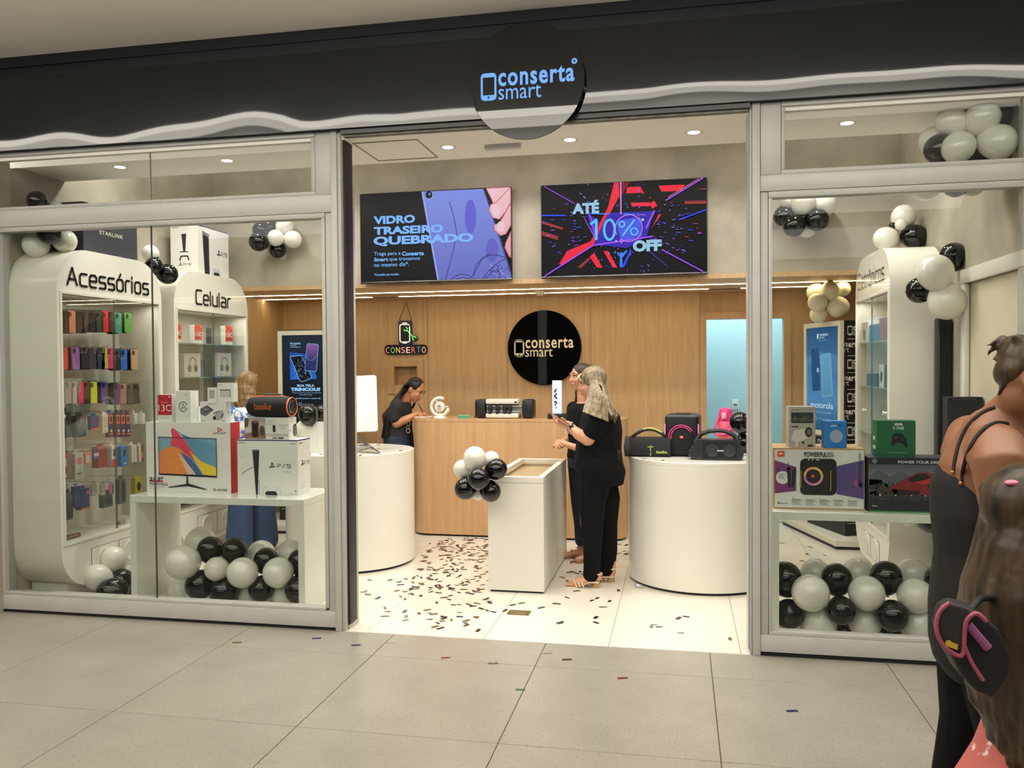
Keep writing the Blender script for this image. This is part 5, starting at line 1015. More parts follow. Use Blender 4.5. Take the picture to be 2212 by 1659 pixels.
# white tablet box behind the console carton, on the left pedestal
a = at(668, 974, Y=1.62); b_ = at(699, 911, Y=1.62)
t, fc = carton('display_tablet', 'plain white upright panel box on the left pedestal behind the console carton', 'box', (a.x, 1.60, .951), (a.x + .17, 1.65, b_.z), WC); f, w, h = fc('front'); f.disc(w * .48, h * .55, .004, GREY); f.disc(w * .48, h * .2, .004, GREY); f.build('printed_marks', t)
# ---- speakers on the right pedestal
PZ = .951
def wp(px, py, Y): return at(px, py, Y=Y)
# 1: long speaker with arched lime handle
a, b_ = wp(1352, 985, 1.66), wp(1440, 985, 1.66); top = wp(1390, 931, 1.66); L = b_.x - a.x + .03; Hh = wp(1380, 944, 1.66).z - PZ
t = thing('portable_speaker', 'long black speaker with arched lime-trimmed handle at the pedestal\'s left edge', 'speaker', (a.x + L / 2, 1.66, PZ), .0, 'party speakers')
ol = [(-.085, .02), (-.07, .0), (.07, 0), (.085, .02), (.08, Hh * .6), (.05, Hh), (-.05, Hh), (-.08, Hh * .6)]
MB().prism(ol, lambda y, z, d: V((d, y, z)), -L / 2 + .03, L / 2).build('body', CH2, t, 30, True)
MB().prism([(y * 1.06, z * 1.03) for y, z in ol], lambda y, z, d: V((d, y, z)), -L / 2 - .005, -L / 2 + .03).build('end_cap', CH, t, 30, True)
m2 = Matrix.Translation(V((-L / 2 - .006, 0, Hh * .48))) @ Matrix.Rotation(-PI / 2, 4, 'Y'); MB().lathe([(.045, 0), (.045, .006), (.034, .008), (.034, .002), (.001, .002)], seg=24, mw=m2).build('passive_radiator', M('radiator_grey', (120, 120, 122), .35), t, 40, True)
arc = [(-L / 2 + .04 + (L - .06) * k / 12, -.02, Hh - .012 + .075 * math.sin(PI * k / 12) ** .8) for k in range(13)]
MB().tube(arc, .013, None, 8).build('handle', CH, t, 40, True); LIME = M('lime_rubber', (176, 186, 84), .5); MB().tube([(x, y - .008, z + .008) for x, y, z in arc[4:11]], .007, None, 6).build('lime_grip', LIME, t, 40, True)
f = Face((t.location.x, 1.66 - .083, PZ), (1, 0, 0), (0, 0, 1), .002); lm = P((190, 205, 90)); lx = wp(1405, 960, 1.577).x - t.location.x; f.line([(lx, .09), (lx, .045)], .006, lm); f.line([(lx - .022, .076), (lx + .024, .078)], .006, lm); f.line([(lx + .002, .036), (lx + .002, .014), (lx - .004, .008)], .005, lm); f.text('basike', lx + .045, .028, lx + .125, .05, lm, .02); f.build('lettering', t)
# 2: cube speaker with pink light ring
a, b_ = wp(1434, 986, 1.68), wp(1508, 988, 1.60); tp = wp(1470, 896, 1.62)
w_ = b_.x - a.x + .0; Hh = tp.z - PZ; cx_ = (a.x + b_.x) / 2
t = thing('portable_speaker', 'cube-shaped black speaker with glowing pink half ring', 'speaker', (cx_ + .02, 1.76, PZ), -.10, 'party speakers')
MB().bbox((-w_ / 2, -.14, .006), (w_ / 2, .14, Hh), .03, None, 4).build('body', CH, t, 40, True)
MB().bbox((-w_ / 2 + .014, -.148, .02), (w_ / 2 - .014, -.13, Hh - .014), .012, None, 3).build('grille', CH2, t, 40, True)
PK = M('pink_light', (240, 60, 130), .4, emit=(236, 50, 120), estr=1.1)
def arc3(r, a0, a1, n=22, cy=Hh * .46, dx=-.0): return [(dx + r * math.cos(a0 + (a1 - a0) * k / n), -.150, cy + r * math.sin(a0 + (a1 - a0) * k / n)) for k in range(n + 1)]
mb = MB(); n = 22; vs1 = arc3(.078, .55, PI + .15); vs2 = arc3(.098, .55, PI + .15); mb.add(vs1 + vs2, [(k, k + 1, n + 2 + k, n + 1 + k) for k in range(n)]); mb.build('light_ring', PK, t, False, True)
MB().tube(arc3(.088, 0, 2 * PI, 28)[:-1], .006, None, 6, True).build('woofer_ring', M('woofer_dark', (30, 28, 32), .3), t, 40, True); m2 = Matrix.Translation(V((0, -.147, Hh * .46))) @ Matrix.Rotation(PI / 2, 4, 'X'); MB().lathe([(.075, 0), (.06, -.006), (.02, -.008), (.001, -.002)], seg=28, mw=m2).build('woofer', M('woofer_cone', (18, 17, 20), .6), t, 40, True)
for sx in (-1, 1): MB().tube([(sx * (w_ / 2 - .004), -.135, Hh * .2), (sx * (w_ / 2 - .002), -.138, Hh * .5), (sx * (w_ / 2 - .004), -.135, Hh * .78)], .004, None, 6).build('light_strip', M('pink_light_pale', (240, 110, 170), .4, emit=(240, 110, 170), estr=.9), t, 40, True)
g = MB(); g.box((-.012, -.1525, Hh * .44), (.014, -.151, Hh * .50), P((226, 70, 50))); g.build('logo_badge', None, t, False, True)
f = Face(WM(t) @ V((-.012, -.1527, Hh * .44)), WM(t).to_3x3() @ V((1, 0, 0)), (0, 0, 1)); f.text('JBL', .003, .006, .023, Hh * .045, WC, .05); f.build('lettering', t)
MB().bbox((-.06, -.03, Hh - .003), (.06, .03, Hh + .008), .004).build('control_knobs', CH, t, 40, True)
# 3: rugged boombox with grab handle
a, b_ = wp(1493, 996, 1.42), wp(1605, 996, 1.42); L = b_.x - a.x; Hh = wp(1550, 950, 1.42).z - PZ
t = thing('portable_speaker', 'rugged grey-black boombox with thick grab handle at the front of the pedestal', 'speaker', ((a.x + b_.x) / 2, 1.48, PZ), -.04, 'party speakers')
ol = [(-L / 2, .02), (-L / 2 + .02, .0), (L / 2 - .02, 0), (L / 2, .02), (L / 2, Hh * .6), (L / 2 - .05, Hh), (-L / 2 + .05, Hh), (-L / 2, Hh * .6)]
GRP = M('gunmetal_plastic', (40, 41, 44), .42, noise=.1, nscale=20)
MB().prism(ol, lambda x, z, d: V((x, d, z)), -.07, .07).build('body', GRP, t, 20, True)
MB().prism([(-L / 2 + .085, .016), (L / 2 - .04, .016), (L / 2 - .04, Hh * .8), (L / 2 - .07, Hh * .92), (-L / 2 + .085, Hh * .92)], lambda x, z, d: V((x, d, z)), -.076, -.069).build('grille', CH2, t, 20, True)
for sx in (-.03, .09):
    m2 = Matrix.Translation(V((sx + .0, -.0765, Hh * .47))) @ Matrix.Rotation(PI / 2, 4, 'X'); MB().lathe([(.046, 0), (.046, .004), (.038, .005), (.034, -.0), (.001, .001)], seg=26, mw=m2).build('driver', M('driver_grey', (44, 45, 48), .5), t, 40, True)
arc = [(-L / 2 + .03, 0, Hh * .80), (-L / 2 + .07, 0, Hh + .035), (-L / 2 + .13, 0, Hh + .058), (0.02, 0, Hh + .064), (L / 2 - .12, 0, Hh + .058), (L / 2 - .06, 0, Hh + .03), (L / 2 - .02, 0, Hh * .78)]
MB().tube(arc, [.016, .018, .016, .014, .016, .018, .016], None, 8).build('handle', GRP, t, 40, True)
for sx in (-1, 1): MB().bbox((sx * L / 2 - .006 - .012, -.075, Hh * .15), (sx * L / 2 + .006 + .012 * 0, .075, Hh * .5), .008).build('bumper', CH, t, 40, True)
for k in range(3): MB().box((-L / 2 + .012, -.0715, Hh * (.2 + .17 * k)), (-L / 2 + .07, -.0695, Hh * (.26 + .17 * k))).build('side_rib', CH, t, False, True)
f = Face(WM(t) @ V((0, -.0835, 0)), WM(t).to_3x3() @ V((1, 0, 0)), (0, 0, 1)); f.text('SUMAY', .005, Hh * .44, .055, Hh * .52, P((206, 206, 204)), .05); f.build('lettering', t)
# 4: pink bottle
p = wp(1568, 985, 1.95); s = mpp(p); t = thing('water_bottle', 'pink translucent sports bottle with carry strap behind the boombox', 'bottle', (p.x - .0, 1.98, PZ), .2)
PKB = M('pink_plastic', (226, 60, 122), .25, noise=.05); PK2 = M('peach_plastic', (236, 140, 120), .25)
BH = (985 - 888) * s
MB().lathe([(.045, 0), (.062, .006), (.064, BH * .36)], seg=24).build('body', PK2, t, 40, True); MB().lathe([(.064, BH * .36), (.064, BH * .66), (.058, BH * .70)], seg=24).build('sleeve', M('pink_plastic_light', (232, 96, 130), .3), t, 40, True)
MB().lathe([(.056, BH * .70), (.056, BH * .86), (.046, BH * .97), (.03, BH)], seg=24).build('lid', PKB, t, 40, True); MB().bbox((-.045, -.066, BH * .76), (-.012, -.05, BH * .90), .006).build('latch', M('latch_pale', (240, 190, 205), .3), t, 40, True)
MB().tube([(-.055, -.02, BH * .82), (-.10, -.03, BH * .52), (-.095, -.04, BH * .40), (-.02, -.07, BH * .42), (.05, -.05, BH * .60)], .008, None, 6).build('strap', PKB, t, 40, True)
# ================================================================ PHONE CASES AND ACCESSORIES ON PEGS
def case_obj(p, rgb, label, group, tilt=0.0, cam_rgb=None, clear=False, sh=None):
    t = thing('phone_case', label, 'phone case', p, 0, group)
    key = ('case', rgb, clear)
    w2, h2 = .037, .078
    if not case_obj.me:
        mb = MB(); mb.prism(rrect(-w2, -h2, w2, h2, .012), lambda a, b, d: V((d, a, b)), -.009, 0.0); o = mb.build('shell', None, t, 30, True); case_obj.me['shell'] = o.data
        mb = MB(); mb.prism(rrect(-w2 + .005, h2 - .042, -w2 + .033, h2 - .006, .007), lambda a, b, d: V((d, a, b)), 0.0, .0022); o2 = mb.build('camera_frame', None, t, 30, True); case_obj.me['cam'] = o2.data
        mb = MB()
        for a, b in ((-w2 + .012, h2 - .015), (-w2 + .012, h2 - .031), (-w2 + .025, h2 - .023)): mb.lathe([(.0048, 0), (.0048, .0012), (.001, .0012)], (0, 0, 0), 10, None, Matrix.Translation(V((.0022, a, b))) @ Matrix.Rotation(PI / 2, 4, 'Y'))
        o3 = mb.build('lens', None, t, 30, True); o3['kind'] = 'stuff'; case_obj.me['lens'] = o3.data
        for o_ in (o, o2, o3): o_.hide_render = True; bpy.data.objects.remove(o_)
    for nm, mk, mt in (('shell', 'shell', M('case_%d_%d_%d' % rgb, rgb, .38 if not clear else .15, noise=.04)), ('camera_frame', 'cam', M('case_%d_%d_%d' % (cam_rgb or tuple(int(v * .55) for v in rgb)), cam_rgb or tuple(int(v * .55) for v in rgb), .3)), ('lens', 'lens', M('lens_black', (14, 14, 18), .1))):
        if sh and nm != 'shell': continue
        me = case_obj.me[mk].copy(); me.materials.clear(); me.materials.append(mt); o = bpy.data.objects.new(nm, me); COL.objects.link(o); o.parent = t; W[o.name] = WM(t)
        if nm == 'lens': o['kind'] = 'stuff'
    t.rotation_euler = (tilt, 0, 0); return t
case_obj.me = {}
ROWS = [(695, 'top', [(435, (34, 46, 38), 'dark green'), (468, (40, 34, 32), 'black'), (515, (206, 134, 104), 'salmon'), (578, (40, 36, 34), 'black ribbed'), (615, (70, 62, 50), 'gold-edged clear'), (660, (34, 30, 30), 'glossy black'), (715, (44, 62, 52), 'bottle green'), (757, (214, 48, 56), 'red'), (800, (84, 44, 42), 'maroon'), (850, (74, 152, 122), 'teal'), (920, (92, 166, 76), 'leaf green')]),
        (774, 'second', [(460, (224, 66, 74), 'coral red'), (545, (162, 104, 176), 'lilac'), (612, (40, 40, 46), 'matt black'), (665, (60, 64, 72), 'slate'), (728, (50, 58, 92), 'navy'), (750, (206, 200, 90), 'yellow'), (795, (222, 62, 106), 'hot pink'), (845, (40, 42, 60), 'ink blue'), (890, (52, 104, 196), 'bright blue'), (965, (204, 164, 132), 'beige')]),
        (848, 'third', [(495, (144, 106, 84), 'bronze'), (540, (176, 140, 120), 'rose-edged clear'), (577, (232, 50, 92), 'neon pink'), (625, (58, 44, 38), 'dark brown'), (672, (206, 216, 62), 'lime'), (750, (82, 74, 150), 'indigo'), (840, (104, 62, 124), 'purple'), (885, (160, 128, 110), 'gold-rimmed clear'), (935, (60, 78, 78), 'smoky teal'), (978, (48, 52, 48), 'charcoal')])]
STEEL = M('peg_steel', (196, 196, 196), .25, 1.0)
npeg = 0
for py, rn, cs in ROWS:
    for px, rgb, nm in cs:
        p = at(px / 3.317, py + (3 if px > 800 else 0), X=-4.222); pk = V((-4.222, p.y, p.z))
        case_obj(pk, rgb, '%s phone case hanging at the front of the %s row of pegs' % (nm, rn), 'phone cases on pegs', RND.uniform(-.05, .05), (20, 20, 22) if sum(rgb) < 200 else None)
        for k in (1, 2, 3):
            dk = RND.choice(((26, 26, 30), (36, 36, 40), (30, 34, 48), (50, 44, 42)))
            case_obj(V((-4.222 - .022 * k, p.y + RND.uniform(-.004, .004), p.z + RND.uniform(-.006, .004))), dk, ('first', 'second', 'third')[k - 1] + ' dark case hanging behind the %s phone case of the %s row' % (nm, rn), 'dark phone cases behind the front ones', RND.uniform(-.06, .06), sh=True)
        MB().tube([(-4.508, p.y, p.z + .086), (-4.20, p.y, p.z + .086), (-4.195, p.y, p.z + .098)], .0022, None, 5).build('peg', STEEL, CAB1, 40)
def package(px, py, w, h, d, rgb, label, accent=None, blister=False, rz=0.0, tab=True, art=None, X=-4.22):
    p = at(px / 3.317, 850 + py / 3.317, X=X); t = thing('accessory_pack', label, 'package', (X, p.y, p.z), rz, 'accessory packs on pegs')
    mt = M('pack_%d_%d_%d' % rgb, rgb, .2 if blister else .42, noise=.06, nscale=25, coat=.6 if blister else 0)
    mb = MB()
    if blister: mb.bbox((-d, -w / 2, -h / 2), (0, w / 2, h / 2), min(d, w) * .3, None, 2)
    else: mb.bbox((-d, -w / 2, -h / 2), (0, w / 2, h / 2), .0012, None, 1)
    mb.build('carton' if not blister else 'blister', mt, t, 30, True)
    if tab: MB().box((-d * .5 - .001, -w * .3, h / 2), (-d * .5 + .001, w * .3, h / 2 + .022)).build('hang_tab', mt, t, False, True); MB().tube([(-4.508 - X, 0, h / 2 + .014), (.012, 0, h / 2 + .014), (.016, 0, h / 2 + .024)], .0022, None, 5).build('peg', STEEL, t, 40, True)
    if accent:
        m = WM(t); f = Face(m @ V((0.0004, -w / 2, -h / 2)), m.to_3x3() @ V((0, 1, 0)), (0, 0, 1))
        for kind, x0, y0, x1, y1, c in accent:
            mt2 = P(c)
            if kind == 'r': f.rect(w * x0, h * y0, w * x1, h * y1, mt2)
            else: f.disc(w * (x0 + x1) / 2, h * (y0 + y1) / 2, w * (x1 - x0) / 2, mt2, h * (y1 - y0) / 2, 14)
            f.layer()
        f.build('printed_label', t)
    return t
WT = (226, 220, 206); LOW = lambda s: s
package(470, 225, .13, .19, .05, (34, 34, 36), 'black blister pack with white round buds at the left end of the fourth row', [('c', .1, .74, .3, .9, WT), ('c', .32, .74, .52, .9, WT)], True)
package(585, 235, .11, .16, .05, (52, 52, 50), 'dark clear blister pack beside the first blue box of the fourth row', [('c', .1, .1, .9, .7, (90, 90, 88))], True)
package(680, 210, .085, .10, .03, (58, 62, 128), 'small square blue box in the fourth row', [('r', 0, 0, 1, .12, (222, 110, 70))])
package(755, 215, .062, .14, .02, (222, 210, 186), 'narrow cream card pack in the fourth row', [('r', .2, .3, .8, .8, (200, 190, 170)), ('c', .4, .05, .6, .12, (180, 60, 50))])
for k, px in enumerate((795, 847, 882, 918)):
    package(px, 225, .052, .185, .03, (38, 44, 92), '%s narrow navy cable box with orange label in the fourth row' % ('first', 'second', 'third', 'last')[k], [('r', .1, .55, .9, .92, (222, 112, 66)), ('r', .3, .62, .7, .86, (60, 50, 60)), ('r', .1, .1, .9, .16, (222, 112, 66)), ('c', .3, .2, .7, .32, (210, 206, 200))])
package(975, 180, .05, .085, .04, (214, 212, 206), 'tilted small white box in the fourth row', [('r', .1, .1, .5, .2, (170, 170, 168))], False, .2); package(1030, 180, .052, .085, .04, (222, 220, 214), 'small white box at the far end of the fourth row', [('r', .1, .1, .5, .2, (170, 170, 168))], False, .25)
package(462, 520, .05, .17, .025, (206, 196, 186), 'narrow white and red pack at the left end of the fifth row', [('r', 0, .8, 1, 1, (196, 70, 50)), ('c', .2, .1, .9, .5, (40, 36, 36))]); package(500, 520, .05, .18, .05, (128, 84, 68), 'brown narrow box in the fifth row')
package(570, 520, .088, .185, .05, (186, 182, 170), 'grey box with red disc picture in the fifth row', [('c', .2, .55, .85, .86, (206, 108, 90)), ('r', .1, .18, .8, .2, (60, 60, 58)), ('r', .1, .22, .9, .24, (60, 60, 58)), ('r', .5, .0, .56, .45, (160, 160, 150))])
package(632, 465, .06, .085, .03, (214, 140, 106), 'small orange card pack in the fifth row', [('r', .15, .15, .85, .75, (216, 200, 184))]); package(690, 450, .05, .05, .01, (80, 96, 160), 'tiny blue and white pack hanging in the fifth row', [('r', 0, .5, 1, 1, (200, 190, 190))])
package(735, 455, .105, .155, .05, (160, 34, 40), 'wide dark red box in the fifth row', [('r', .7, .4, .74, .7, (120, 24, 30))]); package(820, 450, .062, .165, .05, (218, 210, 200), 'white box with red foot and black earbuds in the fifth row', [('r', 0, 0, 1, .36, (206, 50, 56)), ('c', .25, .5, .75, .7, INKC := (34, 34, 38)), ('c', .3, .66, .8, .85, (34, 34, 38))])
package(890, 450, .07, .155, .05, (46, 122, 188), 'bright blue box with black earbuds in the fifth row', [('c', .3, .5, .75, .7, INKC), ('c', .35, .64, .82, .84, INKC), ('r', .4, .12, .8, .18, (220, 226, 230))])
package(962, 430, .062, .135, .05, (218, 208, 188), 'cream box in the fifth row beside the blue earbud box', [('r', .3, .1, .7, .8, (200, 190, 170))]); package(1012, 430, .055, .13, .04, (214, 200, 184), 'white box with orange streaks at the far end of the fifth row', [('r', .5, .0, 1, 1, (110, 70, 60)), ('c', .5, .2, .9, .6, (222, 140, 90))])
package(500, 810, .085, .20, .05, (66, 66, 62), 'dark grey blister pack at the left end of the sixth row', [('c', .2, .1, .9, .5, (40, 40, 40))], True); package(555, 740, .06, .15, .03, (44, 54, 112), 'dark blue box in the sixth row, left of its twin', None); package(612, 755, .09, .15, .05, (56, 66, 124), 'blue box with orange base in the sixth row', [('r', 0, 0, 1, .08, (216, 110, 70)), ('r', .1, .2, .9, .8, (48, 56, 108)), ('c', .6, .7, .9, .9, (216, 130, 90))])
package(675, 690, .05, .085, .01, (150, 138, 128), 'first small grey card in the sixth row', [('r', .1, .1, .9, .3, (190, 180, 170))]); package(740, 690, .05, .085, .01, (158, 148, 136), 'second small grey card in the sixth row', [('r', .1, .1, .9, .3, (190, 180, 170))]); package(800, 685, .045, .07, .01, (206, 110, 150), 'small pink card in the sixth row', [('r', .6, 0, 1, 1, (60, 60, 120))])
package(775, 765, .12, .11, .04, (52, 64, 54), 'dark green blister pack in the sixth row', [('c', .2, .2, .8, .8, (36, 44, 38))], True); package(885, 700, .085, .20, .05, (84, 86, 80), 'clear grey blister pack in the sixth row', [('r', .3, .1, .6, .9, (40, 40, 40))], True); package(995, 655, .09, .12, .04, (176, 164, 56), 'yellow and black pack at the far end of the sixth row', [('c', .2, .1, .8, .7, (40, 38, 30))])
package(535, 1035, .14, .055, .04, (58, 50, 44), 'black coiled cable pack lying on the floor of the first cabinet', [('r', .0, .7, .8, .9, (190, 120, 80))], True, 0, False); package(885, 930, .07, .05, .04, (150, 146, 138), 'small clear pack lying near the far corner of the first cabinet', None, True, 0, False)
# ---- boxes on the glass shelves of the second cabinet
def shelf_box(px0, px1, py0, py1, rgb, label, art, name='phone_box', X=-4.24, d=.05, cat='box'):
    a = at(px0, py1, X=X); b = at(px1, py0, X=X); y0, y1 = sorted((a.y, b.y)); zb = min((1.8765, 1.5785, 1.2545, .9045, .4415), key=lambda z: abs(z - a.z))
    t = thing(name, label, cat, (X, (y0 + y1) / 2, zb), 0, 'boxes on the glass shelves'); w = y1 - y0; h = b.z - a.z
    MB().bbox((-d, -w / 2, 0), (0, w / 2, h), .002, None, 1).build('carton', M('box_%d_%d_%d' % rgb, rgb, .45, noise=.03), t, 30, True)
    f = Face((X + .0004, (y0 + y1) / 2 - w / 2, zb), (0, 1, 0), (0, 0, 1)); art(f, w, h); f.build('printed_artwork', t)
def red13(f, w, h): f.rect(0, h * .2, w, h, P((206, 60, 52))); f.layer(); f.text('13C', w * .06, h * .40, w * .94, h * .62, WC, .02); f.text('Redmi', w * .25, h * .66, w * .75, h * .73, P((240, 190, 180))); f.disc(w * .8, h * .92, .006, WC)
shelf_box(381, 391, 698, 738, (222, 218, 208), 'red phone box at the near end of the top glass shelf', red13); shelf_box(420.5, 435.5, 702, 741, (222, 218, 208), 'red phone box in the middle of the top glass shelf', red13); shelf_box(487, 502, 707, 747, (222, 218, 208), 'red phone box at the far end of the top glass shelf', red13)
shelf_box(447, 457, 709, 745, (70, 70, 70), 'grey phone standing on the top glass shelf', lambda f, w, h: (f.disc(w * .3, h * .85, .008, P((24, 24, 26))), f.disc(w * .3, h * .72, .008, P((24, 24, 26)))), 'phone', d=.009, cat='phone')
def hset(f, w, h):
    f.ring(w * .5, h * .55, w * .22, .010, P((120, 116, 110)), 0, PI); f.disc(w * .3, h * .36, w * .13, P((150, 146, 138)), h * .16); f.disc(w * .68, h * .36, w * .14, P((164, 160, 150)), h * .17); f.layer(); f.disc(w * .7, h * .36, w * .08, P((120, 116, 110)), h * .11); f.text('TM-05', w * .1, h * .06, w * .34, h * .11, P((110, 108, 100)))
shelf_box(399, 433, 763, 814, (226, 220, 206), 'white headphone box on the second glass shelf, near end', hset, 'headphone_box'); shelf_box(470, 499.5, 766, 816, (226, 220, 206), 'white headphone box on the second glass shelf, far end', hset, 'headphone_box')
shelf_box(433.5, 441, 776, 813, (90, 76, 110), 'violet phone standing beside the near headphone box', lambda f, w, h: f.rect(w * .1, h * .1, w * .9, h * .5, P((80, 110, 170))), 'phone', d=.009, cat='phone')
shelf_box(391, 410, 1068, 1106, (92, 62, 60), 'maroon box on the floor of the second cabinet', lambda f, w, h: (f.disc(w * .5, h * .7, w * .25, P((150, 140, 136))), f.rect(w * .1, h * .06, w * .9, h * .1, WC)), 'accessory_box'); shelf_box(420, 433, 1070, 1096, (222, 112, 58), 'orange box on the floor of the second cabinet', lambda f, w, h: f.rect(w * .1, h * .7, w * .9, h * .8, INK), 'accessory_box'); shelf_box(436, 460, 1062, 1090, (130, 132, 138), 'grey box on the floor of the second cabinet', lambda f, w, h: f.rect(w * .1, h * .2, w * .9, h * .5, P((70, 74, 84))), 'accessory_box')
# ---- boxes inside the right-hand cabinet
def rbox(px0, px1, py0, py1, rgb, label, art=None, X=1.478):
    a = at(px0, py1, X=X); b = at(px1, py0, X=X); y0, y1 = sorted((a.y, b.y)); zb = min((1.8245, 1.4745, 1.1045, .7645, .4115), key=lambda z: abs(z - a.z)); w = y1 - y0; h = b.z - a.z
    t = thing('accessory_box', label, 'box', (X, (y0 + y1) / 2, zb), 0, 'boxes in the right-hand cabinet'); MB().bbox((0, -w / 2, 0), (.10, w / 2, h), .002, None, 1).build('carton', M('box_%d_%d_%d' % rgb, rgb, .45, noise=.05), t, 30, True)
    if art: f = Face((X - .0004, (y0 + y1) / 2 + w / 2, zb), (0, -1, 0), (0, 0, 1)); art(f, w, h); f.build('printed_artwork', t)
rbox(1862, 1875, 678, 725, (214, 206, 190), 'white box on the top shelf of the right-hand cabinet', lambda f, w, h: f.disc(w * .4, h * .4, w * .2, P((140, 134, 124)))); rbox(1877, 1898, 683, 724, (52, 104, 156), 'blue box on the top shelf of the right-hand cabinet'); rbox(1899, 1914, 672, 724, (150, 62, 60), 'red box on the top shelf of the right-hand cabinet'); 
rbox(1872, 1895, 775, 802, (52, 60, 62), 'black box on the second shelf of the right-hand cabinet'); rbox(1899, 1909, 752, 802, (212, 212, 202), 'white box with dark picture on the second shelf of the right-hand cabinet', lambda f, w, h: f.poly([(w * .2, h * .3), (w * .6, h * .2), (w * .8, h * .6), (w * .4, h * .75)], P((50, 52, 56)))); rbox(1910, 1918, 750, 801, (44, 54, 54), 'narrow black box on the second shelf of the right-hand cabinet')
# ================================================================ BALLOONS
BWH = M('white_latex', (226, 223, 212), .22, noise=.02, coat=.4, sss=.15); BBK = M('black_latex', (13, 12, 12), .10, noise=.1, coat=.1); BCR = M('cream_latex', (240, 233, 204), .38, noise=.02, sss=.2)
def balloon_mesh():
    prof = []
    for k in range(17):
        a = PI * k / 16; r = math.sin(a); z = -math.cos(a)
        if z < 0: r = r ** 1.12; z *= 1.22
        prof.append((max(r, .03), z))
    mb = MB(); mb.lathe(prof, seg=26); mb.lathe([(.03, -1.22), (.075, -1.30), (.05, -1.31)], seg=10)
    return mb
_b = {}
def balloon(px, py, r, Y, col, d, label, group, X=None, k=1.0):
    """px, py centre and r radius in photo pixels; d where the knot points (world direction)"""
    p = at(px, py, Y=Y) if X is None else at(px, py, X=X); R = r * mpp(p) * k
    mt = {'w': BWH, 'b': BBK, 'c': BCR}[col]
    if col not in _b:
        mb = balloon_mesh(); body = MB(); body.lathe([(max(math.sin(PI * k_ / 16) ** (1.12 if k_ < 8 else 1.0), .03), -math.cos(PI * k_ / 16) * (1.22 if k_ < 8 else 1.0)) for k_ in range(17)], seg=26)
        o = body.build('balloon', mt, None, True); o2 = MB().lathe([(.03, -1.20), (.05, -1.24), (.10, -1.31), (.06, -1.32)], seg=10).build('knot', mt, None, True)
        _b[col] = (o.data, o2.data); bpy.data.objects.remove(o); bpy.data.objects.remove(o2)
    o = bpy.data.objects.new('balloon', _b[col][0]); COL.objects.link(o); tag(o, label, 'balloon', group)
    q = V((0, 0, -1)).rotation_difference(V(d).normalized()); o.rotation_mode = 'QUATERNION'; o.rotation_quaternion = q; o.location = p; o.scale = (R, R, R)
    kn = bpy.data.objects.new('knot', _b[col][1]); COL.objects.link(kn); kn.parent = o
    return o
def bunch(rows, Y, group, where, centre=None, X=None, lim=None):
    names = {'w': 'white', 'b': 'black', 'c': 'cream'}; lo, hi = lim or (Y - .2, Y + .2); ys = [Y + r[4] for r in rows]
    for it in range(60):                      # balloons press against each other but do not pass through one another
        for i in range(len(rows)):
            for j in range(i):
                a, b = at(rows[i][0], rows[i][1], Y=ys[i]), at(rows[j][0], rows[j][1], Y=ys[j]); ra, rb = rows[i][2] * mpp(a), rows[j][2] * mpp(b)
                d = (a - b).length; need = .93 * (ra + rb)
                if d < need:
                    s = (need - d) * .35 * (1 if ys[i] >= ys[j] else -1)
                    for k, q in ((i, s), (j, -s)):
                        if not rows[k][4] > .5: ys[k] = min(max(ys[k] + q, lo), hi)
    rows = [(r[0], r[1], r[2], r[3], y - Y, *r[5:]) for r, y in zip(rows, ys)]
    for r in rows:
        px, py, rad, col, dy, lab = r[:6]; p = at(px, py, Y=Y + dy) if X is None else at(px, py, X=X + dy)
        if len(r) > 6: d = r[6]
        else:
            c = at(*centre, Y=Y + .02) if X is None else at(*centre, X=X); d = c - p
        balloon(px, py, rad, Y + dy, names and col, d, '%s balloon %s %s' % (names[col], lab, where), group, None if X is None else X + dy)
DN = (.1, .1, -1); DB = (0, 1, -.2)
bunch([(2122.7, 253.7, 36, 'w', -.06, 'topmost in front,'), (2157, 247, 34, 'b', .10, 'behind the topmost white one,'), (2055, 262, 33, 'w', 0, 'at the upper left,'), (2158, 307, 38, 'w', -.04, 'at the far right,'), (2069.5, 319, 34, 'w', -.08, 'at the bottom centre,'),
       (2017, 304, 31, 'w', .12, 'at the back left,'), (2029, 322, 32, 'b', .02, 'beside the bottom white one,'), (2112, 340, 32, 'b', .06, 'low behind the bottom pair,'), (2190, 326, 28, 'b', .10, 'behind the far right white one,'),
       (2000, 398, 34, 'w', .10, 'hanging lowest at left,'), (2065, 397, 29, 'b', .08, 'hanging lowest,'), (2100, 398, 26, 'w', .14, 'hanging lowest at right,')], .20, 'balloons high in the right window', 'of the bunch high in the right window', (2095, 300), None, (.17, .36))
bunch([(1735.6, 437, 27, 'w', -.03, 'at the upper middle'), (1777, 441, 29, 'w', .04, 'at the upper right'), (1710, 433, 23, 'w', .08, 'at the upper left back'), (1693, 467, 22, 'b', .0, 'leftmost and dark'), (1715, 487.5, 24, 'b', -.05, 'lowest in front'), (1765.4, 474.7, 25, 'b', -.04, 'at the right'), (1743, 494, 20, 'w', .06, 'lowest at the back')], 2.50, 'balloons on the concrete wall at right', 'of the bunch on the concrete at right', (1738, 462), None, (2.25, 2.61))
bunch([(1952, 468, 26, 'w', .06, 'topmost'), (1945.6, 485, 12, 'w', -.06, 'tiny and half blown'), (1928, 487, 7, 'b', -.04, 'tiny and round'), (1912, 515.4, 25, 'w', -.02, 'at the left'), (1977, 511, 26, 'b', .0, 'big, at the right'), (1936, 521, 12, 'w', .08, 'small, wedged behind the others')], 1.95, 'balloons on top of the right-hand cabinet', 'on top of the right-hand cabinet', (1945, 508))
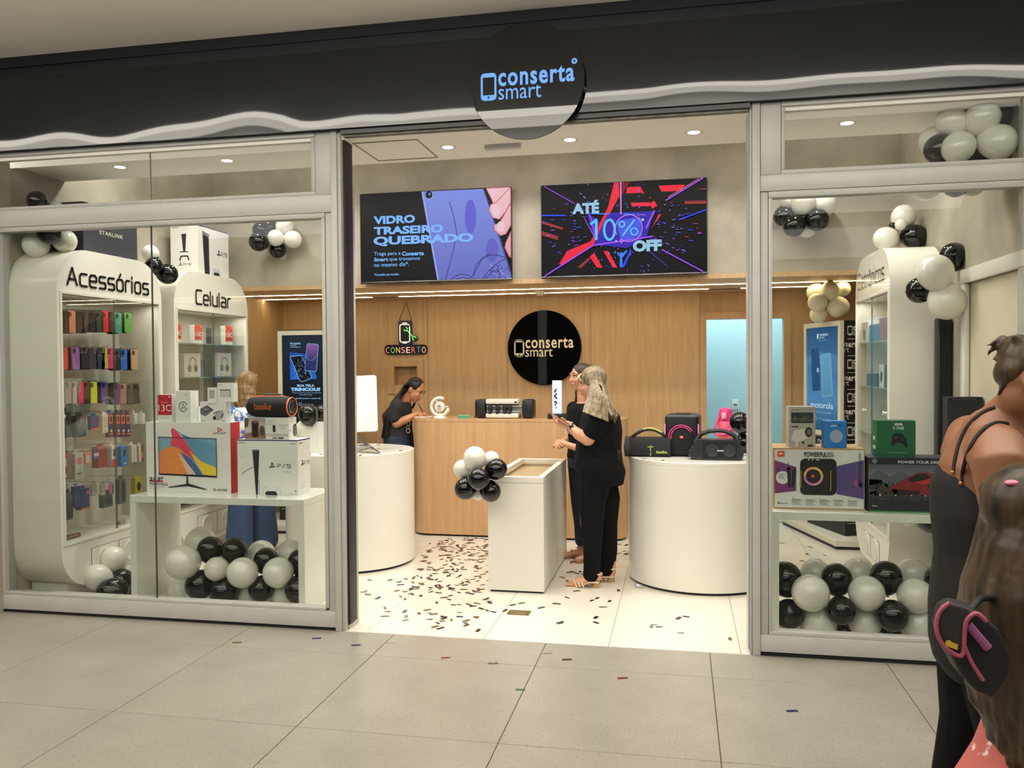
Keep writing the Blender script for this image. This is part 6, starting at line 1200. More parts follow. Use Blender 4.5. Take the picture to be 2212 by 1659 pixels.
bunch([(2060, 553, 29, 'b', .12, 'topmost', (-.15, 0, -1)), (2020, 587.5, 38, 'w', 0, 'big, in the middle'), (1986, 627, 28, 'b', .06, 'at the lower left'), (2046, 652, 39, 'w', .02, 'big, lowest')], .98, 'balloons beside the white door', 'of the bunch between right-hand cabinet and white door', (2030, 620), None, (.84, 1.12))
bunch([(1793.5, 627, 20, 'c', -.04, 'topmost'), (1763, 631, 20, 'c', .02, 'at the upper left'), (1820, 624, 17, 'c', .04, 'at the upper right'), (1765.5, 653, 20, 'c', -.04, 'at the middle left'), (1811.4, 664, 23, 'c', -.02, 'biggest, at the lower right'), (1768, 680, 18, 'c', .0, 'lowest')], 3.28, 'cream balloons over the blue phone advert', 'of the cream bunch over the blue phone advert', (1787, 648))
bunch([(1695.6, 1250, 37, 'b', .06, 'upper, nearest the window post', (.6, .4, -1)), (1751, 1281, 40, 'w', 0, 'middle row, nearest the window post', DB), (1761.5, 1238, 31, 'w', .34, 'at the back, nearest the window post', DN), (1806.8, 1250, 33, 'b', .10, 'upper, second dark one from the post', DN), (1852, 1237, 31, 'w', .34, 'at the back, in the middle', DN), (1872, 1281.6, 38, 'w', 0, 'middle row, second from the post', DB),
       (1914, 1246, 34, 'b', .10, 'upper, brownish and third from the post', DN), (1969.7, 1239, 33, 'w', .34, 'at the back, farthest from the post', DN), (1978, 1287.6, 38, 'w', 0, 'middle row, farthest from the post', DB), (2034, 1254, 36, 'b', .10, 'upper, at the far end behind the passer-by', DN), (2040, 1308, 33, 'b', .10, 'lower, at the far end behind the passer-by', DB),
       (1704.6, 1326, 32, 'b', .04, 'lower, nearest the window post', DB), (1768, 1349, 38, 'w', .06, 'bottom row, nearest the window post', (0, .3, 1)), (1817, 1318.6, 31, 'b', -.02, 'lower, second dark one from the post', DB), (1868, 1347, 34, 'w', .08, 'bottom row, second from the post', (0, .3, 1)), (1928, 1330, 34, 'b', -.02, 'lower, third dark one from the post', DB), (1985, 1352, 40, 'w', .06, 'bottom row, farthest from the post', (0, .3, 1)),
       (1823, 1362, 26, 'b', .20, 'lowest at the back, left', DB), (1922, 1366, 27, 'b', .20, 'lowest at the back, right', DB), (2010, 1117, 34, 'b', .64, 'hanging under the bench top', (0, 0, 1)), (1968, 1112, 26, 'w', .66, 'hanging under the bench top', (0, 0, 1))], .40, 'balloons under the right window bench', 'under the right window bench', None, None, (.22, .80))
bunch([(394.6, 1215, 37, 'w', .0, 'big, nearest the bench\'s left side', DB), (434, 1170, 32, 'w', .30, 'topmost at the back left', DN), (454, 1187, 28, 'b', .12, 'upper, first dark one', (.3, .2, -1)), (506.6, 1189, 28, 'b', .12, 'upper, second dark one', (.2, .2, -1)), (564, 1197, 30, 'w', .32, 'at the back in front of the blue jeans', DN), (575, 1210, 27, 'b', .12, 'upper, third dark one', (-.3, .2, -1)), (632, 1195, 31, 'w', .30, 'at the back right', DN),
       (650, 1213, 28, 'b', .12, 'upper, at the bench\'s right leg', DN), (468, 1229, 26, 'w', -.02, 'small, front middle', DB), (523.4, 1237, 33, 'w', -.02, 'front middle, right of the small one', DB), (600.7, 1237, 33, 'w', -.02, 'front right', DB), (431, 1264, 31, 'b', .0, 'lower, first dark one', (.7, .4, .6)), (482.8, 1278, 30, 'b', -.01, 'lower, second dark one', (.7, .5, .6)), (564, 1272.4, 27, 'b', .0, 'lower, third dark one', (.4, .5, .6)),
       (645, 1275, 29, 'b', .0, 'lower, at the bench\'s right leg', (0, .5, .8)), (393, 1277, 30, 'w', .22, 'bottom left at the back', DB), (537, 1283, 30, 'w', .14, 'bottom middle', DB), (615.6, 1284, 31, 'w', .12, 'bottom right', DB)], .42, 'balloons under the left window bench', 'under the left window bench', None, None, (.22, .80))
bunch([(245.4, 1209, 28, 'w', .06, 'topmost', (.3, .2, -1)), (210, 1246.6, 28, 'w', .02, 'at the left', (1, .2, -.3)), (263, 1256, 27, 'b', .02, 'at the right', (.3, .4, -.8)), (240, 1280, 31, 'b', -.08, 'lowest', (.8, .4, .3))], .44, 'balloons before the first cabinet', 'of the four before the first arched cabinet', None)
bunch([(559, 522, 21, 'b', -.03, 'leftmost and dark'), (563.5, 497, 18, 'b', .04, 'upper left'), (582, 490, 17, 'b', .06, 'upper middle'), (600, 540, 18, 'b', .0, 'lowest'), (595.5, 514, 18, 'w', -.08, 'central'), (616, 488, 19, 'w', .03, 'upper right'), (633, 517.5, 19, 'w', -.02, 'rightmost')], 2.56, 'balloons on the concrete wall at left', 'of the bunch on the concrete behind the left window', (594, 510), None, (2.3, 2.63))
bunch([(325, 547, 18, 'w', .0, 'upper, beside the first cabinet\'s rounded corner', (.2, .2, -1)), (331, 577, 19, 'b', -.02, 'lower left, beside the first cabinet\'s rounded corner', (.4, .2, 1)), (362, 592, 22, 'b', .0, 'lower right, between the two arched cabinets', (-1, 0, .2))], 1.30, 'balloons between the arched cabinets', '', None)
bunch([(80, 434, 21, 'b', -.10, 'topmost, above the transom,'), (40, 446, 18, 'w', .06, 'behind the topmost dark one,'), (121, 449, 15, 'w', .06, 'peeking over the transom,'), (47, 497, 24, 'b', .0, 'leftmost and dark,'), (78, 529, 28, 'w', -.10, 'lowest and round,'), (106, 503, 25, 'b', -.12, 'in the middle,'), (140, 520.6, 25, 'w', -.05, 'at the right,')], .30, 'balloons over the first cabinet', 'of the bunch over the first arched cabinet', (88, 490))
bunch([(1025.4, 989, 25, 'w', -.02, 'topmost', (.05, .3, -1)), (1061, 992, 18, 'w', .10, 'behind at the upper right'), (999, 1013, 20, 'w', .06, 'at the left'), (1073, 1013.4, 23, 'b', .0, 'at the upper right'), (1034, 1034.5, 24, 'b', -.12, 'front centre', DB), (1005, 1056, 24, 'b', .0, 'at the lower left'), (1059.5, 1061.6, 23, 'b', .0, 'at the lower right'), (1032, 1068, 13, 'w', .06, 'small, lowest')], .90, 'balloons tied to the white box pedestal', 'of the bunch tied to the white box pedestal', (1034, 1025))
bunch([(1598, 911, 22, 'b', .0, 'upright, above the boombox', (.1, 0, -1)), (1611, 958, 22, 'b', .08, 'lower, beside the boombox', (-.3, 0, 1))], 1.70, 'balloons on the right pedestal', 'on the right pedestal', None)
bunch([(666, 894, 22, 'b', .0, 'upper, nearest the capsule speaker,', (.3, 0, -1)), (695, 890, 15, 'b', .06, 'upper, beside the window post,', (0, 0, -1)), (657.7, 930, 21, 'w', .02, 'lower,', (.2, 0, 1))], 1.62, 'balloons on the left pedestal', 'on the left pedestal', None)
# ================================================================ CONFETTI
CFC = {'gold': (150, 122, 70), 'dark brown': (70, 54, 42), 'silver': (164, 160, 150), 'dark blue': (46, 48, 104), 'red': (140, 56, 46), 'pale': (206, 198, 180), 'copper': (150, 96, 62)}
CM = {}
def confetti(x, y, z, col, label, group, rz=None, curl=0.0, s=1.0):
    if col not in CM:
        for c_ in (0, 1):
            mb = MB(); n = 4; a, b = .027, .011
            for k in range(n): x0, x1 = -a + 2 * a * k / n, -a + 2 * a * (k + 1) / n; z0, z1 = (.5 + .5 * math.cos(PI * x0 / a * .9)) * -.006 * c_ + .007 * c_, (.5 + .5 * math.cos(PI * x1 / a * .9)) * -.006 * c_ + .007 * c_; mb.add([(x0, -b, z0), (x1, -b, z1), (x1, b, z1), (x0, b, z0)], [(0, 1, 2, 3)])
            mb.v += [p + V((0, 0, .0006)) for p in mb.v]; m_ = len(mb.v) // 2; nf = len(mb.f); mb.f += [tuple(m_ + i for i in reversed(f_)) for f_ in mb.f]; mb.m += [0] * nf
            o = mb.build('confetti_piece', M('foil_' + col.replace(' ', '_'), CFC[col], .35, .5, noise=.2, nscale=60)); CM[col, c_] = o.data; bpy.data.objects.remove(o)
        CM[col] = 1
    o = bpy.data.objects.new('confetti_piece', CM[col, 1 if RND.random() < .18 else 0]); COL.objects.link(o)
    o.location = (x, y, z); o.rotation_euler = (0, 0, RND.uniform(0, PI) if rz is None else rz); o.scale = (s, s, s); return tag(o, label, 'confetti', group)
def free(x, y):
    if (x + 2.776) ** 2 + (y - 1.869) ** 2 < .58 ** 2 or (x - .16) ** 2 + (y - 1.755) ** 2 < .6 ** 2: return False
    if -1.42 < x < -.93 and 1.02 < y < 2.34: return False
    return not (y > 2.92 and -2.64 < x < -.46)
cols = ['gold'] * 4 + ['dark brown'] * 4 + ['silver'] * 2 + ['dark blue'] * 2 + ['copper'] + ['red']
for (x0, x1, y0, y1, n, kx) in ((-2.25, -1.42, 1.9, 2.90, 82, 1), (-2.1, -1.42, .95, 1.9, 62, 1), (-2.0, -1.2, .15, .95, 34, 1), (-.93, -.42, 2.2, 2.9, 22, 1), (-.92, -.42, .9, 2.2, 26, 1), (-1.2, .30, .12, .95, 16, 1), (-2.6, -2.0, .6, 1.3, 8, 1), (.9, 1.25, 2.2, 3.3, 7, 1), (-3.4, -3.0, 2.0, 2.8, 10, 1)):
    for k in range(n):
        for _ in range(30):
            x, y = RND.uniform(x0, x1), RND.uniform(y0, y1)
            if free(x, y): break
        c = RND.choice(cols); confetti(x, y, .001 + .0004 * (k % 7), c, '%s foil confetti piece lying on the white shop floor' % c, 'confetti on the shop floor', s=RND.uniform(.75, 1.1))
for k in range(16):
    a, r = RND.uniform(0, 2 * PI), .5 * math.sqrt(RND.random()); c = RND.choice(cols); confetti(-2.776 + r * math.cos(a), 1.869 + r * math.sin(a) - .03, .9515 + .0004 * (k % 5), c, '%s foil confetti piece on the left pedestal top' % c, 'confetti on the pedestals', s=.9)
for px, py in ((1362, 990), (1376, 993), (1392, 991), (1401, 996), (1382, 986), (1432, 994)):
    p = at(px, py, Z=.9515); c = RND.choice(cols[:8]); confetti(p.x, p.y, .9515, c, '%s foil confetti piece on the right pedestal top' % c, 'confetti on the pedestals', s=.9)
for px, py, c, lab in ((512, 1388, 'copper', 'copper confetti strip on the mall floor before the left window'), (684, 1379, 'dark blue', 'blue confetti strip on the mall floor near the left window post'), (769, 1394, 'dark blue', 'small blue confetti square on the mall floor outside the doorway'), (846, 1387, 'pale', 'white confetti scrap on the mall floor just outside the doorway'),
                      (1225, 1425, 'dark brown', 'dark confetti piece on the mall floor before the white threshold'), (1345, 1465, 'red', 'red-brown confetti piece on the second row of mall tiles'), (1711, 1536, 'dark blue', 'lone navy confetti piece on the mall floor at right'), (1183, 1411, 'silver', 'silver confetti piece on the mall floor at a tile corner'), (963, 1421, 'copper', 'small tan confetti scrap on the mall floor'), (1065, 1433, 'silver', 'curled grey confetti scrap on the mall floor')):
    p = at(px, py, Z=0); confetti(p.x, p.y, .001, c, lab, 'confetti on the mall floor', .3)
nf_ = []
for (x0, x1, y0, y1, n) in ((-2.3, -1.42, 2.2, 2.92, 110), (-2.1, -1.42, 1.2, 2.2, 50), (-.93, -.42, 2.3, 2.92, 30), (-2.0, -1.3, .3, 1.2, 20)):
    mb_ = nf_ or [MB()]; nf_ = mb_
    for k in range(n):
        x, y = RND.uniform(x0, x1), RND.uniform(y0, y1)
        if not free(x, y): continue
        c = RND.choice(cols); a = RND.uniform(0, PI); z = .0008 + .0005 * (k % 5); m_ = Matrix.Translation((x, y, z)) @ Matrix.Rotation(a, 4, 'Z') @ Matrix.Rotation(RND.uniform(-.12, .12), 4, 'Y')
        nf_[0].box((-.021, -.008, 0), (.021, .008, .0006), M('foil_' + c.replace(' ', '_')), m_)
tag(nf_[0].build('confetti_scatter'), 'dense scatter of mixed foil confetti on the white floor before the oak counter', 'confetti', None, 'stuff')
CFC['green'] = (60, 120, 66); p = at(1124, 1490, Z=0); confetti(p.x, p.y, .001, 'green', 'green confetti square on the mall floor', 'confetti on the mall floor', .1, s=.9)
p = at(1121, 1324, Z=0); t = thing('floor_plate', 'small brass plate set on the white floor before the box pedestal', 'plate', (p.x, p.y, 0.0005), 0)
MB().bbox((-.075, -.05, 0), (.075, .05, .004), .001, None, 1).build('plate', M('brass', (150, 126, 72), .35, .8, noise=.2), t, False, True)
for sx in (-.062, .062): MB().lathe([(.006, .004), (.005, .006), (.001, .0065)], (sx, -.03, 0), 10).build('screw', M('screw_dark', (60, 48, 30), .4, .8), t, 40, True)
p = at(1379, 1270, Z=0); t = thing('foil_scrap', 'crumpled silver foil scrap on the floor at the right pedestal\'s foot', 'foil scrap', (p.x, p.y, .0)); mb = MB(); mb.ell((0, 0, .014), (.03, .02, .013), None, 7, 5); mb.v = [v + V((RND.uniform(-.006, .006), RND.uniform(-.006, .006), RND.uniform(-.004, .004))) for v in mb.v]; mb.build('foil', M('foil', (210, 206, 200), .2, .8), t, False, True)
# ================================================================ PEOPLE
def skin(name, rgb): return M('skin_' + name, rgb, .45, noise=.06, nscale=14, sss=.2)
def merge(mes):
    mb = MB()
    for me in mes: mb.add([v.co.copy() for v in me.vertices], [tuple(p.vertices) for p in me.polygons]); bpy.data.meshes.remove(me)
    return mb
def frame(fwd, up=(0, 0, 1)):
    """3x3 matrix whose columns are right, forward, up"""
    f = V(fwd).normalized(); u = V(up); r = f.cross(u).normalized(); u = r.cross(f)
    return Matrix(((r.x, f.x, u.x), (r.y, f.y, u.y), (r.z, f.z, u.z)))
def head_prims(mb, c, R, s=1.0):
    """skull, jaw, nose, ears and neck stub around head centre c"""
    def el(p, r): mb.ell(c + R @ (V(p) * s), V(r) * s, None, 18, 12, R)
    el((0, -.012, .03), (.076, .096, .092)); el((0, .022, -.03), (.066, .074, .085)); el((0, .048, -.088), (.036, .036, .026)); el((0, .02, -.07), (.056, .058, .036))
    limb(mb, [(*(c + R @ (V((0, .090, .020)) * s)), .008 * s), (*(c + R @ (V((0, .106, -.022)) * s)), .013 * s)], 8)
    for sx in (-1, 1): el((sx * .035, .078, -.02), (.02, .014, .02)); el((sx * .076, -.008, -.005), (.012, .022, .032)); limb(mb, [(*(c + R @ (V((sx * .05, .076, .034)) * s)), .010 * s), (*(c + R @ (V((sx * .018, .088, .034)) * s)), .010 * s)], 8)
    el((0, .088, -.056), (.022, .012, .012))
def face_parts(t, c, R, s=1.0, lips=(170, 84, 80), eyes_open=True, brow=(40, 28, 22)):
    W_ = M('eye_white', (226, 220, 212), .2); I_ = M('eye_dark', (30, 22, 18), .1); L_ = M('lips_%d' % lips[0], lips, .4); B_ = M('brow_%d' % brow[0], brow, .8)
    for sx in (-1, 1):
        e = MB(); e.ell(c + R @ (V((sx * .033, .0815, .012)) * s), V((.014, .008, .008)) * s, W_, 12, 8, R); e.ell(c + R @ (V((sx * .033 + .0, .0855, .011)) * s), V((.0068, .005, .007)) * s, I_, 10, 6, R)
        e.ell(c + R @ (V((sx * .033, .083, .020)) * s), V((.0165, .008, .0045)) * s, B_, 10, 6, R); e.build('eye', None, t, True)
        limb(m_ := MB(), [(*(c + R @ (V((sx * .052, .074, .036)) * s)), .0035 * s), (*(c + R @ (V((sx * .034, .089, .044)) * s)), .0045 * s), (*(c + R @ (V((sx * .016, .094, .039)) * s)), .004 * s)], 6); m_.build('eyebrow', B_, t, True)
    m_ = MB(); limb(m_, [(*(c + R @ (V((-.024, .088, -.055)) * s)), .004 * s), (*(c + R @ (V((0, .0985, -.053)) * s)), .0065 * s), (*(c + R @ (V((.024, .088, -.055)) * s)), .004 * s)], 8); m_.build('lips', L_, t, True)
def hand(wrist, fwd, palm_n, side, curl=.5, s=1.0, spread=.06):
    """fused mesh of a palm, four unequal bent fingers and a thumb; fwd along the hand, palm_n out of the palm; side -1 thumb to the left of fwd x palm_n"""
    f = V(fwd).normalized(); n = V(palm_n); n = (n - f * n.dot(f)).normalized(); r = f.cross(n) * side
    mb = MB(); P_ = lambda a, b, c: V(wrist) + (f * a + r * b + n * c) * s
    limb(mb, [(*P_(-.03, 0, 0), .024 * s), (*P_(.005, 0, 0), .023 * s)], 12)
    for b in (-.026, -.009, .009, .026): limb(mb, [(*P_(.008, b * .7, 0), .0155 * s), (*P_(.045, b * .9, 0), .0145 * s), (*P_(.085, b, 0), .0105 * s)], 10)
    for b, ln in ((.028, .068), (.0095, .080), (-.0095, .074), (-.028, .058)):
        pts = [(*P_(.078, b, 0), .0095 * s)]; a, c = .085, 0.0; ang = 0.0
        for k, fr in enumerate((.45, .32, .23)):
            ang += curl * (1.1, 1.0, .7)[k]; a += ln * fr * math.cos(ang); c += ln * fr * math.sin(ang); pts.append((*P_(a, b * (1 + spread * (k + 1)), c), (.0085, .0078, .0066)[k] * s))
        limb(mb, pts, 10)
    limb(mb, [(*P_(.012, .022, .004), .014 * s), (*P_(.045, .046, .016), .0115 * s), (*P_(.070, .050, .030), .0098 * s), (*P_(.092, .044, .040), .008 * s)], 10)
    return fuse(mb, .0036 * s, 2)
def strands(mb, roots, path, n, r0=.008, jit=.02, seed=3):
    """n tapering locks: each starts near one of roots and follows path(k in 0..1, root, rnd)"""
    rg = random.Random(seed)
    for i in range(n):
        root = roots[i % len(roots)]; a = rg.random(); b = rg.random(); pts = []
        for k in range(9):
            p = path(k / 8, root, a, b); w = jit * (k / 8); pts.append((p.x + w * math.sin(3 * a + 5 * k * .6 + i), p.y + w * math.cos(2 * b + 4 * k * .5 + i), p.z, r0 * (1 - .75 * (k / 8) ** 1.6)))
        limb(mb, pts, 6)
def hair_mat(name, c1, c2, sc=26): return M('hair_' + name, c1, .42, rgb2=c2, nscale=sc, stretch=(1.6, 1.6, .12), spec=.4)
A_ = lambda px, py, Y, r=None: at(px, py, Y=Y) if r is None else (*at(px, py, Y=Y), r)
BLT = M('black_cotton', (12, 12, 14), .9, noise=.15, nscale=30, spec=.2); BLP = M('black_trousers', (8, 8, 10), .85, spec=.2, noise=.12, nscale=24)
DEN = M('dark_denim', (40, 50, 74), .85, rgb2=(28, 36, 56), nscale=18); DEN2 = M('blue_denim', (62, 84, 124), .85, rgb2=(46, 66, 104), nscale=9, stretch=(1, 1, .4))
# ---------------------------------------------------------------- 1 blonde woman with a phone, in profile
Y0 = 1.40; t = thing('person', 'woman with long blonde hair in black tee and trousers looking at a phone', 'person', (-.60, Y0, 0)); SK1 = skin('fair', (214, 160, 128))
hc = A_(1279, 829, Y0); HR = frame((-1, -.10, -.24), (-.24, 0, 1)); mb = MB(); head_prims(mb, hc, HR)
limb(mb, [(*A_(1287, 848, Y0), .055), (*A_(1293, 876, Y0), .062)]); sh = A_(1296, 884, Y0)
secs = [(sh.x + .0, Y0, sh.z + .01, .085, .10), (sh.x + .005, Y0, sh.z - .05, .125, .185), (sh.x + .0, Y0, sh.z - .16, .145, .19), (sh.x - .015, Y0, sh.z - .30, .150, .175), (sh.x - .01, Y0, sh.z - .42, .160, .185), (sh.x + .0, Y0, sh.z - .52, .155, .185)]
loft(mb, secs[::-1])
Yn, Yf = Y0 - .20, Y0 + .20
limb(mb, [(*A_(1297, 890, Yn), .062), (*A_(1284, 925, Yn), .058), (*A_(1270, 949, Yn), .050)]); limb(mb, [(*A_(1270, 949, Yn), .050), (*A_(1250, 938, Yn), .044), (*A_(1231, 922, Yn + .04), .028)])
limb(mb, [(*A_(1291, 893, Yf), .058), (*A_(1276, 930, Yf), .052), (*A_(1263, 947, Yf), .046)]); limb(mb, [(*A_(1263, 947, Yf), .046), (*A_(1238, 928, Yf - .08), .034), (*A_(1226, 916, Yf - .16), .027)])
for sy, kx, ax in ((-.09, 1271, 1279), (.09, 1306, 1316)):
    limb(mb, [(*A_(1290, 1010, Y0 + sy), .13), (*A_(kx + 5, 1080, Y0 + sy), .096), (*A_(kx + 4, 1130, Y0 + sy), .074), (*A_(ax, 1190, Y0 + sy), .056), (*A_(ax + 2, 1248 if sy < 0 else 1238, Y0 + sy), .040)])
for sy, hx, tx, py in ((-.09, 1290, 1228, 1262), (.09, 1322, 1275, 1252)):
    pz = lambda px, z: V((at(px, py, Z=0).x if False else A_(px, py, Y0 + sy).x, Y0 + sy, z)); limb(mb, [(*pz(hx, .075), .032), (*pz(hx - 12, .062), .036), (*pz((hx + tx) / 2 - 6, .036), .036), (*pz(tx + 8, .020), .030), (*pz(tx, .016), .017)])
    for k in range(5): limb(mb, [(*(pz(tx + 6, .018) + V((0, -.028 + .014 * k, 0))), .010), (*(pz(tx - 4 + abs(k - 1) * 1.6, .013) + V((0, -.030 + .015 * k, 0))), .0085)], 8)
me = fuse(mb, .0075, 3); wn = A_(1231, 922, Yn + .04); wf = A_(1226, 916, Yf - .16)
mb = merge([me, hand(wn, (-.88, .30, .10), (0, .35, 1), 1, .95, .95), hand(wf, (-.9, -.25, .15), (.1, -.3, 1), -1, .5, .92)])
mb.build('body', SK1, t, True); face_parts(t, hc, HR, 1.0, (176, 96, 90), brow=(96, 74, 52))
# tee and trousers
mb = MB(); loft(mb, [(x, y, z, rx * 1.09 + .010, ry * 1.07 + .010) for x, y, z, rx, ry in [(secs[0][0], Y0, secs[0][2] + .005, .075, .095)] + secs[1:5] + [(sh.x - .0, Y0, sh.z - .475, .158, .185)]][::-1], 24)
limb(mb, [(*A_(1297, 890, Yn), .078), (*A_(1290, 912, Yn), .080), (*A_(1282, 929, Yn), .080)]); limb(mb, [(*A_(1291, 893, Yf), .074), (*A_(1282, 922, Yf), .070)]); 
def adopt(name_mesh, name, mat, parent):
    inv = WM(parent).inverted(); name_mesh.transform(inv); return mesh_obj(name_mesh, name, mat, parent)
adopt(fuse(mb, .008, 3), 'tee_shirt', BLT, t)
mb = MB(); loft(mb, [(sh.x - .005, Y0, .97, .162, .19), (sh.x + .012, Y0, .86, .180, .20), (sh.x + .008, Y0, .76, .165, .19)][::-1])
for sy, kx, ax, by in ((-.095, 1273, 1280, 1247), (.095, 1304, 1314, 1237)):
    limb(mb, [(*A_(1289, 1012, Y0 + sy), .140), (*A_(kx + 6, 1080, Y0 + sy), .108), (*A_(kx + 6, 1130, Y0 + sy), .086), (*A_(ax, 1190, Y0 + sy), .070), (*A_(ax - 2, by - 16, Y0 + sy), .062), (*A_(ax - 3, by - 7, Y0 + sy), .063)])
adopt(fuse(mb, .008, 3), 'trousers', BLP, t)
HB = hair_mat('blonde', (158, 138, 104), (72, 60, 44), 40); mb = MB(); mb.ell(hc + HR @ V((0, -.022, .040)), (.090, .104, .092), None, 18, 12, HR)
roots = [hc + HR @ V((sx, sy, .118 - abs(sx) * .5)) for sx in (-.06, -.03, 0, .03, .06) for sy in (-.06, -.02, .02)]
def path(k, r, a, b):
    if a < .60: e = [r, hc + V((.088, -.115 + .22 * b, -.01)), A_(1304 + 24 * a, 866, Y0 - .26 + .42 * b), A_(1318 + 30 * a, 896 + 22 * ((a * 7) % 1), Y0 - .33 + .50 * b)]
    else: e = [r, hc + V((.0 + .05 * b, -.106, .0)), A_(1268 + 40 * b, 860, Y0 - .16 - .13 * b), A_(1258 + 58 * b, 890 + 22 * b, Y0 - .27 - .06 * b)]
    k3 = k * 3; i = min(2, int(k3)); f_ = k3 - i; return e[i].lerp(e[i + 1], f_)
strands(mb, roots, path, 230, .0098, .0035, 5); adopt(fuse(mb, .005, 4), 'hair', HB, t)
mb = MB()
strands(mb, [hc + HR @ V((-.02 + .02 * j, .06, .09)) for j in range(3)], lambda k, r, a, b: r.lerp(hc + V((-.082 + .02 * b, -.085 + .03 * a, .02)), k) + V((-.02 * math.sin(PI * k), -.02 * math.sin(PI * k), .0)), 14, .010, .006, 9); adopt(fuse(mb, .0055, 2), 'fringe', hair_mat('blonde_light', (198, 180, 144), (120, 102, 76), 40), t)
SAN = M('sandal_cream', (226, 206, 178), .4); WDH = M('heel_tan', (190, 154, 108), .5, noise=.1)
for sy, hx, tx, py in ((-.09, 1290, 1228, 1262), (.09, 1322, 1275, 1252)):
    X = lambda px: A_(px, py, Y0 + sy).x
    mb = MB(); mb.prism([(X(hx + 4), .050), (X(hx - 14), .050), (X(hx - 40), .004), (X(tx - 6), .004), (X(tx - 6), .0), (X(hx - 42), -.0), (X(hx - 16), .040), (X(hx + 4), .040)], lambda a, b, d: V((a, d, b)), Y0 + sy - .04, Y0 + sy + .04)
    for u, w in ((.22, .030), (.34, .036), (.46, .044)): cxp = X(tx + (hx - tx) * u); mb.tube([V((cxp + .02, Y0 + sy - .042, .006)), V((cxp, Y0 + sy - .028, .028 + w * .55)), V((cxp - .01, Y0 + sy, .034 + w * .6)), V((cxp, Y0 + sy + .028, .028 + w * .5)), V((cxp + .02, Y0 + sy + .042, .006))], .0055, None, 6)
    mb.tube([V((X(hx) + .042 * math.cos(a) - .005, Y0 + sy + .042 * math.sin(a), .105)) for a in [k * PI / 6 for k in range(12)]], .005, None, 6, True); o = mb.build('sandal', SAN, t, 30)
    MB().lathe([(.030, 0), (.028, .02), (.024, .045), (.026, .05)], (X(hx - 2), Y0 + sy, 0), 16).build('heel', WDH, o, 40)
mb = MB(); mb.tube([wn + V((.02, 0, -.01)) + V((0, .030 * math.cos(a), .032 * math.sin(a))) for a in [k * PI / 7 for k in range(14)]], .008, None, 6, True); mb.bbox(wn + V((.004, -.042, -.022)), wn + V((.034, -.028, .014)), .005); mb.build('watch', BLACKM, t, 40)
ph = thing('smartphone', 'phone with tan case held up by the blonde woman', 'phone', A_(1212, 907, Y0 - .185)); mr = frame((-.80, .1, .50), (.50, 0, .80)).to_4x4()
MB().bbox((-.037, -.078, -.005), (.037, .078, .005), .004, None, 2, mr).build('case', M('phone_tan', (190, 140, 104), .4), ph, 30, True); MB().box((-.034, -.074, .005), (.034, .074, .0058), None, mr).build('glass', M('phone_glass', (12, 13, 16), .08), ph, False, True)
b_ = A_(1336, 985, Y0 - .04); MB().bbox((b_.x - .012, Y0 - .10, b_.z - .03), (b_.x + .016, Y0 - .02, b_.z + .05), .008).build('phone_pouch', BLACKM, t, 40)
# ---------------------------------------------------------------- 2 dark haired woman behind her
Y0 = 2.22; c0 = at(1262, 1200, Y=Y0); t = thing('person', 'smiling dark-haired woman in black tee and jeans half hidden by the blonde woman', 'person', (-.80, Y0, 0)); SK2_ = skin('warm', (206, 148, 116))
hc = A_(1255, 815, Y0); HR = frame((-.80, -.60, -.06)); mb = MB(); head_prims(mb, hc, HR, .98); limb(mb, [(*A_(1258, 835, Y0), .052), (*A_(1261, 866, Y0), .058)])
sh = A_(1262, 872, Y0); D2 = Matrix.Translation(V((sh.x, Y0, 0))) @ Matrix.Rotation(math.radians(127), 4, 'Z')
secs = [(0, 0, sh.z + .005, .09, .07), (0, 0, sh.z - .05, .18, .10), (0, .005, sh.z - .17, .175, .115), (0, 0, sh.z - .32, .145, .10), (0, 0, sh.z - .46, .17, .115), (0, 0, sh.z - .54, .175, .115)]
loft(mb, secs[::-1], 20, D2)
wp_ = lambda x, y, z, r: (*(D2 @ V((x, y, z))), r)
for s in (-1, 1):
    limb(mb, [wp_(s * .175, 0, sh.z - .05, .050), wp_(s * .215, -.02, sh.z - .29, .042)]); limb(mb, [wp_(s * .215, -.02, sh.z - .29, .042), wp_(s * .15, .16, sh.z - .36, .034), wp_(s * .06, .22, sh.z - .33, .026)])
    limb(mb, [wp_(s * .09, 0, .86, .10), wp_(s * .09, .0, .48, .062), wp_(s * .09, -.02, .30, .055), wp_(s * .085, -.02, .07, .036)]); limb(mb, [wp_(s * .085, -.05, .04, .034), wp_(s * .09, .05, .032, .034), wp_(s * .095, .13, .022, .026)])
hands = [hand(D2 @ V((s * .06, .22, sh.z - .33)), D2.to_3x3() @ V((-s * .75, .55, .1)), D2.to_3x3() @ V((0, -.6, -.5)), s, .5, .92) for s in (-1, 1)]
merge([fuse(mb, .0075, 3)] + hands).build('body', SK2_, t, True); face_parts(t, hc, HR, .98, (176, 60, 66), brow=(40, 26, 20))
mb = MB(); loft(mb, [(x, y, z, rx * 1.08 + .012, ry * 1.08 + .012) for x, y, z, rx, ry in secs[:5]][::-1], 22, D2)
for s in (-1, 1): limb(mb, [wp_(s * .175, 0, sh.z - .05, .066), wp_(s * .205, -.01, sh.z - .21, .064)])
adopt(fuse(mb, .008, 3), 'tee_shirt', BLT, t)
mb = MB(); loft(mb, [(0, 0, 1.0, .178, .118), (0, -.01, .88, .195, .135), (0, 0, .78, .185, .13)][::-1], 22, D2)
for s in (-1, 1): limb(mb, [wp_(s * .092, 0, .86, .105), wp_(s * .092, 0, .48, .074), wp_(s * .09, -.02, .28, .066), wp_(s * .088, -.02, .14, .060)])
adopt(fuse(mb, .008, 3), 'jeans', DEN, t)
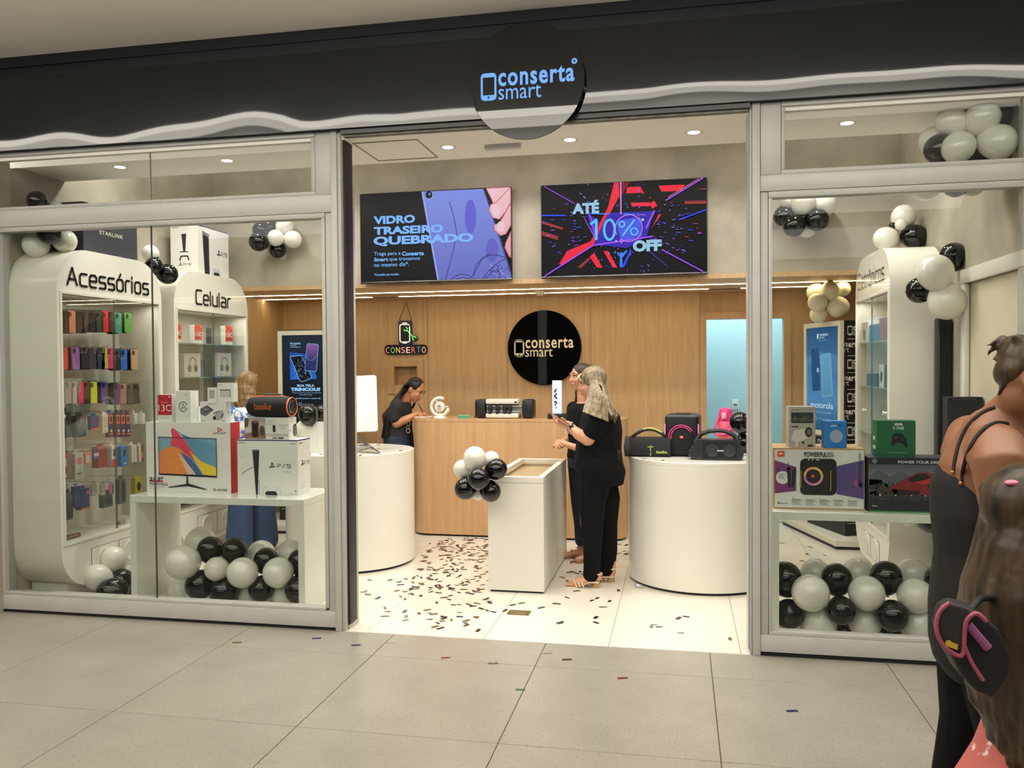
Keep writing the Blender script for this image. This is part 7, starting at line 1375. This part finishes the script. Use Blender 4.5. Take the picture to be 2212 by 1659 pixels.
f = Face(D2 @ V((-.06, .134, sh.z - .22)), D2.to_3x3() @ V((-1, 0, 0)), (0, 0, 1), .003); f.text('conserta', -.16, .01, .02, .045, P((206, 202, 196)), .02); f.text('smart', -.16, -.035, -.06, -.002, P((206, 202, 196))); f.build('shirt_print', t)
HD = hair_mat('dark', (62, 40, 28), (24, 16, 13), 40); mb = MB(); mb.ell(hc + HR @ V((0, -.022, .038)), (.086, .100, .088), None, 18, 12, HR)
roots = [hc + HR @ V((sx, -.01 + sy, .115 - abs(sx) * .5)) for sx in (-.06, -.03, .03, .06) for sy in (-.05, .01)]
def path(k, r, a, b):
    s = 1 if r.x > hc.x else -1; e = [r, hc + HR @ V((-.088 if a < .5 else .088, -.0 + .03 * b, .0)), hc + HR @ V((-.11 if a < .5 else .10, .0 - .05 * b, -.16)), hc + HR @ V((-.12 if a < .5 else .10, .06 - .09 * b, -.36 - .10 * b))]
    k3 = k * 3; i = min(2, int(k3)); return e[i].lerp(e[i + 1], k3 - i)
strands(mb, roots, path, 56, .012, .010, 11); adopt(fuse(mb, .006, 2), 'hair', HD, t)
for s in (-1, 1):
    mb = MB(); mb.bbox((-.038 + s * .09, -.085, 0), (.038 + s * .09, .155, .012), .005, None, 1, D2)
    mb.tube([D2 @ V((s * .09 - .042, .09, .01)), D2 @ V((s * .09, .08, .068)), D2 @ V((s * .09 + .042, .09, .01))], .006, None, 6); mb.build('sandal', M('sandal_tan', (150, 104, 70), .5), t, 30)
# ---------------------------------------------------------------- 3 woman writing at the counter's end
Y0 = 3.22; t = thing('person', 'long black-haired woman in black tee and jeans bent over the counter writing', 'person', (at(858, 950, Y=Y0).x, Y0, 0)); SK3 = skin('tan', (196, 136, 98))
hc = A_(897, 843, Y0); HR = frame((.80, -.28, -.52), (.5, 0, 1)); mb = MB(); head_prims(mb, hc, HR, 1.0)
limb(mb, [(*A_(884, 856, Y0), .050), (*A_(869, 872, Y0), .058)])
sp = [A_(866, 870, Y0), A_(858, 895, Y0), A_(860, 925, Y0), A_(862, 950, Y0), A_(862, 975, Y0)]
loft(mb, [(p.x, Y0, p.z, rx, ry) for p, rx, ry in zip(sp, (.085, .13, .125, .135, .14), (.15, .18, .155, .17, .18))][::-1])
Yn, Yf = Y0 - .17, Y0 + .17
limb(mb, [(*A_(858, 876, Yn), .058), (*A_(851, 900, Yn), .052), (*A_(856, 915, Yn), .046)]); limb(mb, [(*A_(856, 915, Yn), .046), (*A_(880, 905, Yn + .02), .040), (*A_(903, 893, Yn + .08), .026)])
limb(mb, [(*A_(868, 878, Yf), .055), (*A_(868, 905, Yf), .048)]); limb(mb, [(*A_(868, 905, Yf), .045), (*A_(888, 899, Yf), .036), (*A_(902, 895, Yf - .03), .026)])
fx = at(862, 1000, Y=Y0).x
for s in (-1, 1): limb(mb, [(fx, Y0 + s * .09, .82, .105), (fx + .02, Y0 + s * .09, .46, .07), (fx - .02, Y0 + s * .09, .08, .04)]); limb(mb, [(fx - .04, Y0 + s * .09, .035, .034), (fx + .14, Y0 + s * .1, .025, .028)])
wn = A_(903, 893, Yn + .08); wf = A_(902, 895, Yf - .03)
merge([fuse(mb, .0075, 3), hand(wn, (.92, .15, -.02), (0, .2, -1), -1, .75, .95), hand(wf, (.95, -.2, -.05), (0, -.1, -1), 1, .35, .92)]).build('body', SK3, t, True); face_parts(t, hc, HR, 1.0, (168, 90, 84), brow=(26, 18, 16))
mb = MB(); loft(mb, [(p.x, Y0, p.z, rx, ry) for p, rx, ry in zip([A_(868, 868, Y0)] + sp[1:4], (.085, .148, .142, .146), (.14, .20, .172, .182))][::-1], 22)
limb(mb, [(*A_(858, 876, Yn), .074), (*A_(852, 896, Yn), .071), (*A_(852, 902, Yn), .070)]); limb(mb, [(*A_(868, 878, Yf), .070), (*A_(868, 896, Yf), .064)]); adopt(fuse(mb, .008, 3), 'tee_shirt', M('charcoal_cotton', (40, 39, 39), .85, noise=.15, nscale=30), t)
mb = MB(); p = A_(862, 940, Y0); loft(mb, [(fx - .005, Y0, p.z, .148, .182), (fx, Y0, .84, .150, .20), (fx, Y0, .76, .145, .19)][::-1], 22)
for s in (-1, 1): limb(mb, [(fx, Y0 + s * .095, .82, .115), (fx + .02, Y0 + s * .09, .46, .084), (fx - .02, Y0 + s * .09, .12, .07)])
adopt(fuse(mb, .008, 3), 'jeans', DEN, t)
f = Face(A_(883, 922, Y0 - .12), (1, 0, 0), (0, 0, 1)); f.ring(.0, .03, .016, .005, P((190, 186, 178))); f.ring(-.01, -.005, .014, .005, P((190, 186, 178))); f.ring(-.006, -.04, .02, .005, P((190, 186, 178))); f.build('shirt_print', t)
HK = hair_mat('black', (22, 18, 18), (8, 7, 8), 40); mb = MB(); mb.ell(hc + HR @ V((0, -.024, .040)), (.086, .098, .088), None, 18, 12, HR)
roots = [hc + HR @ V((sx, -.0 - sy, .112 - abs(sx) * .5)) for sx in (-.06, -.03, 0, .03, .06) for sy in (0, .05)]
def path(k, r, a, b):
    e = [r, hc + HR @ V((.088 - .165 * a, -.085 - .02 * math.sin(PI * a), .0)), A_(850 + 12 * b, 864, Y0 - .20 + .26 * a), A_(831 + 12 * b, 905, Y0 - .22 + .26 * a), A_(824 + 14 * b, 944 + 14 * b, Y0 - .18 + .2 * a)]
    k3 = k * 4; i = min(3, int(k3)); return e[i].lerp(e[i + 1], k3 - i)
strands(mb, roots, path, 130, .0125, .004, 21)
strands(mb, [hc + HR @ V((-.07, .02, .02))], lambda k, r, a, b: r.lerp(A_(886 + 6 * b, 884, Y0 + .06), k), 8, .010, .006, 4)
adopt(fuse(mb, .006, 2), 'hair', HK, t)
pn = thing('pen', 'dark pen held upright by the writing woman', 'pen', A_(914, 893, Yn + .08)); b0 = V((-.045, 0, .09)); MB().tube([V((.01, 0, -.012)), V((.006, 0, -.004)), b0], [.0015, .0045, .0045], None, 8).build('barrel', BLACKM, pn, 40, True); MB().tube([b0, b0 * 1.14], .0052, None, 8).build('cap', M('pen_cap', (30, 30, 60), .3), pn, 40, True)
# ---------------------------------------------------------------- 4 woman behind the left window display
Y0 = 1.95; t = thing('person', 'fair-haired woman in blue and white blouse and wide jeans facing the shelves', 'person', (at(548, 1190, Y=Y0).x, Y0, 0)); SK4 = skin('light', (216, 164, 134))
hc = A_(531, 833, Y0); HR = frame((-.92, .40, -.05)); mb = MB(); head_prims(mb, hc, HR, .98); limb(mb, [(*A_(536, 852, Y0), .052), (*A_(540, 872, Y0), .06)])
sh = A_(541, 878, Y0); D4 = Matrix.Translation(V((sh.x, Y0, 0))) @ Matrix.Rotation(math.radians(62), 4, 'Z'); wp_ = lambda x, y, z, r: (*(D4 @ V((x, y, z))), r)
secs = [(0, 0, sh.z + .005, .09, .07), (0, 0, sh.z - .05, .18, .10), (0, .0, sh.z - .18, .175, .115), (0, 0, sh.z - .33, .145, .105), (0, 0, sh.z - .47, .17, .12), (0, 0, sh.z - .55, .175, .12)]; loft(mb, secs[::-1], 20, D4)
for s in (-1, 1):
    limb(mb, [wp_(s * .18, 0, sh.z - .06, .050), wp_(s * .21, -.02, sh.z - .32, .040)]); limb(mb, [wp_(s * .21, -.02, sh.z - .32, .040), wp_(s * .18, .14, sh.z - .46, .032), wp_(s * .13, .20, sh.z - .48, .026)])
    limb(mb, [wp_(s * .09, 0, .84, .10), wp_(s * .10, 0, .46, .062), wp_(s * .10, -.02, .07, .036)]); limb(mb, [wp_(s * .10, -.04, .035, .034), wp_(s * .11, .14, .022, .026)])
merge([fuse(mb, .0075, 3)] + [hand(D4 @ V((s * .13, .20, sh.z - .48)), D4.to_3x3() @ V((-s * .3, .9, -.1)), D4.to_3x3() @ V((-s, 0, -.4)), s, .4, .92) for s in (-1, 1)]).build('body', SK4, t, True); face_parts(t, hc, HR, .98)
BLO = M('blue_print_blouse', (226, 224, 220), .8, rgb2=(44, 92, 170), nscale=11); BLO.node_tree.nodes['Color Ramp'].color_ramp.elements[0].position = .44; BLO.node_tree.nodes['Color Ramp'].color_ramp.elements[1].position = .50
mb = MB(); loft(mb, [(x, y, z, rx * 1.08 + .014, ry * 1.08 + .014) for x, y, z, rx, ry in secs[:5]][::-1], 22, D4)
for s in (-1, 1): limb(mb, [wp_(s * .18, 0, sh.z - .06, .068), wp_(s * .205, -.01, sh.z - .24, .066)])
adopt(fuse(mb, .008, 3), 'blouse', BLO, t)
mb = MB(); loft(mb, [(0, 0, .98, .178, .125), (0, -.01, .86, .20, .14), (0, 0, .74, .195, .14)][::-1], 22, D4)
for s in (-1, 1): limb(mb, [wp_(s * .095, 0, .86, .112), wp_(s * .105, 0, .62, .108), wp_(s * .115, 0, .40, .108), wp_(s * .125, 0, .20, .118), wp_(s * .13, 0, .11, .122)])
adopt(fuse(mb, .009, 2), 'jeans', DEN2, t)
HF = hair_mat('fair', (168, 132, 88), (92, 66, 42), 40); mb = MB(); mb.ell(hc + HR @ V((0, -.020, .038)), (.090, .102, .092), None, 18, 12, HR)
roots = [hc + HR @ V((sx, -.03 + sy, .118 - abs(sx) * .5)) for sx in (-.06, -.03, 0, .03, .06) for sy in (-.05, .02, .06)]
def path(k, r, a, b):
    an = -.3 - 2.6 * a; e = [r, hc + V((.098 * math.cos(an), .105 * math.sin(an), .0)), hc + V((.11 * math.cos(an) + .02, .11 * math.sin(an), -.13)), hc + V((.13 * math.cos(an) + .05, .11 * math.sin(an), -.21 - .07 * b))]
    k3 = k * 3; i = min(2, int(k3)); return e[i].lerp(e[i + 1], k3 - i)
strands(mb, roots, path, 90, .012, .012, 31); adopt(fuse(mb, .0058, 2), 'hair', HF, t)
for s in (-1, 1): MB().bbox((s * .105 - .045, -.10, 0), (s * .105 + .045, .17, .05), .015, None, 2, D4).build('shoe', WHITE2, t, 40)
# ---------------------------------------------------------------- 5 passer-by in the foreground, stooping
Y0 = -2.62; k5 = mpp(at(2130, 1000, Y=Y0)); SK5 = skin('brown', (138, 92, 64)); t = thing('person', 'stooping woman with hair bun and black strappy top passing the right window', 'person', (at(2130, 1400, Y=Y0).x, Y0, 0))
hc = A_(2216, 826, Y0 - .04); HR = frame((.76, -.06, -.62), (.62, 0, .76)); mb = MB(); head_prims(mb, hc, HR, .78)
limb(mb, [(*A_(2192, 880, Y0), .052), (*A_(2160, 925, Y0), .064)], 16)
limb(mb, [(*A_(2150, 950, Y0 + .01), .085), (*A_(2130, 1010, Y0 + .02), .108), (*A_(2125, 1090, Y0 + .02), .110), (*A_(2128, 1190, Y0 + .02), .104), (*A_(2130, 1300, Y0 + .02), .122), (*A_(2132, 1370, Y0 + .02), .128)], 20)
limb(mb, [(*A_(2098, 945, Y0 + .16), .062), (*A_(2085, 975, Y0 + .13), .060), (*A_(2100, 1010, Y0 + .08), .07)], 16)
limb(mb, [(*A_(2150, 975, Y0 - .10), .070), (*A_(2158, 1000, Y0 - .15), .062), (*A_(2168, 1090, Y0 - .16), .052), (*A_(2190, 1190, Y0 - .15), .044)], 16); limb(mb, [(*A_(2190, 1190, Y0 - .15), .044), (*A_(2250, 1240, Y0 - .2), .036), (*A_(2310, 1250, Y0 - .24), .027)], 14)
limb(mb, [(*A_(2100, 965, Y0 + .18), .056), (*A_(2130, 1110, Y0 + .22), .046), (*A_(2230, 1220, Y0 + .2), .036), (*A_(2300, 1240, Y0 + .15), .026)], 14)
px5 = at(2132, 1400, Y=Y0).x
limb(mb, [(*A_(2125, 1400, Y0 + .10), .10), (*A_(2098, 1560, Y0 + .12), .066), (*A_(2072, 1680, Y0 + .16), .058), (at(2050, 1659, Y=Y0 + .2).x, Y0 + .22, .07, .04)]); limb(mb, [(px5 + .02, Y0 - .02, .94, .10), (px5 + .10, Y0 - .06, .48, .066), (px5 + .10, Y0 - .10, .07, .04)])
fx5 = at(2050, 1659, Y=Y0 + .2).x
for x_, y_ in ((fx5, Y0 + .22), (px5 + .10, Y0 - .10)): limb(mb, [(x_ - .03, y_, .035, .033), (x_ + .15, y_ + .02, .025, .028)])
me5 = fuse(mb, .007, 4)
merge([me5, hand(A_(2310, 1250, Y0 - .24), (.9, 0, -.2), (0, .6, -.6), 1, .5, .92), hand(A_(2300, 1240, Y0 + .15), (.9, -.2, -.2), (0, -.6, -.6), -1, .5, .92)]).build('body', SK5, t, True); face_parts(t, hc, HR, .78, (150, 84, 74))
mb = MB(); limb(mb, [(*A_(2112, 1062, Y0 + .03), .113), (*A_(2122, 1110, Y0 + .02), .120), (*A_(2126, 1190, Y0 + .02), .116), (*A_(2130, 1300, Y0 + .02), .134), (*A_(2134, 1380, Y0 + .02), .138)], 22)
limb(mb, [(*A_(2074, 1050, Y0 + .10), .035), (*A_(2078, 1100, Y0 + .08), .05)], 14); adopt(fuse(mb, .007, 3), 'top', M('black_top', (14, 13, 14), .8, noise=.1), t)
mb = MB(); limb(mb, [(*A_(2132, 1350, Y0 + .02), .138), (*A_(2124, 1420, Y0 + .09), .115), (*A_(2098, 1560, Y0 + .12), .078), (*A_(2074, 1680, Y0 + .16), .072), (at(2050, 1659, Y=Y0 + .2).x, Y0 + .22, .12, .06)]); limb(mb, [(px5 + .02, Y0 - .02, .96, .11), (px5 + .10, Y0 - .06, .48, .080), (px5 + .10, Y0 - .10, .12, .06)]); adopt(fuse(mb, .008, 3), 'trousers', BLP, t)
def on_body(pts, me, off):
    from mathutils.bvhtree import BVHTree
    b_ = BVHTree.FromPolygons([v.co.copy() for v in me.vertices], [tuple(p.vertices) for p in me.polygons]); out = []
    for px, py in pts:
        d = (FW * FPX + RT * (px - CX) - UP * (py - CY)).normalized(); h = b_.ray_cast(C0, d)
        if h[0] is not None: out.append(h[0] + h[1] * off)
    return out
bm5 = t.children[0].data.copy(); bm5.transform(WM(t))
ST = M('strap_black', (20, 15, 15), .7)
for nm, pts in (('strap', [(2150, 880), (2126, 890), (2102, 908), (2084, 932), (2072, 960), (2064, 990), (2060, 1020)]), ('strap', [(2176, 916), (2152, 914), (2130, 924), (2110, 944), (2096, 968), (2086, 995), (2080, 1020), (2078, 1044)])):
    q = on_body(pts, bm5, .001)
    if len(q) > 2:
        s_ = MB().tube(smooth_path(q), .0048, None, 8).build(nm, ST, t, True); MB().ell(q[-1], (.008, .005, .006), None, 10, 6).build('slider', M('slider_gold', (170, 128, 80), .35, .6), s_, True)
HB5 = hair_mat('bun', (80, 60, 36), (30, 21, 15), 40); mb = MB(); mb.ell(hc + HR @ V((0, -.022, .042)), (.064, .076, .064), None, 18, 12, HR); mb.ell(hc + HR @ V((0, -.042, .014)), (.057, .040, .056), None, 16, 10, HR)
bn = A_(2200, 752, Y0 - .03); mb.ell(bn, (.042, .042, .034), None, 14, 10)
for i in range(16): a = RND.uniform(0, 6.28); limb(mb, [(*(bn + V((.03 * math.cos(a), .03 * math.sin(a), .01))), .010), (*(bn + V((.045 * math.cos(a), .045 * math.sin(a), .028))), .008), (*(bn + V((.06 * math.cos(a + .6) - .01, .05 * math.sin(a + .6), -.0 + .03 * math.sin(3 * a)))), .003)], 6)
limb(mb, [(*(bn + V((-.02, 0, .02))), .010), (*A_(2174, 752, Y0 - .03), .010), (*A_(2164, 768, Y0 - .03), .006), (*A_(2166, 782, Y0 - .03), .003)], 8)
for i in range(10): a = i / 9; limb(mb, [(*A_(2184 + 14 * a, 800, Y0 - .06 + .1 * a), .009), (*A_(2174 + 14 * a, 826, Y0 - .06 + .1 * a), .008), (*A_(2154 + 22 * a, 852 + 5 * math.sin(i), Y0 - .05 + .08 * a), .0025)], 6)
adopt(fuse(mb, .005, 2), 'hair', HB5, t)
# ---------------------------------------------------------------- 6 girl with long hair, nearest the camera
Y0 = -3.05; SK6 = skin('girl', (196, 142, 110)); t = thing('person', 'girl with very long brown hair and coral flowered dress at the right edge', 'person', (at(2215, 1300, Y=Y0).x, Y0, 0))
hc = A_(2240, 1130, Y0); HR = frame((.90, .42, -.02)); mb = MB(); head_prims(mb, hc, HR, .93); gx = hc.x; hz = hc.z
limb(mb, [(gx, Y0 - .01, hz - .08, .044), (gx, Y0 - .01, hz - .16, .05)])
loft(mb, [(gx, Y0, hz - .15, .06, .06), (gx, Y0, hz - .19, .085, .125), (gx, Y0, hz - .32, .085, .115), (gx, Y0, hz - .45, .08, .10), (gx, Y0, hz - .58, .095, .125), (gx, Y0, hz - .66, .095, .125)][::-1])
for s in (-1, 1):
    limb(mb, [(gx, Y0 + s * .135, hz - .20, .038), (gx + .03, Y0 + s * .150, hz - .38, .032), (gx + .14, Y0 + s * .13, hz - .50, .024)]); limb(mb, [(gx, Y0 + s * .07, hz - .64, .075), (gx, Y0 + s * .075, .36, .048), (gx, Y0 + s * .075, .07, .032)]); limb(mb, [(gx - .03, Y0 + s * .075, .03, .028), (gx + .12, Y0 + s * .085, .02, .022)])
merge([fuse(mb, .0075, 3)] + [hand(V((gx + .14, Y0 + s * .13, hz - .50)), (.9, 0, -.4), (0, -s, 0), s, .3, .78) for s in (-1, 1)]).build('body', SK6, t, True); face_parts(t, hc, HR, .93)
DRS = M('coral_flower_dress', (190, 100, 92), .8, rgb2=(232, 214, 206), nscale=16); ce = DRS.node_tree.nodes['Color Ramp'].color_ramp.elements; ce[0].position = .33; ce[1].position = .37
mb = MB(); loft(mb, [(gx, Y0, hz - .17, .075, .10), (gx, Y0, hz - .21, .094, .138), (gx, Y0, hz - .33, .096, .128), (gx, Y0, hz - .42, .095, .11), (gx - .0, Y0, hz - .47, .112, .12), (gx - .0, Y0, hz - .54, .15, .14), (gx, Y0, hz - .64, .19, .17), (gx, Y0, hz - .88, .245, .21)][::-1], 28)
for s in (-1, 1): limb(mb, [(gx, Y0 + s * .135, hz - .20, .050), (gx + .015, Y0 + s * .145, hz - .27, .047)])
adopt(fuse(mb, .007, 3), 'dress', DRS, t)
HG = hair_mat('girl', (78, 58, 36), (24, 17, 12), 26); mb = MB(); mb.ell(hc + HR @ V((0, -.018, .036)), (.084, .098, .088), None, 18, 12, HR)
roots = [hc + HR @ V((sx, -.03 + sy, .094 - abs(sx) * .5)) for sx in (-.06, -.03, 0, .03, .06) for sy in (-.04, .02, .05)]
def path(k, r, a, b):
    an = -3.5 + 3.3 * a; e = [r, hc + V((.092 * math.cos(an), .098 * math.sin(an), .0)), hc + V((.125 * math.cos(an), .145 * math.sin(an), -.15)), hc + V((.138 * math.cos(an), .150 * math.sin(an), -.27)), hc + V((.105 * math.cos(an) - .005, .10 * math.sin(an) - .02, -.36 - .05 * b)), hc + V((.07 * math.cos(an) + .0, .09 * math.sin(an) - .03, -.43 - .05 * b))]
    k3 = k * 5; i = min(4, int(k3)); p = e[i].lerp(e[i + 1], k3 - i); return p + V((.012 * math.sin(9 * k + 5 * a) * k, .008 * math.cos(8 * k + 4 * b) * k, 0))
strands(mb, roots, path, 150, .013, .012, 41); adopt(fuse(mb, .0055, 2), 'hair', HG, t)
hb = A_(2186, 1043, Y0 - .06); mb = MB(); mb.ell(hb, (.014, .010, .006), None, 12, 8); mb.build('hair_clip', M('clip_pink', (214, 120, 140), .4), t, True)
for s in (-1, 1): MB().bbox((gx - .06, Y0 + s * .08 - .035, 0), (gx + .15, Y0 + s * .08 + .035, .04), .012).build('shoe', M('shoe_pink', (214, 150, 156), .5), t, 40)
# ---------------------------------------------------------------- shoulder bag between them
Yb = -3.24; t = thing('shoulder_bag', 'small black shoulder bag with pink piping and yellow patch hanging behind the girl', 'bag', A_(2085, 1400, Yb))
def B2(pts, Y): return [at(px, py, Y=Y) for px, py in pts]
ol = [(2034, 1312), (2060, 1300), (2100, 1312), (2140, 1345), (2168, 1400), (2160, 1450), (2128, 1492), (2092, 1476), (2064, 1446), (2040, 1400), (2024, 1352)]
def pad(ol, Y, th, vox=.004, sm=6):
    mb = MB(); a = B2(ol, Y); n = len(a); mb.add([p + V((0, -th, 0)) for p in a] + [p + V((0, th, 0)) for p in a], [tuple(range(n)), tuple(range(2 * n - 1, n - 1, -1))] + [(i, n + i, n + (i + 1) % n, (i + 1) % n) for i in range(n)]); return fuse(mb, vox, sm)
adopt(pad(ol, Yb, .038), 'pouch', M('bag_black', (26, 24, 24), .6, noise=.15, nscale=40, bump=.1, bscale=120), t)
adopt(pad([(2030, 1318), (2055, 1301), (2085, 1310), (2112, 1326), (2086, 1344), (2082, 1412), (2060, 1412), (2036, 1390), (2023, 1352)], Yb - .046, .007), 'flap', M('bag_flap', (44, 40, 36), .7, noise=.1, nscale=40), t)
PIP = M('pink_piping', (160, 76, 94), .6)
for nm, pts, r in (('piping', [(2052, 1302), (2032, 1318), (2023, 1345), (2026, 1372), (2040, 1396), (2060, 1412), (2076, 1417), (2082, 1404), (2083, 1375), (2086, 1346), (2096, 1331), (2112, 1326), (2130, 1342)], .0040), ('piping', [(2084, 1396), (2100, 1432), (2124, 1470)], .0034)):
    q = B2(pts, Yb - .055); q = [q[0].lerp(q[0], 0)] + q[1:]; MB().tube(smooth_path(q), r, None, 10).build(nm, PIP, t, True)
MB().tube(B2([(2090, 1348), (2110, 1372), (2134, 1400)], Yb - .046), .008, None, 8).build('zip_strap', M('strap_mauve', (140, 76, 120), .6), t, True)
f = Face(at(2040, 1394, Y=Yb - .056), (1, 0, 0), (0, 0, 1)); k_ = mpp(at(2050, 1390, Y=Yb)); f.poly([(2 * k_, 10 * k_), (10 * k_, 12 * k_), (14 * k_, 8 * k_), (26 * k_, 4 * k_), (25 * k_, -8 * k_), (12 * k_, -4 * k_), (2 * k_, 0)], P((206, 166, 52))); f.build('patch', t)
MB().tube(smooth_path([at(2096, 1318, Y=Yb), at(2122, 1292, Y=Yb + .06), at(2165, 1298, Y=Yb + .17)]), .0065, None, 10).build('shoulder_strap', M('bag_black', (26, 24, 24), .6), t, True)
bpy.data.scenes.remove(TS)
